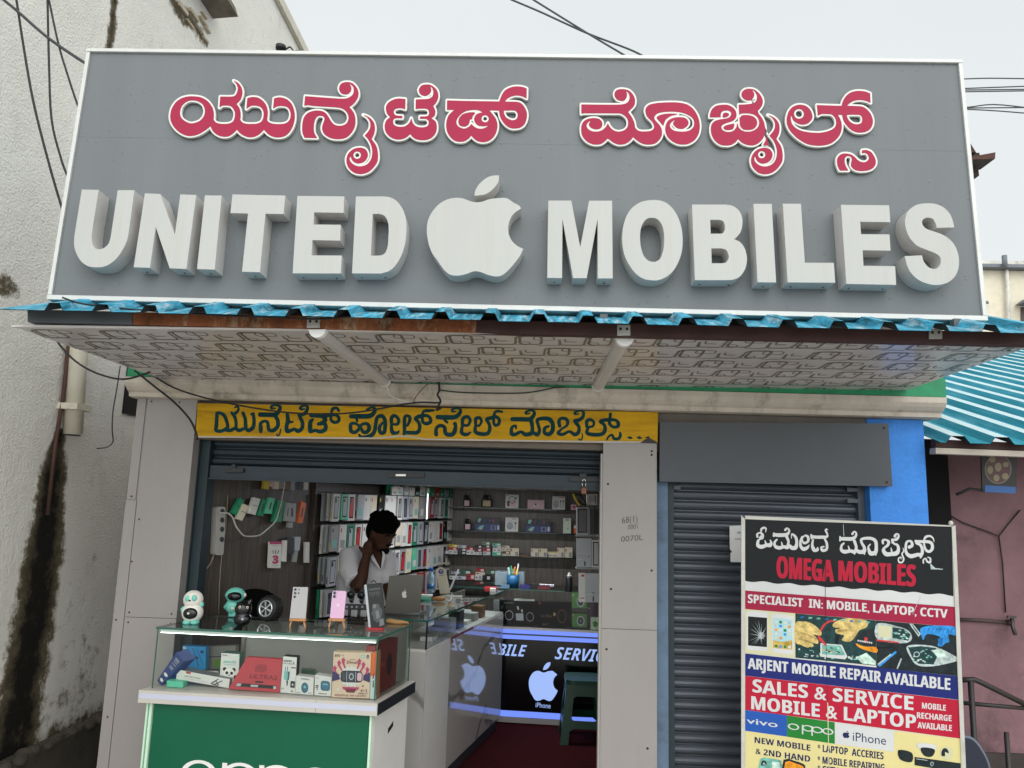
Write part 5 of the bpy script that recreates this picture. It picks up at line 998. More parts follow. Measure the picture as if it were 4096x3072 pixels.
def led(name, col, s, base='#dfe3ea'): return M(name, base, rough=.4, var=0, emit=col, es=s)
L_blue = led('led_blue_white', '#7593ff', 1.0, '#202024'); L_ice = led('led_lettering', '#a3c0ff', .95, '#303034'); L_soft = led('led_soft_white', '#c9cdf2', .03, '#b5b7c6')

# ================================================================ FRONT SHOWCASE COUNTER
ZT, ZS, ZB = 1.10, .815, .757
cFL, cFR, cBR, cBL = [PZ(*q, ZT) for q in [(630, 2507), (1512, 2549), (1649, 2497), (848, 2459)]]
cu = (cFR - cFL).normalized(); cv = (cBR - cFR + cBL - cFL) / 2; cBR = cFR + cv; cBL = cFL + cv
FC0 = Fr(cFL, cu); FC0.n = FC0.n if FC0.n.y < 0 else -FC0.n; cL = (cFR - cFL).length
def cpt(a, d, z): return cFL + cu * a + cv * d + Vector((0, 0, z - ZT))     # a metres along, d = 0 front .. 1 back
def cbox(b, a0, a1, d0, d1, z0, z1, m):
    b.hexa([cpt(a0, d0, z0), cpt(a1, d0, z0), cpt(a1, d1, z0), cpt(a0, d1, z0)], [cpt(a0, d0, z1), cpt(a1, d0, z1), cpt(a1, d1, z1), cpt(a0, d1, z1)], m)
ct = thing('showcase_counter', cpt(cL / 2, .5, 0), 'glass topped showcase counter with green front panel in the shop doorway', 'counter')
m_gp = M('green_vinyl_panel', '#07543a', rough=.3, spec=.3, var=.08, vs=2); m_strip = M('aluminium_strip', '#a9a49e', rough=.35, var=.06)
b = MB(); b.face([cpt(0, 0, ZT), cpt(cL, 0, ZT), cpt(cL, 1, ZT), cpt(0, 1, ZT)], g_dark)
for a0, a1, d0, d1 in ((-.004, cL + .004, -.012, .0), (-.004, cL + .004, 1.0, 1.01), (-.004, 0, .0005, .9995), (cL, cL + .004, .0005, .9995)): cbox(b, a0, a1, d0, d1, ZT - .010, ZT, m_edge)
b.build('glass_top', ct)
b = MB(); b.face([cpt(.005, .01, ZS), cpt(cL - .005, .01, ZS), cpt(cL - .005, .01, ZT - .01), cpt(.005, .01, ZT - .01)], g_pane)
cbox(b, 0, .004, .002, .012, ZS, ZT - .0105, m_edge); cbox(b, cL - .004, cL, .002, .012, ZS, ZT - .0105, m_edge); b.build('glass_front', ct)
b = MB(); b.face([cpt(.002, .012, ZS), cpt(.002, .99, ZS), cpt(.002, .99, ZT - .01), cpt(.002, .012, ZT - .01)], g_pane); b.build('glass_side', ct)
b = MB(); b.face([cpt(cL - .002, .012, ZS), cpt(cL - .002, .99, ZS), cpt(cL - .002, .99, ZT - .01), cpt(cL - .002, .012, ZT - .01)], g_dark); cbox(b, cL - .004, cL, .98, .99, ZS, ZT - .0105, m_edge); b.build('glass_side', ct)
b = MB(); cbox(b, .012, cL - .012, .018, .035, ZT - .026, ZT - .012, M('lit_top_rail', '#cfd8d2', rough=.4, var=0, emit='#e4f5ea', es=.12)); b.build('top_rail', ct)
b = MB(); cbox(b, .014, cL - .014, .020, .034, ZT - .028, ZT - .0265, led('led_case_strip', '#eafff2', 7.0)); b.build('led_strip', ct)
b = MB(); cbox(b, .22, cL - .01, .93, .96, ZS, ZT - .012, m_lam); cbox(b, .20, .217, .90, .97, ZS, ZT - .012, m_lam2); b.build('back_panel', ct)
b = MB(); cbox(b, -.035, cL + .03, -.085, 1.02, ZB, ZS - .0015, m_lam2)
b.hexa([cpt(-.03, -.088, ZB + .02), cpt(cL + .025, -.088, ZB + .02), cpt(cL + .025, -.0855, ZB + .02), cpt(-.03, -.0855, ZB + .02)], [cpt(-.03, -.088, ZB + .043), cpt(cL + .025, -.088, ZB + .043), cpt(cL + .025, -.0855, ZB + .043), cpt(-.03, -.0855, ZB + .043)], L_soft); 
cbox(b, cL + .0305, cL + .033, -.08, 1.015, ZB + .002, ZS - .004, K('black_edge_band', '#15181d'))
cbox(b, cL * .76, cL * .76 + .0015, -.0862, -.0853, ZB, ZS - .002, K('joint_line', '#5b5650'))
b.build('shelf_band', ct)
b = MB(); cbox(b, .0, cL - .002, .02, .99, .02, ZB - .0015, m_lam2); cbox(b, cL - .0015, cL + .0, .03, .985, .02, ZB - .003, m_lam)
o = .30; p = cpt(cL, .42, ZB - .135); q = cpt(cL, .56, ZB - .115); b.hexa([p, q, q + Vector((.002, 0, 0)), p + Vector((.002, 0, 0))], [p + Vector((0, 0, .022)), q + Vector((0, 0, .022)), q + Vector((.002, 0, .022)), p + Vector((.002, 0, .022))], m_black)
b.build('body', ct)
b = MB(); cbox(b, .022, cL - .022, .0, .0185, .03, ZB - .003, m_gp); b.build('front_panel', ct)
m_lime = M('frosted_light_edge', '#b9d9bf', rough=.3, var=.03)
for a0, a1 in ((-.012, -.004), (.004, .016), (cL - .016, cL - .006)): b = MB(); cbox(b, a0, a1, -.012, .015, .03, ZB - .003, m_lime); b.build('panel_edge', ct)
b = MB(); fz = .58
def crings(cx, rx, ry, w, z): # white rounded letters on the front panel
    return [[(cx + rx * math.cos(k * .2618), z + ry * math.sin(k * .2618)) for k in range(24)], [(cx + (rx - w) * math.cos(k * .2618), z + (ry - w * .55) * math.sin(k * .2618)) for k in range(24)]]
FCp = Fr(cpt(0, -.004, 0), cu); FCp.n = FC0.n; fzx = FCp.px(830, 3042)
zt_ = fzx[1]
for i, cx in enumerate((.275, .475, .655, .84)):
    b.extr(FCp, crings(cx, .088, .060, .026, zt_ - .060), 0, .0008, m_white)
    if i in (1, 2): b.extr(FCp, [[(cx - .088, zt_ - .17), (cx - .064, zt_ - .17), (cx - .064, zt_ - .005), (cx - .088, zt_ - .005)]], .0009, .0016, m_white)
b.build('lettering', ct, label='rounded white letters across the green panel')

# ---------------- goods inside the showcase
TOT = {}
def pbox(name, label, quad, base, zb_, depth, mf, ms=None, art=None, off=(560, 2400), sc=2.0109, u=None, back=None, group=None, cat='box', bevel=.0012):
    """carton with its printed front measured from the photograph; stands on height zb_ at pixel base"""
    f = lambda p: (off[0] + p[0] / sc, off[1] + p[1] / sc)
    F = FAt(*f(base), zb_, u or cu); F.n = F.n if F.n.y < 0 else -F.n
    b = MB(); q = [F.px(*f(p)) for p in quad]            # TL TR BR BL
    mz = min(p[1] for p in q); q = [(p[0], p[1] - mz + .0008) for p in q]
    bk = back or Vector((0, 1, 0)); P = [F.w(*p) for p in q]; B = [p + bk * depth for p in P]
    ms = ms or mf; b.face(P[::-1], mf); b.face(B, ms)
    for i in range(4): j = (i + 1) % 4; b.face([P[i], P[j], B[j], B[i]], ms)
    cnt = [0]
    def wq2(s_, t): a = Vector(q[0]).lerp(Vector(q[1]), s_); c = Vector(q[3]).lerp(Vector(q[2]), s_); return a.lerp(c, t)
    class A:
        def r(s, x0, y0, x1, y1, m): cnt[0] += 1; h = .0008 + cnt[0] * .00008; b.face([F.w(*wq2(x0, y1), h), F.w(*wq2(x1, y1), h), F.w(*wq2(x1, y0), h), F.w(*wq2(x0, y0), h)], m)
        def p(s, pts, m): cnt[0] += 1; b.flat(F, [[tuple(wq2(*p)) for p in pts]], .0008 + cnt[0] * .00008, m)
        def e(s, x, y, rx, ry, m, n=14, ring=0):
            c = [(x + rx * math.cos(6.2832 * k / n), y + ry * math.sin(6.2832 * k / n)) for k in range(n)]; cnt[0] += 1; cs = [[tuple(wq2(*p)) for p in c]]
            if ring: cs.append([tuple(wq2(x + (p[0] - x) * (1 - ring), y + (p[1] - y) * (1 - ring))) for p in c])
            b.flat(F, cs, .0008 + cnt[0] * .00008, m)
        def rr(s, x0, y0, x1, y1, m, ring=0, k=.25):
            w, h = (x1 - x0), (y1 - y0); kx = k * w; ky = k * h; c = [(x0 + kx, y0), (x1 - kx, y0), (x1 - kx * .3, y0 + ky * .3), (x1, y0 + ky), (x1, y1 - ky), (x1 - kx * .3, y1 - ky * .3), (x1 - kx, y1), (x0 + kx, y1), (x0 + kx * .3, y1 - ky * .3), (x0, y1 - ky), (x0, y0 + ky), (x0 + kx * .3, y0 + ky * .3)]
            cx, cy_ = (x0 + x1) / 2, (y0 + y1) / 2; cnt[0] += 1; cs = [[tuple(wq2(*p)) for p in c]]
            if ring: cs.append([tuple(wq2(cx + (p[0] - cx) * (1 - ring), cy_ + (p[1] - cy_) * (1 - ring))) for p in c])
            b.flat(F, cs, .0008 + cnt[0] * .00008, m)
        def t(s, st, x0, y0, x1, y1, m, bold=0.0): cnt[0] += 1; b.text(st, F, [tuple(wq2(x0, y0)), tuple(wq2(x1, y0)), tuple(wq2(x1, y1)), tuple(wq2(x0, y1))], .0008 + cnt[0] * .00008, m, bold)
    if art: art(A())
    return b.build(name, label=label, cat=cat, group=group)
m_steel = K('print_steel_blue', '#39606f'); m_txt = K('print_dark', '#232427'); m_tealp = K('print_teal', '#7fb9ae'); m_magenta = K('print_magenta', '#b8406a'); m_purp = K('print_purple', '#3a2d5c'); m_peach = K('peach_card', '#d9c0a6'); m_rose = K('rose_red_card', '#b8434a'); m_maroon = K('print_maroon', '#6d2731')
pbox('earphone_box', 'bright blue box with earphones printed on it, back left of the showcase', [(340, 372), (530, 382), (524, 640), (350, 620)], (430, 632), ZS, .04, m_bluec, None, lambda a: (a.r(.03, .02, .16, .10, m_white), a.p([(.42, .06), (.45, .06), (.72, .62), (.70, .64)], m_navy), a.p([(.60, .05), (.62, .05), (.90, .55), (.88, .56)], m_navy), a.e(.62, .36, .07, .045, m_navy), a.e(.84, .16, .08, .05, m_navy), a.t('W', .3, .2, .42, .28, m_white, .02)))
pbox('dim_carton', 'pale greyish open carton behind the panda box in the showcase', [(540, 392), (770, 380), (765, 610), (540, 620)], (650, 612), ZS, .04, K('dim_card', '#8f8d86'), None, lambda a: (a.r(.0, .35, .5, .38, m_dgrey), a.r(.25, .45, .95, .75, K('lime_card', '#6d9a3a'))))
FB_ = lambda p: (560 + p[0] / 2.0109, 2400 + p[1] / 2.0109)
F = FAt(*FB_((190, 690)), ZS, cu); F.n = F.n if F.n.y < 0 else -F.n
b = MB(); q = [F.px(*FB_(p)) for p in [(138, 650), (170, 690), (352, 500), (290, 425)]]; q = [(p[0], p[1] - min(t[1] for t in q) + .001) for p in q]
P = [F.w(*p) for p in q]; B = [p + Vector((.045, .03, .012)) for p in P]; b.face(P, m_navy); b.face(B[::-1], m_navy)
for i in range(4): j = (i + 1) % 4; b.face([P[i], B[i], B[j], P[j]], m_navy)
def lq(s_, t): return Vector(q[0]).lerp(Vector(q[3]), s_).lerp(Vector(q[1]).lerp(Vector(q[2]), s_), t)
for s_, w in ((.12, .09), (.32, .09)): b.flat(F, [[tuple(lq(s_ + w * .5 * math.cos(k * .6283), .5 + .32 * math.sin(k * .6283))) for k in range(10)]], .0012, m_white)
for s_ in (.55, .60, .70, .78, .84, .88): b.flat(F, [[tuple(lq(s_, .25)), tuple(lq(s_ + .025, .25)), tuple(lq(s_ + .025, .75)), tuple(lq(s_, .75))]], .0012, m_greyc)
tag(b.build('leaning_box'), 'narrow navy box leaning diagonally at the left end of the showcase', 'box')
pbox('mint_box', 'small flat mint green box at the front left of the showcase', [(215, 650), (348, 662), (345, 708), (214, 700)], (280, 704), ZS, .05, m_mint)
pbox('red_slip_box', 'thin red box edge behind the laptop stand carton', [(262, 578), (300, 576), (300, 660), (262, 655)], (280, 658), ZS, .03, m_rose)
pbox('laptop_stand_box', 'long white laptop stand carton lying in the showcase', [(300, 572), (722, 650), (712, 722), (288, 648)], (520, 700), ZS, .07, m_white, K('carton_shade', '#77797a'), lambda a: (a.r(.17, .02, .26, .22, m_redc), a.t('LAPTOP STAND', .15, .44, .46, .58, m_txt, .01), a.t('CREATIVE FOLDING STORAGE BRACKET', .15, .72, .62, .80, m_greyc), a.p([(.66, .78), (.69, .80), (.80, .20), (.78, .18)], m_txt), a.p([(.70, .92), (.73, .94), (.88, .30), (.86, .28)], m_txt), a.p([(.66, .78), (.66, .86), (.80, .98), (.81, .9)], m_txt), a.p([(.74, .50), (.80, .86), (.82, .84), (.76, .48)], m_txt)))
pbox('toy_part_box', 'small white box with a dark part printed on it, behind the laptop stand carton', [(510, 570), (632, 575), (630, 660), (510, 650)], (570, 655), ZS, .04, m_white, m_dgrey, lambda a: (a.e(.12, .2, .06, .12, m_dgrey), a.p([(.4, .3), (.8, .2), (.82, .35), (.5, .55), (.42, .5)], m_dgrey)))
def panda_art(a):
    a.t(sansb('OUD'), .06, .045, .34, .085, m_txt); a.r(.75, .05, .95, .12, K('print_pale_teal', '#bcd9d0')); a.t('panda', .16, .20, .86, .32, m_tealp, .03); a.r(.2, .335, .85, .35, m_tealp)
    a.e(.5, .60, .30, .17, m_white); a.e(.24, .49, .10, .06, m_black); a.e(.74, .49, .10, .06, m_black); a.e(.5, .60, .29, .155, K('print_offwhite', '#e6e2da')); a.e(.37, .60, .08, .05, m_black); a.e(.63, .60, .08, .05, m_black); a.e(.5, .67, .04, .02, m_black)
    a.e(.5, .88, .32, .15, K('print_offwhite')); a.e(.5, .92, .21, .095, m_black); a.e(.84, .72, .09, .07, m_black); a.e(.14, .86, .09, .08, m_black)
pbox('panda_speaker_box', 'white carton with a small panda speaker printed on it in the showcase', [(655, 430), (800, 440), (788, 702), (636, 690)], (715, 695), ZS, .06, m_white, K('carton_teal_side', '#5f8378'), panda_art)
pbox('red_watch_box', 'large red watch box lying tilted in the middle of the showcase', [(860, 462), (1145, 480), (1125, 748), (712, 718)], (915, 735), ZS, .03, m_rose, None, lambda a: (a.rr(.36, .20, .62, .42, m_maroon, .10), a.rr(.385, .222, .595, .40, K('print_rose_dark', '#9c3a40')), a.t('ULTRA2', .30, .50, .92, .63, m_maroon, .01), a.rr(.46, .70, .64, .75, m_txt), a.r(.10, .80, .93, .90, m_txt), a.r(.11, .81, .2, .89, m_silv), a.r(.4, .82, .55, .88, m_silv), a.r(.86, .82, .92, .9, m_silv)))
pbox('fast_charger_box', 'tall white box of a fast charger with a plug printed on it', [(1152, 456), (1262, 465), (1246, 757), (1128, 747)], (1187, 752), ZS, .05, m_white, m_black, lambda a: (a.t(sansb('SUPER'), .06, .09, .66, .15, m_txt, .01), a.t(sansb('FAST CHARGE'), .04, .175, .76, .205, m_txt), a.p([(.72, .10), (.86, .15), (.80, .16), (.92, .22), (.74, .17), (.80, .155)], m_txt), a.rr(.62, .275, .99, .31, K('print_grey', '#6b6c6e')), a.r(.22, .28, .26, .40, m_steel), a.r(.36, .27, .40, .40, m_steel), a.p([(.16, .40), (.56, .40), (.54, .62), (.40, .66), (.18, .62)], m_tealp), a.p([(.42, .42), (.56, .40), (.54, .62), (.44, .66)], m_steel), a.p([(.36, .66), (.48, .66), (.46, .80), (.40, .80)], m_dgrey), a.r(.66, .66, .97, .84, m_txt), a.r(.76, .73, .86, .78, m_white), a.t('4in1', .03, .86, .24, .90, m_txt), a.r(.72, .92, .86, .95, m_txt)))
m_wprint = K('print_watch_blue', '#3f6f8c')
pbox('small_fan_box', 'small white box with a blue oval gadget printed on it, beside the charger box', [(1256, 612), (1398, 628), (1392, 768), (1248, 757)], (1320, 762), ZS, .05, m_white, None, lambda a: (a.t(sansb('FORRY'), .3, .1, .76, .18, m_txt), a.e(.52, .62, .20, .30, m_steel), a.e(.52, .60, .14, .20, m_wprint), a.e(.52, .58, .06, .07, m_tealp), a.r(.05, .9, .3, .94, m_greyc), a.r(.7, .88, .9, .93, m_greyc)))
pbox('small_speaker_box', 'small white box with a blue rounded gadget printed on it, left of the festival box', [(1408, 604), (1542, 622), (1536, 778), (1402, 768)], (1470, 773), ZS, .05, m_white, None, lambda a: (a.t('M78', .06, .12, .24, .18, m_greyc), a.rr(.36, .24, .92, .74, m_steel), a.rr(.42, .30, .86, .66, m_wprint), a.r(.48, .38, .80, .44, m_tealp), a.r(.06, .5, .24, .56, m_txt), a.r(.06, .60, .22, .64, m_txt), a.r(.12, .68, .2, .72, m_txt), a.r(.25, .88, .75, .91, m_txt)))
pbox('clear_blister', 'crumpled green and clear plastic packet behind the small white boxes', [(1300, 548), (1400, 560), (1452, 640), (1292, 640)], (1370, 650), ZS, .03, K('green_plastic', '#557a63', rough=.2), None, lambda a: a.p([(.0, .35), (.9, .5), (.7, .62), (.1, .5)], m_black))
def diw(a):
    a.t(sansb('BIG'), .04, .05, .17, .105, m_txt); a.t('1.99', .19, .06, .28, .085, m_txt); a.rr(.74, .04, .83, .115, m_tealp); a.rr(.765, .06, .805, .095, m_white); a.e(.92, .085, .035, .045, m_txt); a.e(.925, .095, .015, .018, m_white)
    a.t('HAPPY', .44, .145, .6, .168, m_txt); a.t(serb('Diwali'), .36, .18, .68, .25, m_maroon)
    for x, y in ((.05, .36), (.16, .24), (.27, .18), (.70, .19), (.81, .26), (.92, .37)):
        a.p([(x - .055, y - .02), (x - .02, y - .04), (x, y - .075), (x + .025, y - .035), (x + .06, y - .02), (x + .035, y + .03), (x + .04, y + .07), (x, y + .05), (x - .04, y + .075), (x - .03, y + .03)], m_magenta)
        a.p([(x - .03, y + .05), (x + .03, y + .05), (x + (.5 - x) * .25 + .02, y + .17), (x + (.5 - x) * .25 - .02, y + .17)], m_magenta)
    a.p([(.0, .42), (.20, .50), (.20, .60), (.0, .65)], m_purp); a.p([(1, .42), (.82, .50), (.82, .60), (1, .65)], m_purp)
    st = []
    for k in range(32): r = .33 if k % 2 == 0 else .25; st.append((.5 + r * math.cos(k * .19635), .53 + r * .80 * math.sin(k * .19635)))
    a.p(st, m_white); a.rr(.22, .40, .80, .66, m_txt, 0, .2)
    a.rr(.25, .44, .36, .62, K('print_slate', '#39424c')); a.rr(.41, .415, .60, .645, K('print_slate')); a.e(.505, .53, .065, .075, m_silv, ring=.35); a.rr(.66, .44, .78, .62, m_pinkc); a.r(.375, .42, .39, .64, m_silv); a.r(.615, .42, .63, .64, m_silv)
    for x in (.36, .50, .64): a.p([(x - .09, .76), (x + .09, .76), (x + .05, .82), (x - .05, .82)], m_magenta)
    a.p([(.34, .80), (.66, .80), (.6, .88), (.4, .88)], m_maroon); a.e(.82, .73, .02, .017, m_txt); a.e(.17, .82, .04, .03, m_white); a.t(sansb('4+1'), .76, .80, .93, .855, m_maroon); a.t(sansb('SERIES 10'), .70, .875, .95, .905, m_txt); a.t(serb('FESTIVAL OF LIGHTS'), .09, .925, .92, .965, m_maroon)
pbox('festival_watch_box', 'peach festival gift box with a big smartwatch printed on it, right in the showcase', [(1558, 422), (1858, 432), (1845, 797), (1540, 787)], (1690, 792), ZS, .06, m_peach, None, diw)
pbox('orange_spine_box', 'tall orange and white box standing beside the festival gift box', [(1860, 430), (1906, 424), (1896, 800), (1850, 800)], (1875, 800), ZS, .09, m_org, K('box_pale_orange', '#d99a78'), lambda a: (a.r(0, .5, 1, 1, K('box_pale_teal', '#b9cdc6')), a.r(.35, .45, .6, .56, m_redc), a.r(.4, .6, .6, .75, m_dgrey)))
p0 = cpt(cL - .03, .12, ZS); p1 = cpt(cL - .028, .75, ZS)
b = MB(); z0 = Vector((0, 0, .001)); h_ = Vector((0, 0, .235)); w_3 = Vector((-.045, 0, 0))
b.hexa([p0 + z0, p1 + z0, p1 + z0 + w_3, p0 + z0 + w_3], [p0 + h_, p1 + h_, p1 + h_ + w_3, p0 + h_ + w_3], K('dark_red_card', '#7d2c2c'))
FRb = Fr(p0, p1 - p0); FRb.n = FRb.n if FRb.n.x > 0 else -FRb.n
b.text('ULTRA', FRb, [(.03, .14), (.12, .14), (.12, .12), (.03, .12)], .001, m_org); b.flat(FRb, [[(.17 + .03 * math.cos(k * .5236), .12 + .055 * math.sin(k * .5236)) for k in range(12)]], .0012, m_black)
tag(b.build('tall_red_box'), 'dark red watch box seen through the right glass side of the showcase', 'box')

# ---------------- goods on top of the showcase
def cut_remesh(o, vox, smooth=2):
    m = o.modifiers.new('r', 'REMESH'); m.mode = 'VOXEL'; m.voxel_size = vox; m.use_smooth_shade = True
    if smooth: s = o.modifiers.new('s', 'SMOOTH'); s.iterations = smooth; s.factor = .5
    me = bpy.data.meshes.new_from_object(o.evaluated_get(bpy.context.evaluated_depsgraph_get())); old = o.data; mats = list(old.materials)
    o.modifiers.clear(); o.data = me
    if not len(me.materials):
        for q in mats: me.materials.append(q)
    for p in me.polygons: p.use_smooth = True
    return o
ZTT = ZT + .001
def zz5(x, y): return (640 + x / 2.212, 2280 + y / 2.212)
def at5(base, u=None):
    F = FAt(*zz5(*base), ZTT, u or (1, 0, 0)); F.n = F.n if F.n.y < 0 else -F.n
    return F, (lambda x, y, h=0.0: F.w(*F.px(*zz5(x, y), h), h)), (PZ(*zz5(*base), ZTT) - EYE).length / FPX / 2.212
m_tw = M('toy_white_plastic', '#d9d4ca', rough=.4, var=.03); m_tt = M('toy_teal_plastic', '#6fbfb0', rough=.4, var=.04); m_tb = M('toy_black_gloss', '#0d0e10', rough=.12, var=0)
# panda shaped speaker
F, w, s_ = at5((275, 470)); pa = thing('panda_speaker', F.O, 'white and teal panda shaped toy speaker waving, at the left end of the glass counter', 'toy')
b = MB(); b.ell(w(295, 262), (76 * s_, 66 * s_, 72 * s_), m_tw, 20, 14); b.ell(w(288, 375), (82 * s_, 70 * s_, 82 * s_), m_tw, 20, 14); b.ell(w(292, 318), (52 * s_, 48 * s_, 30 * s_), m_tw); b.ell(w(243, 440), (26 * s_, 30 * s_, 28 * s_), m_tw); b.ell(w(318, 440), (26 * s_, 30 * s_, 28 * s_), m_tw)
cut_remesh(b.build('toy_body', pa), .004)
fr = .062
def on(c, x, y, d): return w(x, y, d)
for x, y in ((246, 255), (302, 250)): b = MB(); b.ell(w(x, y, 55 * s_), (21 * s_, 14 * s_, 25 * s_), m_tt); b.build('eye_patch', pa)
b = MB(); b.ell(w(262, 270, 68 * s_), (9 * s_, 6 * s_, 7 * s_), m_tb); b.build('nose', pa)
b = MB(); b.ell(w(268, 384, 52 * s_), (56 * s_, 28 * s_, 44 * s_), m_tb, 18, 12); b.build('belly_screen', pa)
b = MB(); c = w(250, 384, 82 * s_); b.box((c.x - .0055, c.y - .001, c.z - .004), (c.x + .0055, c.y + .001, c.z + .004), m_white); b.build('badge', pa)
for x, y in ((240, 462), (308, 462)): b = MB(); b.ell(w(x, y, 22 * s_), (34 * s_, 42 * s_, 20 * s_), m_tt); b.build('foot', pa)
b = MB(); b.tube([w(345, 335), w(368, 305), w(376, 285)], [16 * s_, 20 * s_, 12 * s_], m_tt, 10); b.build('arm', pa)
b = MB(); b.tube([w(222, 325, 10 * s_), w(203, 350, 20 * s_), w(200, 378, 24 * s_)], [15 * s_, 19 * s_, 12 * s_], m_tt, 10); b.build('arm', pa)
b = MB(); b.ell(w(355, 222), (14 * s_, 12 * s_, 14 * s_), m_tw); b.build('ear', pa)
# astronaut shaped speaker
F, w, s_ = at5((640, 416)); an = thing('astronaut_speaker', F.O, 'teal astronaut shaped toy speaker with a black visor, on the glass counter', 'toy')
b = MB(); b.ell(w(668, 222), (78 * s_, 70 * s_, 60 * s_), m_tt, 20, 14); b.ell(w(640, 320), (56 * s_, 48 * s_, 58 * s_), m_tt, 18, 12); b.tube([w(610, 300), w(580, 325), w(572, 340)], [18 * s_, 17 * s_, 13 * s_], m_tt); b.tube([w(680, 300), w(700, 330)], [18 * s_, 14 * s_], m_tt)
for x in (626, 660): b.tube([w(x, 350), w(x, 414)], [22 * s_, 19 * s_], m_tt, 10)
cut_remesh(b.build('toy_body', an), .004)
b = MB(); b.ell(w(660, 232, 46 * s_), (58 * s_, 36 * s_, 36 * s_), m_tb, 18, 12); b.build('visor', an)
for x, y in ((592, 222), (748, 222)): b = MB(); b.ell(w(x, y), (14 * s_, 16 * s_, 18 * s_), m_tw); b.build('earpiece', an)
b = MB(); c = w(642, 340, 50 * s_); b.box((c.x - .007, c.y - .001, c.z - .005), (c.x + .007, c.y + .004, c.z + .005), m_creamc); b.build('badge', an)
# black cat speaker
F, w, s_ = at5((728, 488)); ca = thing('cat_speaker', F.O, 'glossy black cat shaped toy speaker in front of the teal astronaut', 'toy')
b = MB(); b.ell(w(732, 432), (70 * s_, 66 * s_, 60 * s_), m_tb, 20, 14); b.ell(w(737, 345), (66 * s_, 62 * s_, 66 * s_), m_tb, 20, 14); b.ell(w(735, 390), (54 * s_, 52 * s_, 40 * s_), m_tb)
b.tube([w(782, 300), w(800, 275), w(812, 252)], [24 * s_, 15 * s_, 4 * s_], m_tb, 10); b.tube([w(692, 302), w(682, 285)], [14 * s_, 3 * s_], m_tb, 10); cut_remesh(b.build('toy_body', ca), .004)
for x, y in ((706, 330), (773, 332)):
    b = MB(); b.ell(w(x, y, 58 * s_), (10 * s_, 8 * s_, 12 * s_), m_creamc); e_ = b.build('eye', ca); b = MB(); b.ell(w(x, y + 1, 66 * s_), (4 * s_, 3 * s_, 6 * s_), m_black); b.build('pupil', e_)
b = MB(); c = w(730, 436, 66 * s_); b.box((c.x - .005, c.y - .002, c.z - .004), (c.x + .005, c.y + .003, c.z + .004), m_silv); b.build('badge', ca)
# wheel shaped speaker
F, w, s_ = at5((955, 440)); wh = thing('wheel_speaker', F.O, 'black tyre shaped speaker with silver six spoke rim on the glass counter', 'speaker')
c = w(948, 340, 0); ax = Vector((-.32, -.93, .10)).normalized(); rO = 98 * s_
b = MB(); b.lathe([(rO * .66, .012), (rO * .80, .014), (rO * .93, .008), (rO, -.004), (rO, -.05), (rO * .9, -.062), (rO * .5, -.064)], c, M('rubber_black', '#131313', rough=.6, var=.1), 36, ax)
for k in range(18):
    a = k * .3491; sx_ = Vector((0, 0, 1)); e1 = (sx_ - ax * sx_.dot(ax)).normalized(); e2 = ax.cross(e1); q = c + (e1 * math.cos(a) + e2 * math.sin(a)) * rO
    t1 = (e1 * math.cos(a) + e2 * math.sin(a)); t2 = ax.cross(t1); b.hexa([q - t2 * .004 - ax * .002 - t1 * .003, q + t2 * .004 - ax * .002 - t1 * .003, q + t2 * .004 - ax * .05 - t1 * .003, q - t2 * .004 - ax * .05 - t1 * .003], [q - t2 * .003 - ax * .004 + t1 * .003, q + t2 * .003 - ax * .004 + t1 * .003, q + t2 * .003 - ax * .048 + t1 * .003, q - t2 * .003 - ax * .048 + t1 * .003], M('rubber_black'))
b.build('tyre', wh)
m_rim = M('chrome_rim', '#c9ccd0', rough=.2, metal=.7, var=.05)
b = MB(); b.lathe([(rO * .55, .006), (rO * .57, .016), (rO * .66, .017), (rO * .68, .006)], c, m_rim, 32, ax); b.lathe([(rO * .12, .004), (rO * .12, .018), (rO * .05, .02)], c, m_rim, 16, ax)
for k in range(6):
    a = k * 1.0472 + .2; t1 = e1 * math.cos(a) + e2 * math.sin(a); t2 = ax.cross(t1)
    p = [c + ax * .013 + t1 * (rO * r_) + t2 * (o_ * rO) for r_, o_ in ((.10, -.05), (.56, -.09), (.56, .09), (.10, .05))]; b.hexa([x - ax * .008 for x in p], p, m_rim)
b.build('rim', wh)
b = MB(); b.lathe([(rO * .55, .0035), (rO * .3, .004), (rO * .02, .0042)], c, m_black, 24, ax); b.build('speaker_cone', wh)
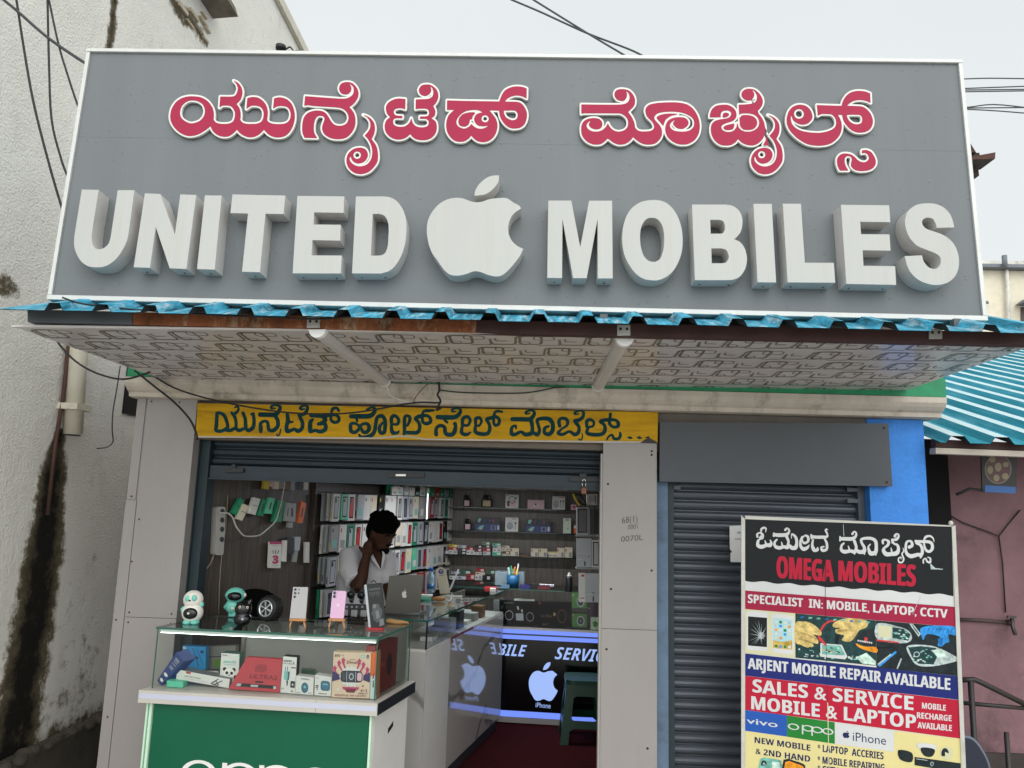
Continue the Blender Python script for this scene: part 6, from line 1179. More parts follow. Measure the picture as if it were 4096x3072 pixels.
# phones on wooden easels
m_wd = M('light_wood', '#b98350', rough=.6, var=.12, vs=20); m_lens = M('lens_glass', '#15171c', rough=.08, var=0); m_lring = M('lens_ring', '#8f9298', rough=.25, metal=.6, var=0)
def rr_path(q, r):  # rounded quad in frame coords
    o = []; n = 4
    for i in range(4):
        p0, p, p1 = Vector(q[i - 1]), Vector(q[i]), Vector(q[(i + 1) % 4]); a = p + (p0 - p).normalized() * r; c_ = p + (p1 - p).normalized() * r
        for k in range(5): t = k / 4; o.append(tuple(a.lerp(p, t).lerp(p.lerp(c_, t), t)))
    return o
def phone(quad, base, mat, rad, lenses, label, logo=False):
    F = Fr(PZ(*zz5(*base), ZTT) + Vector((0, 0, .024)), (1, 0, 0), (0, math.sin(R(14)), math.cos(R(14)))); F.n = F.n if F.n.y < 0 else -F.n
    q = [F.px(*zz5(*p)) for p in quad]; dz = min(p[1] for p in q); ph = thing('phone', F.w((q[2][0] + q[3][0]) / 2, dz), label, 'phone')
    b = MB(); b.extr(F, [rr_path(q, rad)], -.008, 0, mat); b.flat(F, [rr_path(q, rad)[::-1]], -.008, m_black); b.build('phone_body', ph)
    if logo:
        x, y, w_, h_ = logo; b = MB()
        for cset in apple(x, y, w_, h_): b.flat(F, [[F.px(*zz5(*p), .0006) for p in cset]], .0006, K('pale_pink_logo', '#e3c6da'))
        b.build('logo', ph)
    if len(lenses) == 2:
        b = MB(); b.extr(F, [rr_path([F.px(*zz5(*p)) for p in [(1532, 186), (1566, 186), (1564, 252), (1530, 250)]], .006)], .0003, .0025, mat); b.build('camera_bump', ph)
    for x, y, r_ in lenses:
        c_ = F.w(*F.px(*zz5(x, y)), .0026 if len(lenses) == 2 else .0004); b = MB(); b.lathe([(r_, 0), (r_, .003), (r_ * .8, .0035)], c_, m_lring, 14, F.n); l_ = b.build('lens', ph)
        b = MB(); b.lathe([(r_ * .72, .0036), (r_ * .3, .0042)], c_, m_lens, 12, F.n); b.build('lens_glass', l_)
def easel(cx, y_t, y_b, hw, label):
    F, w, s_ = at5((cx, y_b)); es = thing('easel', F.O, label, 'stand')
    b = MB(); c0, c1 = w(cx - hw, y_t, .012), w(cx + hw, y_t, .012); b.box((c0.x, c0.y - .006, c0.z - .004), (c1.x, c1.y + .02, c1.z + .004), m_wd); b.build('tray', es, bevel=.001)
    for sgn_ in (-1, 1):
        b = MB(); t_, e_ = w(cx + sgn_ * (hw - 18), y_t + 4, .004), w(cx + sgn_ * (hw - 4), y_b, .008); e_.z = ZTT; b.hexa([(e_.x - .004, e_.y - .003, e_.z), (e_.x + .004, e_.y - .003, e_.z), (e_.x + .004, e_.y + .003, e_.z), (e_.x - .004, e_.y + .003, e_.z)], [(t_.x - .004, t_.y - .003, t_.z), (t_.x + .004, t_.y - .003, t_.z), (t_.x + .004, t_.y + .003, t_.z), (t_.x - .004, t_.y + .003, t_.z)], m_wd); b.build('leg', es)
    b = MB(); t_ = w(cx, y_t - 60, -.03); b.tube([t_, (t_.x, t_.y + .035, ZTT)], .004, m_wd, 6); b.build('rear_leg', es)
phone([(1178, 150), (1310, 152), (1287, 437), (1146, 434)], (1215, 500), K('titanium_grey', '#a9a6a6', rough=.35), .002, [(1199, 173, .0065), (1197, 205, .0065), (1194, 238, .0065), (1231, 174, .0036), (1228, 205, .004)], 'grey phone with five camera lenses standing back out on a small wooden easel')
easel(1218, 442, 500, 72, 'small light wood easel under the grey phone')
phone([(1526, 182), (1650, 186), (1624, 437), (1502, 434)], (1560, 503), K('pink_phone_glass', '#d5a9c8', rough=.25), .012, [(1548, 204, .008), (1546, 235, .008)], 'pink phone with two camera lenses standing back out on a small wooden easel', (1562, 292, 26, 32))
easel(1564, 442, 503, 72, 'small light wood easel under the pink phone')
# pair of smart watches on an acrylic display stand
F, w, s_ = at5((1730, 436)); wt = thing('watch_stand', F.O, 'clear acrylic stand with four dials printed on a black strip, behind the pink phone', 'stand')
b = MB(); b.box((w(1630, 330).x, F.O.y, w(1630, 350).z), (w(1830, 330).x, F.O.y + .006, w(1830, 305).z), m_black)
b.build('label_strip', wt)
for i, x in enumerate((1652, 1698, 1740, 1790)): b = MB(); b.lathe([(.006, 0), (.005, .0015)], w(x, 327, .001), m_greyc, 10, F.n); b.build('printed_dial', wt)
for x in (1678, 1762): b = MB(); b.tube([w(x, 345), (w(x, 345).x, F.O.y, ZTT)], .009, m_black, 8); b.build('post', wt)
b = MB(); b.box((w(1640, 430).x, F.O.y - .02, ZTT), (w(1815, 430).x, F.O.y + .03, ZTT + .005), m_win2); b.build('base', wt)
for i, (x, y) in enumerate(((1690, 216), (1780, 222))):
    wa = thing('smart_watch', w(x, y + 75), ['round black smart watch on the acrylic stand, the left one beside the pink phone', 'round black smart watch on the acrylic stand, the right one by the black upright pack'][i], 'watch', 'smart watches on the display stand')
    b = MB(); c_ = w(x, y, .015); b.lathe([(.016, -.006), (.021, -.004), (.0215, .004), (.018, .006)], c_, m_blkm, 24, F.n); b.lathe([(.003, .02), (.003, .026)], c_, m_blkm, 8, F.u); b.build('case', wa)
    b = MB(); b.lathe([(.0175, .0062), (.004, .0068)], c_, m_lens, 20, F.n); b.build('dial', wa)
    b = MB(); b.tube([c_ + Vector((0, .004, .02)), c_ + Vector((0, .022, .028)), c_ + Vector((0, .045, .01)), c_ + Vector((0, .048, -.02)), c_ + Vector((0, .03, -.042)), c_ + Vector((0, .006, -.034)), c_ + Vector((0, .003, -.02))], .009, m_black, 8); b.build('strap', wa)
# upright black pack on a red foot
F, w, s_ = at5((1900, 525)); bp_ = thing('screen_guard_pack', F.O, 'tall black printed pack on a red foot at the right end of the glass counter', 'pack')
q = [F.px(*zz5(*p)) for p in [(1828, 128), (1956, 115), (2000, 500), (1868, 528)]]
b = MB(); b.slab(F, q, -.012, 0, m_black)
def bl(s_, t): a = Vector(q[0]).lerp(Vector(q[1]), s_); c_ = Vector(q[3]).lerp(Vector(q[2]), s_); return tuple(a.lerp(c_, t))
m_pg = K('print_dim_grey', '#4b4c4d'); m_pg2 = K('print_mid_grey', '#6f7071')
b.flat(F, [[bl(.1 + .8 * t, .09 + .05 * ((i * 7) % 3) * .2) for i, t in enumerate([0, .1, .2, .3, .4, .5, .6, .7, .8, .9, 1])] + [bl(.9 - .8 * t, .145) for t in [0, .5, 1]]], .0006, m_pg)
for i in range(7): b.flat(F, [[bl(.12 + i * .11, .18), bl(.19 + i * .11, .18), bl(.17 + i * .11, .27 + .03 * (i % 3)), bl(.14 + i * .11, .27)]], .0006, m_pg)
b.flat(F, [[bl(.5 + .34 * math.cos(k * .35) * (1 + .15 * math.sin(k * 3)), .66 + .20 * math.sin(k * .35) * (1 + .1 * math.cos(k * 5))) for k in range(18)]], .0007, m_pg)
b.flat(F, [[bl(.38 + .13 * math.cos(k * .6283), .50 + .05 * math.sin(k * .6283)) for k in range(10)]], .0009, m_pg2); b.flat(F, [[bl(.40, .62), bl(.62, .60), bl(.66, .76), bl(.44, .80)]], .0010, m_pg2); b.flat(F, [[bl(.62, .82), bl(.88, .80), bl(.90, .95), bl(.58, .97)]], .0009, m_pg2)
b.build('sleeve', bp_)
b = MB(); q3 = [F.px(*zz5(*p)) for p in [(1806, 134), (1827, 129), (1866, 529), (1848, 530)]]; b.slab(F, q3, -.012, -.0005, m_silv); b.build('spine', bp_)
b = MB(); c_ = F.w(*F.px(*zz5(1888, 112)), -.006); b.tube([c_ + Vector((math.cos(R(a)) * .010, 0, math.sin(R(a)) * .009)) for a in range(0, 181, 20)], .003, m_black, 6); b.build('hang_tab', bp_)
b = MB(); c0, c1 = w(1828, 522, .01), w(1976, 512, .01); b.box((c0.x, F.O.y - .012, ZTT), (c1.x, F.O.y + .03, ZTT + .008), K('red_plastic', '#b01c2a')); b.build('foot', bp_)
# cloth pouch and open laptop behind
F, w, s_ = at5((2050, 470)); b = MB(); b.tube([w(1985, 445), w(2030, 452), w(2090, 460), w(2150, 462), w(2200, 466)], [.004, .014, .013, .010, .004], M('tan_cloth', '#a98252', rough=.9, var=.15, bump=.3), 10); tag(b.build('cloth_pouch'), 'crumpled tan cloth pouch lying behind the black pack at the counter end', 'pouch')

# ================================================================ LONG GLASS COUNTER RUNNING BACK
ZL = 1.05
lA, lB = PZ(1711, 2482, ZL), PZ(1990, 2372, ZL); lB = lA + (lB - lA) * 1.13
ld = (lB - lA).normalized(); lw_ = Vector((ld.y, -ld.x, 0)) * -1; LL = (lB - lA).length; WD = .34
def lpt(a, d, z): return lA + ld * a + lw_ * d + Vector((0, 0, z - ZL))
def lbox(b, a0, a1, d0, d1, z0, z1, m): b.hexa([lpt(a0, d0, z0), lpt(a1, d0, z0), lpt(a1, d1, z0), lpt(a0, d1, z0)], [lpt(a0, d0, z1), lpt(a1, d0, z1), lpt(a1, d1, z1), lpt(a0, d1, z1)], m)
lc = thing('long_counter', lpt(LL / 2, WD / 2, 0), 'white marbled glass counter running from the showcase back into the shop', 'counter')
b = MB(); b.face([lpt(0, 0, ZL), lpt(LL, 0, ZL), lpt(LL, WD, ZL), lpt(0, WD, ZL)], g_dark); lbox(b, -.003, LL, -.003, 0, ZL - .010, ZL, m_edge); lbox(b, -.004, -.0005, 0, WD, ZL - .010, ZL, m_edge); b.build('glass_top', lc)
b = MB(); b.face([lpt(0, .004, .885), lpt(LL, .004, .885), lpt(LL, .004, ZL - .01), lpt(0, .004, ZL - .01)], g_pane); lbox(b, -.002, .008, .0, .008, .885, ZL - .0105, m_blkm); b.build('glass_side', lc)
b = MB(); b.face([lpt(.004, .01, .885), lpt(.004, WD, .885), lpt(.004, WD, ZL - .01), lpt(.004, .01, ZL - .01)], g_pane); b.build('glass_end', lc)
b = MB(); lbox(b, 0, LL, WD - .012, WD, .885, ZL - .011, m_lam2); lbox(b, .0, LL, .006, WD - .0125, .872, .8845, m_lam); b.build('shelf', lc)
b = MB(); lbox(b, .42, LL, .0, WD, .10, .871, m_marb); lbox(b, .45, LL, .03, WD, .0, .099, m_dgrey); b.build('side_panel', lc)
b = MB(); lbox(b, .0, .4185, .0, WD, .01, .871, m_lam); b.build('side_panel', lc)
b = MB(); lbox(b, -.006, -.0005, .0, WD + .12, .01, .868, m_marb); b.build('end_panel', lc)
b = MB(); lbox(b, .44, .9, .002, .0045, .862, .885, K('maroon_sticker', '#6d1f22')); lbox(b, .43, .47, -.002, .0, .845, .87, m_brown); b.build('sticker_strip', lc)
for i in range(7):
    a = .25 + i * .17; m = [m_white, m_greyc, m_silv, m_dgrey, m_white, m_greyc, m_brown][i]; b = MB(); lbox(b, a, a + .10, .06, .14 + .02 * (i % 3), .8855, .91 + .03 * (i % 4), m)
    tag(b.build('cable_pack'), 'small %s accessory pack, %s from the near end inside the long counter' % (['white', 'grey', 'silver', 'charcoal', 'white', 'grey', 'brown'][i], ORD[i]), 'pack', 'accessory packs inside the long counter')

# ---------------- things on the long counter
def r2(x, y): return (1540 + x / 2.4578, 1880 + y / 2.4578)
FLp = FAt(1612, 2456, ZL + .014, (math.cos(R(-6)), math.sin(R(-6)), 0)); FLp.n = FLp.n if FLp.n.y < 0 else -FLp.n
lp = thing('laptop', FLp.O, 'open grey laptop with a pale apple mark on its lid, beside the man', 'laptop')
m_lid = K('laptop_aluminium', '#5b5852', rough=.35, metal=.3)
q = [FLp.px(*p) for p in [(1557, 2303), (1694, 2298), (1677, 2449), (1537, 2463)]]
b = MB(); b.extr(FLp, [rr_path(q, .008)], -.006, 0, m_lid); b.flat(FLp, [[p for p in rr_path(q, .012)]], -.0065, m_black); b.build('lid', lp)
b = MB()
for cs in apple(1608, 2358, 19, 34): b.flat(FLp, [[FLp.px(*p) for p in cs]], .0006, K('pale_logo', '#c9c6bd'))
b.build('logo', lp)
b = MB(); a0, a1 = FLp.w(q[3][0], 0), FLp.w(q[2][0], 0); zl = ZL + .0015; v_ = Vector((-.03, .21, 0)); b.hexa([Vector((p.x, p.y, zl)) for p in (a0, a1, a1 + v_, a0 + v_)], [Vector((p.x, p.y, zl + .013)) for p in (a0, a1, a1 + v_, a0 + v_)], K('laptop_base', '#2b2b2b', rough=.35)); b.build('base', lp)
def tagrest(px_, py_): return PZ(px_, py_, ZL + .001)
p = tagrest(1720, 2374); bo = thing('water_bottle', p, 'clear plastic water bottle with blue cap behind the laptop', 'bottle')
b = MB(); b.lathe([(.026, 0), (.028, .01), (.028, .09), (.026, .10), (.028, .11), (.026, .13), (.013, .155), (.012, .165)], p, K('clear_pet', '#8fa5b0', rough=.15), 18); b.build('bottle_body', bo)
b = MB(); b.lathe([(.0285, .035), (.0285, .075)], p, K('bottle_label', '#3f6fa0'), 18); b.build('bottle_label', bo)
b = MB(); b.lathe([(.014, .1655), (.014, .19), (.012, .192)], p, K('blue_cap', '#1f5fc0'), 14); b.build('cap', bo)
FQ = FAt(*r2(590, 1215), ZL + .001); FQ.n = FQ.n if FQ.n.y < 0 else -FQ.n
qs = thing('payment_stand', FQ.O, 'tilted white payment stand with a purple round mark beside the laptop', 'stand')
q = [FQ.px(*r2(*p)) for p in [(503, 975), (596, 970), (640, 1212), (540, 1218)]]; b = MB(); b.slab(FQ, q, -.006, 0, m_creamc); b.flat(FQ, [[FQ.px(*r2(520 + 0, 985))] + [FQ.px(*r2(548 + 40 * math.cos(a), 990 + 36 * math.sin(a))) for a in [math.pi + k * .314 for k in range(1, 10)]] + [FQ.px(*r2(585, 990))]], -.001, m_creamc); b.build('card', qs)
b = MB(); b.flat(FQ, [[FQ.px(*r2(551 + 26 * math.cos(k * .42), 997 + 26 * math.sin(k * .42))) for k in range(15)]], .0008, K('purple_mark', '#4a2f8a')); b.build('round_mark', qs)
b = MB()
for x0, y0, x1, y1 in ((536, 982, 566, 986), (540, 990, 562, 993), (556, 984, 560, 1012), (544, 992, 547, 1010)): b.flat(FQ, [[FQ.px(*r2(x0, y0)), FQ.px(*r2(x1, y0)), FQ.px(*r2(x1, y1)), FQ.px(*r2(x0, y1))]], .0012, m_white)
b.textpx('PhonePe', FQ, [r2(532, 1029), r2(578, 1027), r2(580, 1039), r2(534, 1041)], .0008, m_txt); b.build('mark_lines', qs)
b = MB(); F = FAt(*r2(640, 1172), ZL + .001); F.n = F.n if F.n.y < 0 else -F.n
b.slab(F, [F.px(*r2(*t)) for t in [(632, 1172), (648, 1176), (730, 980), (716, 974)]], -.01, 0, m_silv); tag(b.build('selfie_stick'), 'pale grey stick leaning right of the payment stand', 'stick')
p = PZ(*r2(525, 1290), ZL + .002); b = MB(); b.ell(p + Vector((0, 0, .016)), (.05, .035, .016), M('orange_pouch_cloth', '#9a6a3a', rough=.9, var=.2, bump=.3), 14, 8); tag(b.build('pouch'), 'small orange brown pouch lying before the payment stand', 'pouch')
p = PZ(*r2(380, 1270), ZL + .002); b = MB(); b.box((p.x - .04, p.y - .02, p.z), (p.x + .05, p.y + .03, p.z + .02), m_mint); b.box((p.x - .02, p.y - .021, p.z + .0205), (p.x + .06, p.y + .03, p.z + .032), m_white); tag(b.build('paper_stack'), 'loose white and mint papers right of the laptop', 'papers')
cable([r2(600, 1235), r2(640, 1240), r2(655, 1265), r2(620, 1285), r2(590, 1275)], 0, .003, 'loop of white cable on the long counter by the payment stand', m_cblw, plane=lambda x, y: PZ(x, y, ZL + .004))
cable([r2(640, 1238), r2(700, 1242), r2(755, 1240)], 0, .005, 'short white charger lead lying toward the back of the long counter', m_cblw, plane=lambda x, y: PZ(x, y, ZL + .006))

# ================================================================ LIT SERVICE COUNTER ACROSS THE BACK
sA, sB = PZ(1955, 2893, 0), PZ(2230, 2910, 0); su = (sB - sA).normalized()
FSv = Fr(sA, su); FSv.n = FSv.n if FSv.n.y < 0 else -FSv.n
sx0, sx1 = -.42, FSv.px(2480, 2700)[0] + .02
zc = lambda y, x=2200: FSv.px(x, y)[1]
sc_ = thing('service_counter', FSv.w(.2, 0), 'black counter with glowing blue white lettering and strips at the back of the shop', 'counter')
def sbox(b, z0, z1, h0, h1, m, a0=None, a1=None): b.fbox(FSv, sx0 if a0 is None else a0, z0, sx1 if a1 is None else a1, z1, h0, h1, m)
zt1, zb1 = zc(2524), zc(2540); zt2, zb2 = zc(2547), zc(2563); zbs, zbe = zc(2852), zc(2876)
SD = -.42
b = MB(); sbox(b, .012, zbe - .002, -.02, -.012, m_lam2); sbox(b, .012, zt1 + .012, SD, -.021, m_dgrey); b.build('body', sc_)
b = MB(); sbox(b, zbe, zb2 - .001, -.0115, -.002, K('gloss_black_panel', '#060608', rough=.15, var=0)); b.build('front_panel', sc_)
b = MB(); sbox(b, zb1 + .001, zt1 + .018, -.0115, .0, m_lam2); sbox(b, zt2 + .0005, zb1, -.0115, -.004, K('grey_channel', '#6e6a66')); b.build('strip_channel', sc_)
for z0, z1 in ((zb1, zt1), (zb2, zt2), (zbe, zbs)): b = MB(); sbox(b, z0, z1, -.0015, .003, L_blue); b.build('led_strip', sc_)
def r4(x, y): return (1600 + x / 2.4578, 2397 + y / 2.4578)
for st_, qd, bo_ in (('MOBILE', [r4(760, 425), r4(1250, 450), r4(1232, 566), r4(742, 540)], 1), ('SERVICE', [r4(1540, 468), r4(2110, 505), r4(2090, 628), r4(1520, 588)], 1), ('iPhone', [r4(1335, 1015), r4(1482, 1022), r4(1480, 1074), r4(1333, 1062)], 0)):
    b = MB(); b.textpx(ital(st_) if bo_ else st_, FSv, qd, .0006, L_ice); b.build('lettering', sc_, label='glowing word ' + st_ if bo_ else 'small glowing word under the apple')
b = MB()
for cs in apple(*r4(1266, 619), 285 / 2.4578, 383 / 2.4578): b.flat(FSv, [[FSv.px(*p, .0006) for p in cs]], .0006, L_ice)
b.build('emblem', sc_, label='glowing bitten apple')
zg = zt1 + .0185
b = MB(); b.face([FSv.w(sx0, zg, -.004), FSv.w(sx1, zg, -.004), FSv.w(sx1, ZL, -.004), FSv.w(sx0, ZL, -.004)], g_pane); b.build('glass_front', sc_)
b = MB(); b.face([FSv.w(sx0, ZL, 0), FSv.w(sx1, ZL, 0), FSv.w(sx1, ZL, SD), FSv.w(sx0, ZL, SD)], g_dark); sbox(b, ZL - .008, ZL, .0005, .004, m_edge); b.build('glass_top', sc_)
b = MB()
for k in range(16): a = .30 + k * .0115; b.fbox(FSv, a, ZL + .003, a + .006, ZL + .008, SD + .05, SD + .054, led('led_dot', '#eef2ff', 2.0))
b.build('led_dots', sc_)
def s_fr(h): f = Fr(FSv.w(0, 0, h), su); f.n = FSv.n; return f
def ibox(name, label, x0, y0, x1, y1, h, depth, mf, ms=None, art=None, sl=.03, zb_=None, fn=r2, cat='box', group=None):
    F = s_fr(h); q = [F.px(*fn(*p)) for p in [(x0, y0), (x1, y0 + (x1 - x0) * sl), (x1, y1 + (x1 - x0) * sl), (x0, y1)]]
    if zb_ is not None: dz = zb_ - min(p[1] for p in q); q = [(p[0], p[1] + dz) for p in q]
    b = MB(); b.slab(F, q, -depth, 0, ms or mf); b.flat(F, [q], .0006, mf); k = [0]
    def T(s_, t): a = Vector(q[0]).lerp(Vector(q[1]), s_); c = Vector(q[3]).lerp(Vector(q[2]), s_); return tuple(a.lerp(c, t))
    def poly(pts, m): k[0] += 1; b.flat(F, [[T(*p) for p in pts]], .0008 + k[0] * .0001, m)
    def ring(x, y, rx, ry, m, rg): k[0] += 1; b.flat(F, [[T(x + rx * math.cos(i * .3927), y + ry * math.sin(i * .3927)) for i in range(16)], [T(x + rx * rg * math.cos(i * .3927), y + ry * rg * math.sin(i * .3927)) for i in range(16)]], .0008 + k[0] * .0001, m)
    def txt(st, x0_, y0_, x1_, y1_, m): k[0] += 1; b.text(st, F, [T(x0_, y0_), T(x1_, y0_), T(x1_, y1_), T(x0_, y1_)], .0008 + k[0] * .0001, m)
    if art: art(poly, ring, txt)
    return tag(b.build(name), label, cat, group)
sq = lambda x0, y0, x1, y1: [(x0, y0), (x1, y0), (x1, y1), (x0, y1)]
zsh = zg + .002
ibox('earbud_watch_box', 'black gift box with white earbuds and two watch outlines in the lit counter', 1128, 1300, 1500, 1540, -.06, .06, K('deep_black_card', '#0a0a0b', spec=.15, rough=.7), m_black, lambda P_, R_, T_: (R_(.25, .60, .11, .20, m_silv, .86), R_(.80, .64, .10, .19, m_greyc, .86), P_([(.42, .52), (.62, .50), (.63, .80), (.44, .80)], m_silv), P_([(.45, .22), (.50, .22), (.51, .36), (.47, .36)], m_white), P_([(.56, .36), (.60, .34), (.61, .46), (.58, .46)], m_white), T_('WATCH', .1, .06, .36, .12, m_greyc)), zb_=zsh)
ibox('watch_gift_box', 'black box with a dim orange watch outline in the lit counter', 1500, 1312, 1832, 1556, -.06, .06, K('deep_black_card'), m_black, lambda P_, R_, T_: (T_('ULTRA', .10, .52, .42, .62, m_brown), R_(.72, .56, .13, .28, m_maroon, .85), P_([(.47, .42), (.54, .44), (.52, .56), (.47, .54)], m_gold), P_(sq(.02, .02, .1, .1), m_maroon), T_('BIG', .16, .86, .3, .94, m_brown)), zb_=zsh)
m_toyg = K('toy_box_green', '#4f8436'); wheel_art = lambda P_, R_, T_: (R_(.58, .5, .26, .34, m_silv, .01), R_(.58, .5, .20, .26, m_dgrey, .2), P_(sq(.05, .08, .12, .16), m_creamc), P_(sq(.0, .9, 1, 1), m_dgrey))
ibox('toy_wheel_box', 'green toy box with a car wheel on it, lower of the two stacked', 1838, 1425, 1985, 1570, -.07, .06, m_toyg, None, wheel_art, zb_=zsh)
ibox('toy_wheel_box', 'green toy box with a car wheel on it, upper of the two stacked', 1836, 1255, 1985, 1418, -.07, .06, m_toyg, None, wheel_art, zb_=zsh + .145)
ibox('dark_purple_box', 'dark purple box at the right end of the lit counter case', 1988, 1305, 2112, 1560, -.09, .05, K('purple_card', '#3b2632'), None, lambda P_, R_, T_: P_(sq(.1, .2, .16, .25), m_white), zb_=zsh)
ibox('pale_green_box', 'small pale green box in front of the dark purple box', 2022, 1455, 2115, 1575, -.03, .03, K('pale_green_card', '#b9cbb4'), None, lambda P_, R_, T_: P_([(.2, .4), (.5, .25), (.85, .5), (.6, .8), (.3, .75)], m_toyg), zb_=zsh)
ibox('grey_carton', 'grey carton at the left end of the lit counter case', 1068, 1250, 1125, 1345, -.10, .05, m_greyc, None, None, zb_=zsh + .11); ibox('green_carton', 'green carton under the grey one in the lit counter case', 1065, 1350, 1126, 1480, -.10, .05, m_toyg, None, lambda P_, R_, T_: R_(.5, .5, .4, .3, m_dgrey, .4), zb_=zsh)
ibox('white_blister', 'flat white pack on top of the black gift boxes', 1268, 1268, 1470, 1296, -.07, .04, m_white, None, None)
# on its glass top
def onS(x, y): return PZ(*r2(x, y), ZL + .001)
p = onS(1255, 1150); pc = thing('pen_cup', p, 'blue cup full of pens and tools on the lit counter', 'cup')
b = MB(); b.lathe([(.05, 0), (.052, .10), (.048, .10), (.046, .01)], p, K('blue_plastic_cup', '#1d5f8c', rough=.4), 20); b.build('cup_body', pc)
for i, (dx, dy, h, m) in enumerate([(-.03, 0, .16, m_silv), (-.015, .02, .17, m_grn), (.0, -.01, .15, m_toyg), (.012, .02, .165, m_org), (.028, 0, .15, m_yelc), (.034, .01, .19, m_white), (-.035, .015, .155, m_mint)]):
    b = MB(); b.tube([p + Vector((dx * .6, dy * .6, .02)), p + Vector((dx * 1.25, dy, h))], .006, m, 6); b.build('pen', pc)
p = onS(1215, 1150) + Vector((0, .12, 0)); b = MB(); b.box((p.x - .12, p.y - .05, p.z), (p.x + .13, p.y + .08, p.z + .115), K('frosted_box', '#7f9096', rough=.2)); tag(b.build('storage_box', bevel=.006), 'frosted plastic storage box behind the blue pen cup', 'box')
p = onS(1808, 1195); sp = thing('spray_can', p, 'black spray can with silver top at the right of the lit counter', 'spray can')
b = MB(); b.lathe([(.028, 0), (.029, .004), (.029, .105), (.025, .118)], p, K('can_black', '#15161a', rough=.3), 20); b.build('can_body', sp)
b = MB(); b.lathe([(.024, .1185), (.018, .13), (.010, .133), (.010, .148), (.007, .15)], p, K('can_top', '#a8a8a6', rough=.3), 16); b.build('nozzle', sp)
for x, y, w, h, m, lab in [(1375, 1165, .04, .03, K('indigo_card', '#2f2c70'), 'small indigo box on the lit counter right of the pen cup'), (1180, 1160, .035, .025, K('blue_grey_card', '#5f7d95'), 'small blue tool case left of the pen cup'), (1040, 1170, .05, .016, m_redc, 'flat red pack at the left of the lit counter top'), (1460, 1165, .05, .035, m_black, 'black tangled adaptor on the lit counter'), (1560, 1170, .05, .025, m_maroon, 'maroon soft pack on the lit counter right of the black adaptor'), (1060, 1190, .022, .022, m_white, 'tiny white box on the lit counter front left corner')]:
    p = onS(x, y); b = MB(); b.box((p.x - w, p.y - .03, p.z), (p.x + w, p.y + .03, p.z + h), m); tag(b.build('small_case'), lab, 'case')

# ================================================================ BACK WALL SHELVES AND STOCK
FBk = Fr((0, 3.20, 0), (1, 0, 0))
def shelf(y, x0, x1, label):
    a = FBk.px(x0, y)[0]; c = FBk.px(x1, y)[0]; z = FBk.px((x0 + x1) / 2, y)[1]
    t = thing('wall_shelf', ((a + c) / 2, 3.3, z), label, 'shelf', 'glass shelves on the back wall')
    b = MB(); b.box((a, 3.19, z - .009), (c, 3.418, z), K('shelf_glass', '#26352f', rough=.12)); b.build('pane', t)
    for k in (.15, .85): b = MB(); xx = a + (c - a) * k; b.box((xx - .008, 3.36, z - .03), (xx + .008, 3.419, z - .0095), m_gst); b.build('bracket', t)
    return z
z1 = shelf(2033, 1760, 2318, 'top glass shelf on the back wall'); z2 = shelf(2127, 1760, 2318, 'second glass shelf from the top on the back wall'); z3 = shelf(2224, 1755, 2318, 'third glass shelf from the top, crowded with small boxes'); z4 = shelf(2320, 1760, 1990, 'short lowest shelf left on the back wall')
SH = [0]
def item(name, label, z, x0, y0, x1, y1, mf, ms=None, art=None, dz=0.0, dep=.07, cat='box', group=None, back=0.0):
    w0 = FBk.px(*r2(x0, y1)); w1 = FBk.px(*r2(x1, y1)); h = (y1 - y0) / 2.4578 / FPX * 7.25; SH[0] += 1
    x0_, x1_ = w0[0], w1[0]; b = MB(); zz = z + .001 + dz; yf = 3.205 + back + .0006 * (SH[0] % 5)
    b.box((x0_, yf, zz), (x1_, yf + dep, zz + h), ms or mf); F = Fr((x0_, yf, zz), (1, 0, 0)); W_ = x1_ - x0_; k = [0]
    b.rect(F, .0006, .0006, W_ - .0006, h - .0006, .0006, mf)
    T = lambda s_, t: (s_ * W_, (1 - t) * h)
    def poly(pts, m): k[0] += 1; b.flat(F, [[T(*p) for p in pts]], .001 + k[0] * .0001, m)
    def ring(x, y, rx, ry, m, rg=.01): k[0] += 1; b.flat(F, [[T(x + rx * math.cos(i * .3927), y + ry * math.sin(i * .3927)) for i in range(16)], [T(x + rx * rg * math.cos(i * .3927), y + ry * rg * math.sin(i * .3927)) for i in range(16)]], .001 + k[0] * .0001, m)
    if art: art(poly, ring)
    tag(b.build(name), label, cat, group); return h
def mini_speaker(z, x0, y0, x1, y1, mc, label):
    w0 = FBk.px(*r2(x0, y1)); w1 = FBk.px(*r2(x1, y1)); h = (y1 - y0) / 2.4578 / FPX * 7.25; cx = (w0[0] + w1[0]) / 2; W_ = w1[0] - w0[0]; z += .001
    t = thing('karaoke_speaker', (cx, 3.25, z), label, 'speaker')
    b = MB(); b.box((cx - W_ / 2, 3.21, z), (cx + W_ / 2, 3.27, z + h * .66), m_black); b.build('speaker_body', t, bevel=.012)
    b = MB(); b.box((cx - W_ * .36, 3.204, z + h * .08), (cx + W_ * .36, 3.2095, z + h * .56), mc); b.build('front_grille', t, bevel=.003)
    b = MB(); b.tube([(cx + .02, 3.24, z + h * .5), (cx - .006, 3.22, z + h * .82)], .011, m_black, 8); b.ell((cx - .012, 3.215, z + h * .86), (.022, .022, .02), m_blkm, 10, 8); b.build('microphone', t)
    b = MB(); b.tube([(cx - W_ * .4, 3.24, z + h * .6), (cx - W_ * .3, 3.24, z + h * .95), (cx + W_ * .3, 3.24, z + h * .95), (cx + W_ * .4, 3.24, z + h * .6)], .004, m_black, 6); b.build('handle', t)
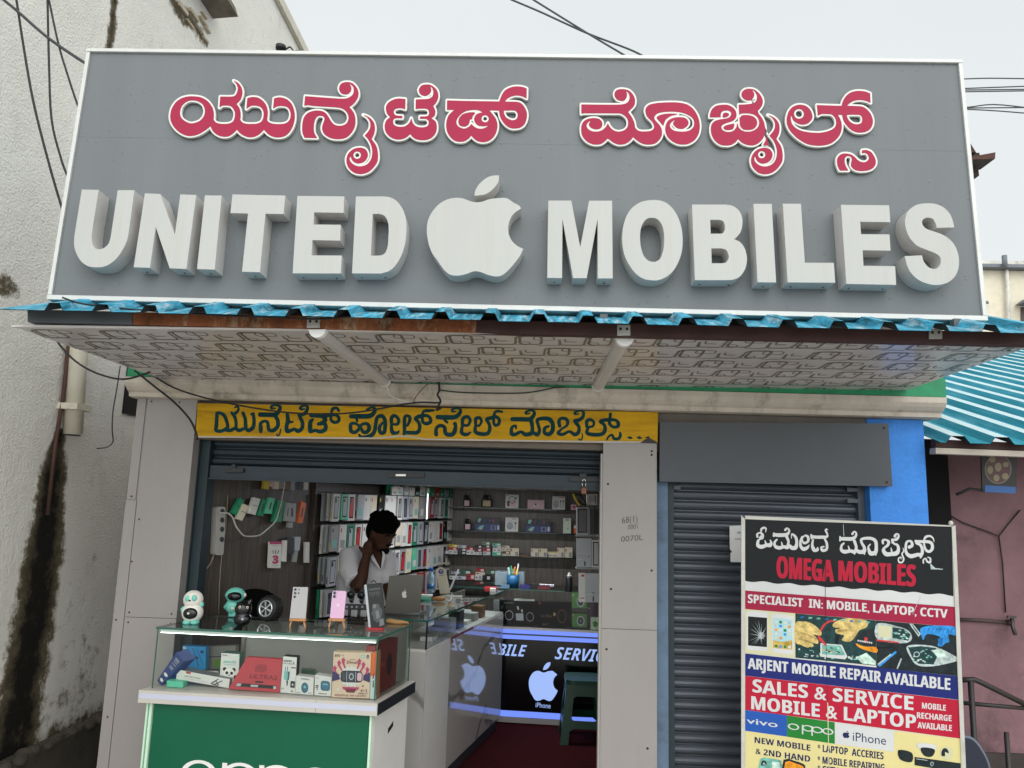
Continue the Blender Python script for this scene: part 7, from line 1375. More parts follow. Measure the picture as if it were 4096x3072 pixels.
spk = lambda mc, md: (lambda P_, R_: (P_([(.25, .45), (.75, .45), (.78, .88), (.22, .88)], mc), R_(.5, .40, .25, .28, md, .85), P_([(.12, .5), (.3, .45), (.32, .85), (.14, .85)], md), P_(sq(.72, .2, .86, .3), m_dgrey), P_(sq(.06, .06, .25, .1), m_txt)))
mini_speaker(z1, 767, 250, 838, 362, m_pinkc, 'small black speaker with pale pink front on the top shelf'); mini_speaker(z1, 945, 248, 1052, 368, m_gold, 'gold fronted black speaker with a microphone on the top shelf')
item('speaker_carton', 'white carton with a pink speaker printed on it, top shelf', z1, 1182, 240, 1312, 370, m_white, m_greyc, spk(m_pinkc, m_dgrey))
item('pink_carton', 'wide pale pink carton on the top shelf', z1, 1400, 290, 1566, 376, m_pinkc, m_brown, lambda P_, R_: (P_([(.3, .75), (.48, .3), (.52, .75)], m_white), P_([(.5, .75), (.75, .35), (.62, .75)], m_creamc), R_(.48, .5, .05, .12, m_dgrey)))
item('speaker_carton', 'white carton with a grey round speaker and two microphones, top shelf', z1, 1643, 252, 1770, 378, m_white, m_greyc, lambda P_, R_: (R_(.3, .6, .22, .28, m_greyc), R_(.3, .38, .2, .2, m_silv, .8), P_(sq(.6, .38, .7, .85), m_silv), P_(sq(.8, .38, .9, .85), m_silv), P_(sq(.6, .3, .7, .42), m_dgrey), P_(sq(.8, .3, .9, .42), m_dgrey), P_(sq(.5, .06, .9, .1), m_redc)))
item('pink_sachet', 'tiny pink pack at the right end of the top shelf', z1, 1830, 328, 1882, 380, m_pinkc, None, lambda P_, R_: R_(.55, .45, .3, .3, m_magenta))
mini_speaker(z2, 776, 478, 846, 584, m_pinkc, 'small black speaker with pale pink front on the second shelf')
kb = lambda P_, R_: (P_([(.05, .1), (.2, .1), (.14, .8), (.03, .8)], m_tealp), P_([(.28, .2), (.4, .15), (.36, .85), (.26, .8)], m_purp), P_([(.45, .5), (.62, .2), (.6, .7)], m_navy), P_(sq(.70, .1, .73, .85), m_rose), P_(sq(.8, .2, .96, .35), m_dgrey))
kb2 = lambda P_, R_: (P_([(.08, .75), (.2, .3), (.36, .2), (.3, .7)], m_tealp), P_([(.15, .85), (.24, .6), (.28, .85)], m_yelc), P_(sq(.63, .25, .82, .85), m_greyc), P_(sq(.66, .3, .79, .8), m_navy), P_(sq(.88, .2, .97, .8), m_silv))
for x0, x1, s_ in ((885, 1130, 'left'), (1382, 1628, 'right')):
    h = item('keyboard_box', 'long dark blue box with bright shapes, lower of the %s pair, second shelf' % s_, z2, x0, 535, x1, 603, m_navy, m_black, kb2)
    item('keyboard_box', 'long black box with bright streaks, upper of the %s pair, second shelf' % s_, z2, x0 + 16, 478, x1, 532, m_black, None, kb, dz=h + .001)
item('speaker_carton', 'white carton with a grey round speaker and a microphone, second shelf', z2, 1180, 470, 1308, 604, m_white, m_greyc, lambda P_, R_: (R_(.36, .6, .25, .26, m_greyc), R_(.36, .42, .2, .2, m_silv, .8), P_(sq(.72, .38, .84, .85), m_silv), P_(sq(.72, .32, .84, .46), m_dgrey), P_(sq(.5, .08, .85, .12), m_redc)))
item('pale_green_carton', 'upright pale green carton on the second shelf', z2, 1750, 476, 1828, 618, K('pale_lime_card', '#cdd9c3'), m_greyc, lambda P_, R_: (P_(sq(.3, .08, .7, .14), m_txt), R_(.6, .68, .08, .05, m_grn)))
item('orange_tube', 'small white and orange tube at the end of the second shelf', z2, 1856, 540, 1880, 620, m_org, None, lambda P_, R_: P_(sq(0, 0, 1, .35), m_white), dep=.03)
lbl = lambda m: (lambda P_, R_: (P_(sq(.55, .2, .9, .8), m), P_(sq(.1, .35, .35, .6), m_txt)))
stacks = [(555, 632, [(795, 825, m_greyc, 'grey')]), (628, 712, [(785, 822, m_white, 'white'), (760, 785, m_redc, 'red'), (735, 760, m_yelc, 'yellow')]), (717, 800, [(800, 825, m_black, 'black'), (766, 798, m_dgrey, 'charcoal'), (738, 764, m_silv, 'silver')]),
          (797, 872, [(792, 833, m_white, 'white'), (765, 790, m_redc, 'red')]), (876, 950, [(812, 838, m_white, 'white'), (775, 808, m_maroon, 'maroon'), (742, 770, m_black, 'black')]), (958, 1034, [(805, 838, m_silv, 'silver'), (770, 803, m_redc, 'red'), (742, 768, m_dgrey, 'charcoal'), (712, 741, K('sage_card', '#6d8f6c'), 'sage green')]),
          (1056, 1142, [(808, 838, m_mint, 'mint'), (772, 806, m_white, 'white'), (748, 771, m_greyc, 'grey'), (725, 747, m_mint, 'mint')]), (1150, 1228, [(826, 842, m_creamc, 'cream'), (800, 825, m_brown, 'brown'), (772, 799, m_creamc, 'cream'), (748, 771, K('beige_card', '#b5a68c'), 'beige')])]
LV_ = ['bottom', 'second', 'third', 'top']
for i, (x0, x1, L) in enumerate(stacks):
    dz = 0
    for j, (y0, y1, m, cn) in enumerate(L):
        jj = rnd.uniform(-4, 4)
        dz += item('accessory_box', '%s accessory box, %s in %s stack from left, third shelf' % (cn, 'only one' if len(L) == 1 else 'top one' if j == len(L) - 1 else LV_[j] + ' one', ORD[i]), z3, x0 + jj, y0, x1 + jj, y1, m, None, lbl(m_white if m not in (m_white, m_creamc) else m_greyc), dz=dz, group='small boxes stacked on the third shelf') + .0012
for i, (x0, y0, x1, y1) in enumerate([(1230, 770, 1315, 845), (1432, 768, 1508, 845), (1513, 768, 1595, 848), (1690, 764, 1762, 855), (1767, 760, 1842, 858)]):
    item('charger_box', 'cream charger box with a small red dot, %s from the left on the third shelf' % ORD[i], z3, x0, y0, x1, y1, m_creamc, m_brown, lambda P_, R_: (P_(sq(.08, .15, .22, .35), m_redc), P_(sq(.08, .36, .22, .48), m_gold), P_(sq(.6, .5, .88, .92), m_dgrey), P_(sq(.64, .55, .84, .88), m_greyc)), group='cream charger boxes on the third shelf')
h = item('slim_box', 'slim cream box under another between the charger boxes', z3, 1608, 826, 1688, 852, m_creamc, None, lbl(m_greyc)); item('slim_box', 'slim yellow edged box on top of the slim cream one', z3, 1600, 800, 1692, 824, m_white, None, lambda P_, R_: P_(sq(0, 0, 1, .4), m_yelc), dz=h + .001)
item('flat_tray', 'thin dark flat pack in the gap of the third shelf', z3, 1320, 838, 1412, 850, m_brown)
low = [(632, 718, 1015, 1046, m_white, 'white', 0), (720, 796, 1032, 1066, m_silv, 'silver', 0), (802, 882, 1012, 1066, m_redc, 'red', 0), (884, 954, 1018, 1066, m_white, 'white', 0), (957, 1040, 1020, 1068, m_black, 'black', 0), (892, 980, 985, 1015, m_creamc, 'cream', .045), (894, 980, 950, 982, m_redc, 'red', .075), (735, 845, 944, 980, K('green_pouch', '#3f6f55'), 'green', .05), (650, 735, 955, 975, m_silv, 'silver', .05), (995, 1085, 964, 998, K('green_pouch'), 'green', .06)]
names = ['white box first from the left', 'silver box second from the left', 'red box in the middle', 'white box right of the red one', 'black box at the right end', 'cream box lying on the white one', 'upper red box on the cream one', 'green pouch on top at the left', 'thin silver pack lying across the left boxes', 'green pouch on top at the right']
for (x0, x1, y0, y1, m, cn, dz), nm in zip(low, names): item('stock_pack', nm + ' on the short lowest shelf', z4, x0, y0, x1, y1, m, None, lbl(m_white if m is not m_white else m_greyc), dz=dz, group='packs on the short lowest shelf')

# ================================================================ LEFT WALL: hanging packs
def lwp(x, y): return LW.px(x, y)
b = MB(); u_ = lwp(1238, 2200)[0]; b.fbox(LW, u_ - .02, 0, u_ + .005, 1.86, .0, .03, m_wood); b.build('interior_trim', sh)
rows = [1.778, 1.568, 1.348, 1.128, .908, .688]; HP = .203
UA = lwp(1262, 2090)[0]; UB = lwp(1762, 2100)[0]; NC = 20; rk = random.Random(11)
rail_m = m_blkm
for j, z in enumerate(rows):
    t = thing('hook_rail', LW.w((UA + UB) / 2, z + HP), 'black hook rail of the %s row of phone case packs' % ['top', 'second', 'third', 'fourth', 'fifth', 'lowest'][j], 'rail', 'hook rails for the phone case packs')
    b = MB(); b.fbox(LW, UA - .05, min(z + HP + .004, 1.845), UB + .05, min(z + HP + .016, 1.857), .001, .012, rail_m); b.build('bar', t)
    for c in range(NC):
        u0 = UA + (UB - UA) * c / NC + .02; 
        if j: b = MB(); b.tube([LW.w(u0 + .045, z + HP + .006, .01), LW.w(u0 + .045, z + HP + .006, .15), LW.w(u0 + .045, z + HP + .013, .156)], .002, K('hook_wire', '#9c9c9c', rough=.3, metal=.6), 5); b.build('hook', t)
m_clr = [(m_white, 'white'), (m_white, 'white'), (m_white, 'white'), (m_silv, 'silver'), (m_silv, 'silver'), (m_greyc, 'grey'), (m_creamc, 'cream'), (m_grn, 'green'), (m_black, 'black'), (m_mint, 'mint'), (m_redc, 'red'), (m_white, 'white'), (m_silv, 'silver'), (m_white, 'white')]
ROWN = ['top', 'second', 'third', 'fourth', 'fifth', 'lowest']
for j, z in enumerate(rows):
    for c in range(NC):
        for k in range(3):
            if (j == 0 or c > 10) and k < 1: continue
            if j == 0 and c < 8: continue
            if j == 5 and c > 9: continue
            u0 = UA + (UB - UA) * c / NC + .02 + rk.uniform(-.006, .006); h0 = .026 + k * .036 + rk.uniform(0, .008)
            m, cn = rk.choice(m_clr if k == 2 else m_clr[:8]); wd = .094 + rk.uniform(-.006, .006); hh_ = (HP - .015 if j else .075) + rk.uniform(-.012, .01); tl = rk.uniform(-.05, .05)
            zb0 = z + HP - hh_ if j else z
            q = [(u0, zb0), (u0 + wd, zb0 + tl * .03), (u0 + wd + tl * .2, zb0 + hh_), (u0 + tl * .2, zb0 + hh_)]
            b = MB(); b.slab(LW, q, h0, h0 + .018, m)
            if k == 2:
                T = lambda s_, t: tuple(Vector(q[3]).lerp(Vector(q[2]), s_).lerp(Vector(q[0]).lerp(Vector(q[1]), s_), t))
                sty = rk.random(); H_ = h0 + .0186
                if sty < .6 and j:
                    b.flat(LW, [rr_path([T(.18, .10), T(.82, .10), T(.82, .90), T(.18, .90)], .008)], H_, m_win2); b.flat(LW, [rr_path([T(.23, .14), T(.77, .14), T(.77, .86), T(.23, .86)], .007)], H_ + .0003, rk.choice([m_silv, m_greyc, m_win, m_silv, m_redc]))
                    b.flat(LW, [rr_path([T(.27, .17), T(.5, .17), T(.5, .32), T(.27, .32)], .004)], H_ + .0006, m_black)
                else: b.flat(LW, [[T(.15, .12), T(.3, .12), T(.3, .26), T(.15, .26)]], H_, rk.choice([m_redc, m_txt, m_yelc])); b.flat(LW, [[T(.2, .55), T(.8, .55), T(.8, .85), T(.2, .85)]], H_ + .0003, rk.choice([m_greyc, m_white, m_tealp]))
            F2 = Fr(LW.w(u0, zb0, h0), LW.n)        # spine print on the near edge
            b.mesh([LW.w(u0 - .0006, zb0 + hh_ * a_, h0 + o_) for a_, o_ in ((.1, .005), (.1, .012), (.34, .012), (.34, .005))], [(0, 1, 2, 3)], rk.choice([m_txt, m_dgrey, m_yelc, m_greyc]))
            tag(b.build('phone_case_pack'), '%s phone case pack, %s on %s hook from left, %s row' % (cn, ['innermost', 'middle one', 'front one'][k], ORD[c], ROWN[j]), 'phone case', 'phone case packs on the left wall')
def lpack(name, label, quad, m, h=.02, th=.02, art=None, cat='box', group=None, off=(740, 1880), sc=2.4578):
    f = lambda p: LW.px(off[0] + p[0] / sc, off[1] + p[1] / sc)
    q = [f(p) for p in quad]; b = MB(); b.slab(LW, q, h, h + th, m); T = lambda s_, t: tuple(Vector(q[0]).lerp(Vector(q[1]), s_).lerp(Vector(q[3]).lerp(Vector(q[2]), s_), t)); k = [0]
    def poly(pts, mm_): k[0] += 1; b.flat(LW, [[T(*p) for p in pts]], h + th + .0005 + k[0] * .0002, mm_)
    def text(st, x0, y0, x1, y1, mm_, bo=0): k[0] += 1; b.text(st, LW, [T(x0, y0), T(x1, y0), T(x1, y1), T(x0, y1)], h + th + .0005 + k[0] * .0002, mm_, bo)
    if art: art(poly, text)
    return tag(b.build(name), label, cat, group)
for i, (q, m, cn) in enumerate([([(485, 272), (532, 300), (455, 445), (405, 420)], m_grn, 'green'), ([(505, 330), (562, 352), (490, 498), (438, 478)], m_creamc, 'cream'), ([(592, 266), (656, 282), (605, 440), (545, 422)], m_white, 'white'), ([(660, 278), (700, 284), (660, 440), (610, 436)], m_grn, 'green'), ([(690, 284), (732, 290), (700, 452), (642, 440)], m_grn, 'green'), ([(748, 268), (800, 275), (765, 428), (702, 424)], m_mint, 'mint'), ([(808, 290), (850, 296), (830, 440), (770, 430)], m_grn, 'green'), ([(850, 296), (915, 300), (880, 508), (795, 506)], m_grn, 'green'), ([(920, 315), (955, 318), (935, 500), (900, 498)], m_greyc, 'grey'), ([(965, 322), (1042, 326), (1035, 508), (962, 505)], m_greyc, 'pale grey'), ([(1080, 300), (1128, 330), (1090, 520), (1042, 515)], m_org, 'orange')]):
    lpack('hanging_box', '%s slim box hanging askew, %s from the left above the white cable' % (cn, ORD[i]), q, m, .02 + .012 * (i % 3), .02, lambda P_, T_: (P_([(.1, .45), (.9, .45), (.9, .48), (.1, .48)], m_txt) if i < 3 else P_([(.35, .3), (.6, .25), (.65, .7), (.4, .75)], m_dgrey)), group='slim boxes hanging on the dark wood wall')
for i, (x0, x1, y1, m, cn) in enumerate([(724, 775, 190, m_yelc, 'yellow'), (778, 815, 165, m_pinkc, 'pink'), (818, 870, 190, m_creamc, 'cream'), (872, 920, 186, m_greyc, 'grey'), (925, 972, 190, m_brown, 'brown'), (985, 1030, 200, m_greyc, 'silver grey'), (1034, 1060, 195, m_navy, 'navy'), (1064, 1110, 190, m_dgrey, 'charcoal'), (1118, 1160, 196, m_white, 'white')]):
    lpack('upper_pack', '%s pack cut off by the shutter, %s from the left in the upper row' % (cn, ORD[i]), [(x0 + 8, 90), (x1 + 6, 92), (x1, y1), (x0, y1 - 6)], m, .02, .02, group='packs in the upper row of the dark wood wall')
lpack('cable_card', 'white hanging card with a big red number 3 and three cable tips', [(790, 702), (907, 702), (898, 962), (780, 960)], m_white, .02, .012, lambda P_, T_: (P_([(0, 0), (1, 0), (1, .10), (0, .10)], m_magenta), T_(sansb('3'), .26, .52, .80, .84, m_magenta, .05), P_([(.25, .32), (.31, .32), (.36, .46), (.31, .46)], m_dgrey), P_([(.48, .32), (.54, .32), (.54, .46), (.48, .46)], m_dgrey), P_([(.75, .32), (.81, .34), (.70, .46), (.65, .46)], m_dgrey), P_([(.3, .90), (.75, .90), (.75, .92), (.3, .92)], m_greyc), P_([(.2, .15), (.8, .15), (.8, .17), (.2, .17)], m_greyc)), cat='card')
for q, m, lab in [([(925, 690), (953, 690), (945, 898), (905, 895)], m_white, 'white narrow pack right of the red number card'), ([(955, 660), (1025, 660), (1015, 825), (950, 820)], m_dgrey, 'charcoal blister pack in the middle of the dark wood wall'), ([(1030, 655), (1088, 655), (1075, 790), (1035, 790)], m_silv, 'silver blister pack right of the charcoal one'), ([(1140, 706), (1176, 706), (1172, 910), (1138, 908)], m_white, 'single white narrow pack left of the wood divider'), ([(1035, 795), (1060, 795), (1045, 902), (1020, 900)], m_greyc, 'small grey pack hanging under the silver blister'), ([(968, 512), (1012, 514), (1005, 566), (965, 562)], m_greyc, 'small grey tag under the hanging boxes')]: lpack('narrow_pack', lab, q, m, .02, .02)
lpack('payment_poster', 'white payment sticker with a dark round mark on the wood wall behind the left pillar', [(165, 615), (238, 615), (208, 945), (135, 945)], m_white, .001, .002, lambda P_, T_: (P_([(.5 + .32 * math.cos(k * .42), .10 + .10 * math.sin(k * .42)) for k in range(15)], m_purp), T_('PhonePe', .2, .215, .75, .25, m_txt), P_([(.1, .80), (.8, .80), (.8, .83), (.1, .83)], m_greyc), P_([(.2, .88), (.7, .88), (.7, .90), (.2, .90)], m_greyc)), cat='sticker')
es_ = thing('power_strip', LW.hit(860, 2210, .03), 'grey white multi socket power strip hung vertically on the wood wall', 'power strip')
f1 = lambda x, y: LW.px(740 + x / 2.4578, 1880 + y / 2.4578)
b = MB(); b.extr(LW, [rr_path([f1(262, 360), f1(352, 360), f1(330, 835), f1(243, 835)], .02)], .002, .035, K('power_strip_plastic', '#a9a69f', rough=.4)); b.build('strip_body', es_, bevel=.002)
for y in (405, 490, 580, 680): b = MB(); b.flat(LW, [[tuple(Vector(f1(318 - (y - 405) * .02 + 22 * math.cos(k * .6283), y + 28 * math.sin(k * .6283)))) for k in range(10)]], .0356, m_dgrey); b.build('socket', es_)
lwc = lambda h: (lambda x, y: LW.hit(740 + x / 2.4578, 1880 + y / 2.4578, h))
cable([(340, 422), (420, 425), (470, 470), (500, 550), (560, 630), (600, 650), (720, 645), (800, 590), (890, 500), (930, 380), (960, 250), (985, 100)], 0, .0045, 'white cable looping from the power strip up behind the shutter', m_cblw, plane=lwc(.055))
cable([(283, 835), (250, 920), (180, 1000), (130, 1030)], 0, .004, 'cream lead curving down from the bottom of the power strip', K('cream_cable', '#8d8470'), plane=lwc(.02))
cable([(420, 250), (400, 560), (365, 800), (340, 1100), (330, 1420)], 0, .003, 'thin beige cable running down the dark wood wall', K('cream_cable'), plane=lwc(.008))
cable([(1195, 250), (1225, 480), (1275, 700), (1295, 900), (1300, 1130)], 0, .003, 'thin black cable crossing the phone case packs', m_cbl, plane=lwc(.17))
b = MB(); c_ = PY(1020, 2430, .36); b.ell(c_, (.15, .04, .105), M('matte_black', '#0d0c0c', rough=1, spec=0, var=0), 18, 12); b.tube([c_ + Vector((0, .03, -.1)), (c_.x, c_.y + .08, .42)], .02, m_blkm, 8); b.lathe([(.20, 0), (.21, .03), (.18, .06)], (c_.x + .0, c_.y + .2, .42), m_black, 20); b.tube([(c_.x, c_.y + .2, .42), (c_.x, c_.y + .2, .05)], .03, m_blkm, 8); b.lathe([(.22, .01), (.2, .04), (.04, .07)], (c_.x, c_.y + .2, 0), m_blkm, 16)
tag(b.build('office_chair'), 'dark round backed office chair behind the showcase toys', 'chair')

# ================================================================ RIGHT SIDE RACK
def rpack(name, label, x0, y0, x1, y1, y, dep, m, ms=None, art=None, cat='box'):
    F = Fr((0, y, 0), (1, 0, 0)); q = [F.px(*r2(*p)) for p in [(x0, y0), (x1, y0), (x1, y1), (x0, y1)]]; b = MB(); b.slab(F, q, -dep, 0, ms or m); b.flat(F, [q], .0005, m); T = lambda s_, t: tuple(Vector(q[0]).lerp(Vector(q[1]), s_).lerp(Vector(q[3]).lerp(Vector(q[2]), s_), t)); k = [0]
    def poly(pts, mm_): k[0] += 1; b.flat(F, [[T(*p) for p in pts]], .0006 + k[0] * .0002, mm_)
    if art: art(poly)
    return tag(b.build(name), label, cat, 'big packs on the right hand rack')
rpack('tablet_case_pack', 'dark grey framed tablet case pack high on the right rack', 1885, 368, 2000, 640, 1.3, .06, m_silv, m_greyc, lambda P_: (P_(sq(.08, .04, .92, .92), m_black), P_(sq(.16, .10, .84, .88), K('tablet_sleeve', '#6a6668')))); rpack('tablet_case_pack', 'black case pack beside the dark grey framed one, right rack', 2015, 380, 2105, 632, 1.3, .06, m_dgrey, m_greyc, lambda P_: P_(sq(.45, .05, .95, .95), m_black))
rpack('tablet_case_pack', 'large silver case pack in the middle of the right rack', 1885, 672, 2030, 955, 1.25, .05, m_silv, m_greyc, lambda P_: (P_(sq(.02, .60, .98, .62), m_greyc), P_(sq(.76, .63, .84, .66), m_dgrey), P_(sq(.5, .80, .6, .96), m_dgrey), P_(sq(.04, .72, .4, .74), m_white))); rpack('tablet_case_pack', 'narrow pack with a black outline right of the large silver one', 2036, 690, 2108, 955, 1.25, .05, m_white, m_greyc, lambda P_: (P_(sq(.1, .05, .9, .95), m_black), P_(sq(.25, .1, .8, .9), m_silv)))
rpack('tablet_case_pack', 'white pack with a red corner, lowest on the right rack', 1905, 1012, 1972, 1298, 1.2, .05, m_white, m_greyc, lambda P_: (P_(sq(.35, .05, .8, .13), m_redc), P_(sq(.2, .85, .8, .88), m_rose))); rpack('tablet_case_pack', 'large silver pack, lowest on the right rack beside the white one', 1974, 1015, 2108, 1300, 1.2, .05, m_silv, m_greyc, lambda P_: (P_(sq(.0, .64, 1, .655), m_greyc), P_(sq(.5, .66, .6, .70), m_dgrey), P_(sq(.5, .80, .6, .98), m_dgrey), P_(sq(.04, .72, .4, .74), m_white)))
rpack('bright_pack', 'bright white pack beside the yellow cable at the top right of the shop', 1985, 236, 2085, 345, 1.35, .05, m_white, m_greyc, lambda P_: (P_(sq(.25, .1, .8, .7), m_silv), P_(sq(.8, .1, .9, .9), m_dgrey)))
for j, (y, yy) in enumerate(((640, 1.3), (962, 1.25))):
    b = MB(); F = Fr((0, yy, 0), (1, 0, 0)); b.slab(F, [F.px(*r2(*p)) for p in [(1880, y + 14), (2112, y + 14), (2112, y), (1880, y)]], -.08, 0, m_greyc)
    tag(b.build('rack_bar'), ['upper silver rack bar between the packs on the right', 'lower silver rack bar between the packs on the right'][j], 'rail')
cable([(1850, 235), (1870, 280), (1900, 330), (1915, 348)], 1.25, .009, 'thick yellow cable at the top right of the shop opening', m_yelc, plane=lambda x, y: PY(*r2(x, y), 1.25))
cable([(1865, 240), (1920, 250), (1960, 300), (1975, 345), (1930, 330), (1890, 290)], 1.3, .006, 'coil of black cable beside the yellow cable', m_cbl, plane=lambda x, y: PY(*r2(x, y), 1.3))

# ================================================================ STOOL
m_st = M('green_stool_plastic', '#093b28', rough=.35, var=.06)
p = PZ(2338, 2985, .005); cx, cy0 = p.x, p.y + .18
stl = thing('plastic_stool', (cx, cy0, .005), 'dark green plastic stool on the red carpet by the pillar', 'stool')
h_ = .45
b = MB(); Fs = Fr((cx, cy0, h_), (1, 0, 0), (0, 1, 0)); b.extr(Fs, [rr_path([(-.145, -.145), (.145, -.145), (.145, .145), (-.145, .145)], .07)], -.03, .0, m_st); b.lathe([(.012, .0), (.012, .0012)], (cx, cy0, h_), m_black, 10); b.build('seat', stl, bevel=.006)
for i in range(4):
    a = i * math.pi / 2; u_ = Vector((math.cos(a), math.sin(a), 0)); nn = Vector((math.sin(a), -math.cos(a), 0)); base = Vector((cx, cy0, .006)) + nn * .178
    Fp = Fr(base, u_, (-nn.x * .045, -nn.y * .045, .415)); H_ = .415 * 1.005
    out = [(-.178, 0), (-.118, 0), (-.112, .09), (-.085, .112), (.085, .112), (.112, .09), (.118, 0), (.178, 0), (.134, H_), (-.134, H_)]; win = rr_path([(-.098, .165), (.098, .165), (.082, .335), (-.082, .335)], .03)
    b = MB(); b.extr(Fp, [out, win], -.012, 0, m_st); b.flat(Fp, [out, win], -.012, m_st); b.build('leg_panel', stl)
    for z in (.355, .385): b = MB(); b.fbox(Fp, -.125, z, .125, z + .008, .0005, .004, m_st); b.build('rib', stl)

# ================================================================ SHOPKEEPER
DM = .95
def mp_(x, y, dy=0.0): return PY(1280 + x / 3.607, 2040 + y / 3.607, DM + dy)
PU_ = (PY(1480, 2200, DM) - EYE).length / FPX / 3.607     # metres per zoomed pixel
m_skin = M('brown_skin', '#3b251b', spec=.12, rough=.6, var=.06, vs=12); m_hair = M('black_hair', '#080706', spec=.05, rough=.95, var=.2, vs=40, bump=.6, bs=150); m_shirt = M('white_linen_shirt', '#b5b2b4', rough=.9, var=.1, vs=12, bump=.5, bs=30, stretch=(14, 14, .5)); m_trs = M('dark_trousers', '#1f2126', rough=.9, var=.1)
hc = mp_(890, 330)
pe = thing('person', (mp_(660, 800).x, DM + .02, 0), 'man in a loose white open collared shirt looking down, one hand at his neck', 'person')
def pe_u(v): return v * PU_
b = MB()
def bt(pts, rr): b.tube(pts, rr, m_skin, 14)
fdir = Vector((.80, -.55, -.42)).normalized(); sdir = fdir.cross(Vector((0, 0, 1))).normalized(); udir = sdir.cross(fdir).normalized()
HR = Matrix((sdir, fdir, udir)).transposed(); hl = lambda s_, f, u: hc + sdir * s_ + fdir * f + udir * u
b.ell(hc, (.074, .090, .105), m_skin, 20, 16, HR); b.ell(hl(0, .030, -.060), (.054, .062, .056), m_skin, 16, 12, HR); b.ell(hl(0, .055, -.092), (.030, .030, .022), m_skin, 12, 10, HR)
b.ell(hl(0, .092, -.018), (.014, .022, .020), m_skin, 10, 8, HR); b.tube([hl(0, .082, .018), hl(0, .100, -.012)], [.009, .013], m_skin, 8); b.ell(hl(0, .080, .022), (.055, .014, .012), m_skin, 14, 8, HR); b.ell(hl(0, .086, -.055), (.024, .012, .008), m_skin, 12, 8, HR)
for s_ in (-1, 1): b.ell(hl(s_ * .076, -.006, -.008), (.010, .020, .030), m_skin, 10, 8, HR)
nk = mp_(830, 640, .03)
bt([hl(0, -.035, -.05), mp_(800, 560, .03), nk, mp_(790, 720, .05)], [.055, .053, .058, .075])
shR, shL = mp_(430, 660, .02), mp_(960, 690, .06); pel = Vector((mp_(640, 800).x, DM + .06, .93))
bt([mp_(720, 720, .07), mp_(660, 850, .08), mp_(640, 1050, .08), pel], [.10, .135, .13, .125]); bt([shR + Vector((.05, .03, -.03)), shL + Vector((-.03, .02, -.03))], [.06, .055])
elb = mp_(560, 1150, -.16); wr_ = mp_(672, 650, -.10)
bt([shR, shR.lerp(elb, .5) + Vector((-.015, 0, 0)), elb], [.056, .048, .040]); bt([elb, elb.lerp(wr_, .35), wr_], [.040, .041, .027])
el2 = mp_(985, 1080, .0); wr2 = mp_(1010, 1330, -.12); bt([shL, el2], [.052, .038]); bt([el2, wr2], [.038, .026])
pal = mp_(690, 590, -.095); b.tube([wr_, mp_(685, 620, -.1), mp_(700, 545, -.09)], [.027, .038, .034], m_skin, 12)
for x0, y0, x1, y1, x2, y2, r_ in ((665, 560, 640, 510, 655, 470, .0095), (690, 545, 675, 485, 700, 435, .010), (715, 540, 705, 470, 735, 420, .010), (738, 545, 742, 480, 765, 435, .0095)): b.tube([mp_(x0, y0, -.1), mp_(x1, y1, -.105), mp_(x2, y2, -.075)], [r_ * 1.15, r_, r_ * .8], m_skin, 8)
b.tube([mp_(655, 620, -.115), mp_(595, 570, -.12), mp_(560, 520, -.11)], [.015, .012, .009], m_skin, 8)
b.tube([wr2, wr2 + Vector((.03, -.06, -.02))], [.026, .032], m_skin, 10)
for k in range(4): q = wr2 + Vector((.01 + .016 * k, -.06, -.02)); b.tube([q, q + Vector((.012, -.04, -.01)), q + Vector((.018, -.06, -.035))], [.009, .0085, .007], m_skin, 7)
b.tube([wr2 + Vector((-.01, -.02, -.01)), wr2 + Vector((-.02, -.065, -.025))], [.011, .008], m_skin, 7)
for s_ in (-1, 1):
    hp = pel + Vector((s_ * .09, 0, -.04)); kn = Vector((hp.x + s_ * .02, hp.y - .03, .49)); ak = Vector((kn.x, kn.y + .04, .08)); bt([hp, kn], [.085, .055]); bt([kn, ak], [.053, .036]); bt([ak, Vector((ak.x, ak.y - .10, .035)), Vector((ak.x, ak.y - .17, .03))], [.036, .034, .025])
cut_remesh(b.build('person_body', pe), .008)
b = MB(); b.ell(hl(0, -.014, .052), (.089, .106, .084), m_hair, 20, 14, HR); b.ell(hl(0, -.05, .0), (.080, .065, .085), m_hair, 16, 12, HR); b.ell(hl(.0, .055, .092), (.070, .045, .040), m_hair, 14, 10, HR)
for k in range(46):
    a = rnd.uniform(0, 6.28); t = rnd.uniform(.15, 1.2); q = hl(.086 * math.sin(t) * math.cos(a), -.014 + .103 * math.sin(t) * math.sin(a), .052 + .082 * math.cos(t)); b.ell(q, (.017, .017, .014), m_hair, 7, 5)
for k in range(60):
    a = rnd.uniform(0, 6.28); t = rnd.uniform(0, .8); n_ = Vector((math.sin(t) * math.cos(a), math.sin(t) * math.sin(a), math.cos(t))); q = hl(.084 * n_.x, -.014 + .100 * n_.y, .052 + .080 * n_.z); g_ = (sdir * n_.x + fdir * n_.y + udir * n_.z + Vector((rnd.uniform(-.5, .5), rnd.uniform(-.5, .5), .3))).normalized(); b.tube([q, q + g_ * .010, q + g_ * .019 + Vector((.003, 0, 0))], [.009, .008, .004], m_hair, 6)
cut_remesh(b.build('hair', pe), .0045, 0)
b = MB(); b.ell(hl(0, .075, -.088), (.036, .03, .024), m_hair, 12, 8, HR); b.ell(hl(0, .094, -.042), (.027, .008, .006), m_hair, 10, 6, HR); b.build('beard', pe)
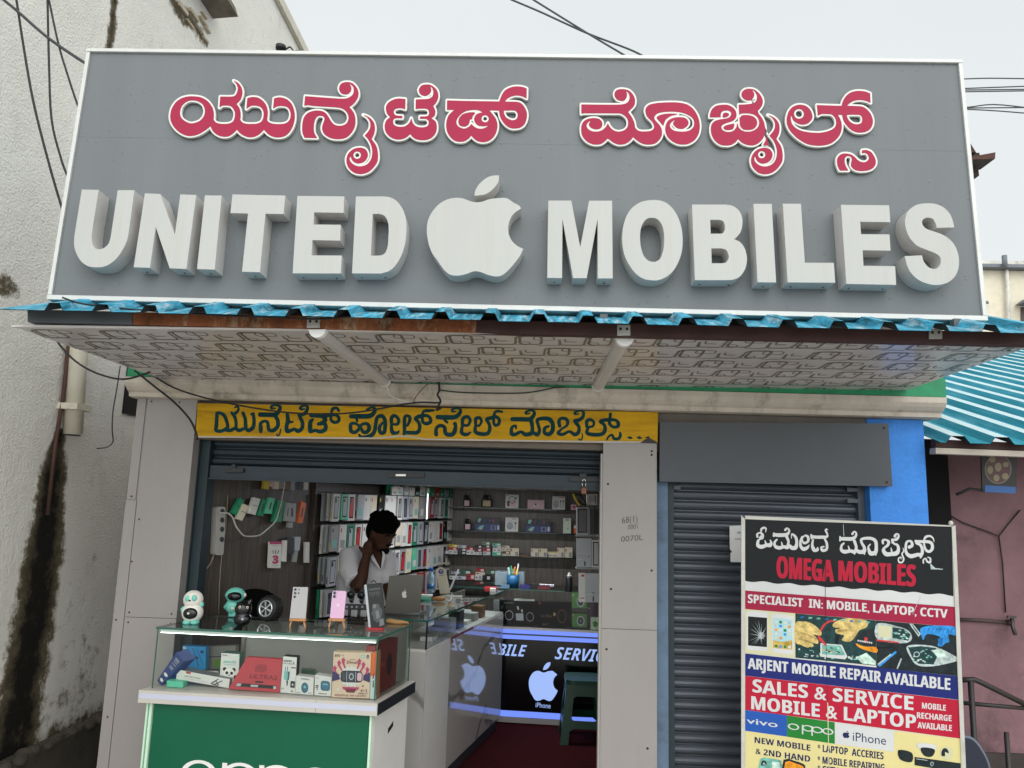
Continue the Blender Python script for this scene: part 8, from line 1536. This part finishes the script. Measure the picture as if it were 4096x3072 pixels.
for s_ in (-1, 1):
    b = MB(); b.ell(hl(s_ * .030, .084, .006), (.012, .005, .003), K('eye_white', '#33261f'), 10, 6, HR); b.build('eye', pe); b = MB(); b.tube([hl(s_ * .014, .093, .026), hl(s_ * .048, .082, .027)], .004, m_hair, 6); b.build('eyebrow', pe)
b = MB()
def ts(pts, rr): b.tube(pts, rr, m_shirt, 18)
def shell(profile):   # torso of elliptical rings
    n = 28; pts = []
    for c, rx, ry in profile:
        for k in range(n): a = 6.2832 * k / n; wob = 1 + .035 * math.sin(6 * a + c.z * 38) + .02 * math.sin(11 * a - c.z * 55); pts.append(c + Vector((rx * math.cos(a) * wob, ry * math.sin(a) * wob, 0)))
    fs = [(i * n + k, i * n + (k + 1) % n, (i + 1) * n + (k + 1) % n, (i + 1) * n + k) for i in range(len(profile) - 1) for k in range(n)] + [tuple(range(n))[::-1], tuple((len(profile) - 1) * n + k for k in range(n))]
    b.mesh(pts, fs, m_shirt, True)
shell([(mp_(650, 1500, .07), .185, .135), (mp_(645, 1250, .07), .185, .135), (mp_(640, 1050, .07), .185, .135), (mp_(655, 880, .07), .180, .130), (mp_(680, 740, .07), .155, .110), (mp_(720, 640, .07), .085, .075)])
ts([mp_(560, 610, .06), shR, shR.lerp(elb, .45) + Vector((-.02, 0, 0)), shR.lerp(elb, .78)], [.055, .075, .076, .074]); ts([mp_(860, 650, .08), shL, shL.lerp(el2, .6), el2], [.05, .068, .062, .06])
cut_remesh(b.build('shirt', pe), .008, 3)
b = MB()
F = Fr(mp_(830, 700, -.085), (1, 0, 0)); 
fx = lambda x, y, dy: mp_(x, y, dy)
vneck = [fx(748, 640, -.045), fx(890, 600, -.03), fx(888, 720, -.072), fx(874, 850, -.085), fx(820, 750, -.078)]
b.face(vneck, m_skin); b.face([p + Vector((0, .01, 0)) for p in vneck][::-1], m_skin); b.build('open_chest', pe)
b = MB()
for P_ in ([(735, 600), (760, 640), (874, 850), (862, 858), (735, 700)], [(892, 590), (905, 640), (880, 850), (890, 850), (945, 680), (925, 610)]): 
    A = [fx(x, y, -.052 - .04 * (y - 590) / 260) for x, y in P_]; b.face(A, m_shirt); b.face([p + Vector((0, .012, 0)) for p in A][::-1], m_shirt)
b.build('collar', pe)
b = MB()
for s_ in (-1, 1): hp = pel + Vector((s_ * .09, 0, .02)); kn = Vector((hp.x + s_ * .02, hp.y - .03, .49)); b.tube([hp, kn, Vector((kn.x, kn.y + .04, .07))], [.105, .078, .062], m_trs, 14)
b.ell(pel, (.165, .125, .12), m_trs, 18, 12); cut_remesh(b.build('trousers', pe), .01)

# ================================================================ CEILING LAMP AND ADDED GLOWING STREAK INSIDE THE SHOP
la = thing('ceiling_lamp', (-.3, 1.93, 1.86), 'lit flush white strip lamp in the shop ceiling near the back shelves', 'lamp')
b = MB(); b.box((-.8, 1.90, 1.8604), (.35, 1.96, 1.8612), led('led_ceiling', '#f2f6ff', 85.0)); b.build('tube', la); b = MB(); b.box((-.82, 1.88, 1.8613), (.37, 1.98, 1.8618), m_white); b.build('fitting', la)
lb = thing('glowing_streak_rod', LW.hit(1700, 2100, .18), 'lit vertical white tube among the phone case packs', 'lamp')
uq = LW.px(1700, 2040, .17)[0]; b = MB(); b.tube([LW.w(uq, 1.58, .19), LW.w(uq, 1.80, .19)], .005, led('streak_glow_white', '#f4f7ff', 2.5), 8); b.build('tube', lb); b = MB(); b.tube([LW.w(uq, 1.801, .19), LW.w(uq, 1.85, .19)], .012, m_white, 8); b.build('fitting', lb)  # thin glowing rod and holder added for a bright streak on the packs
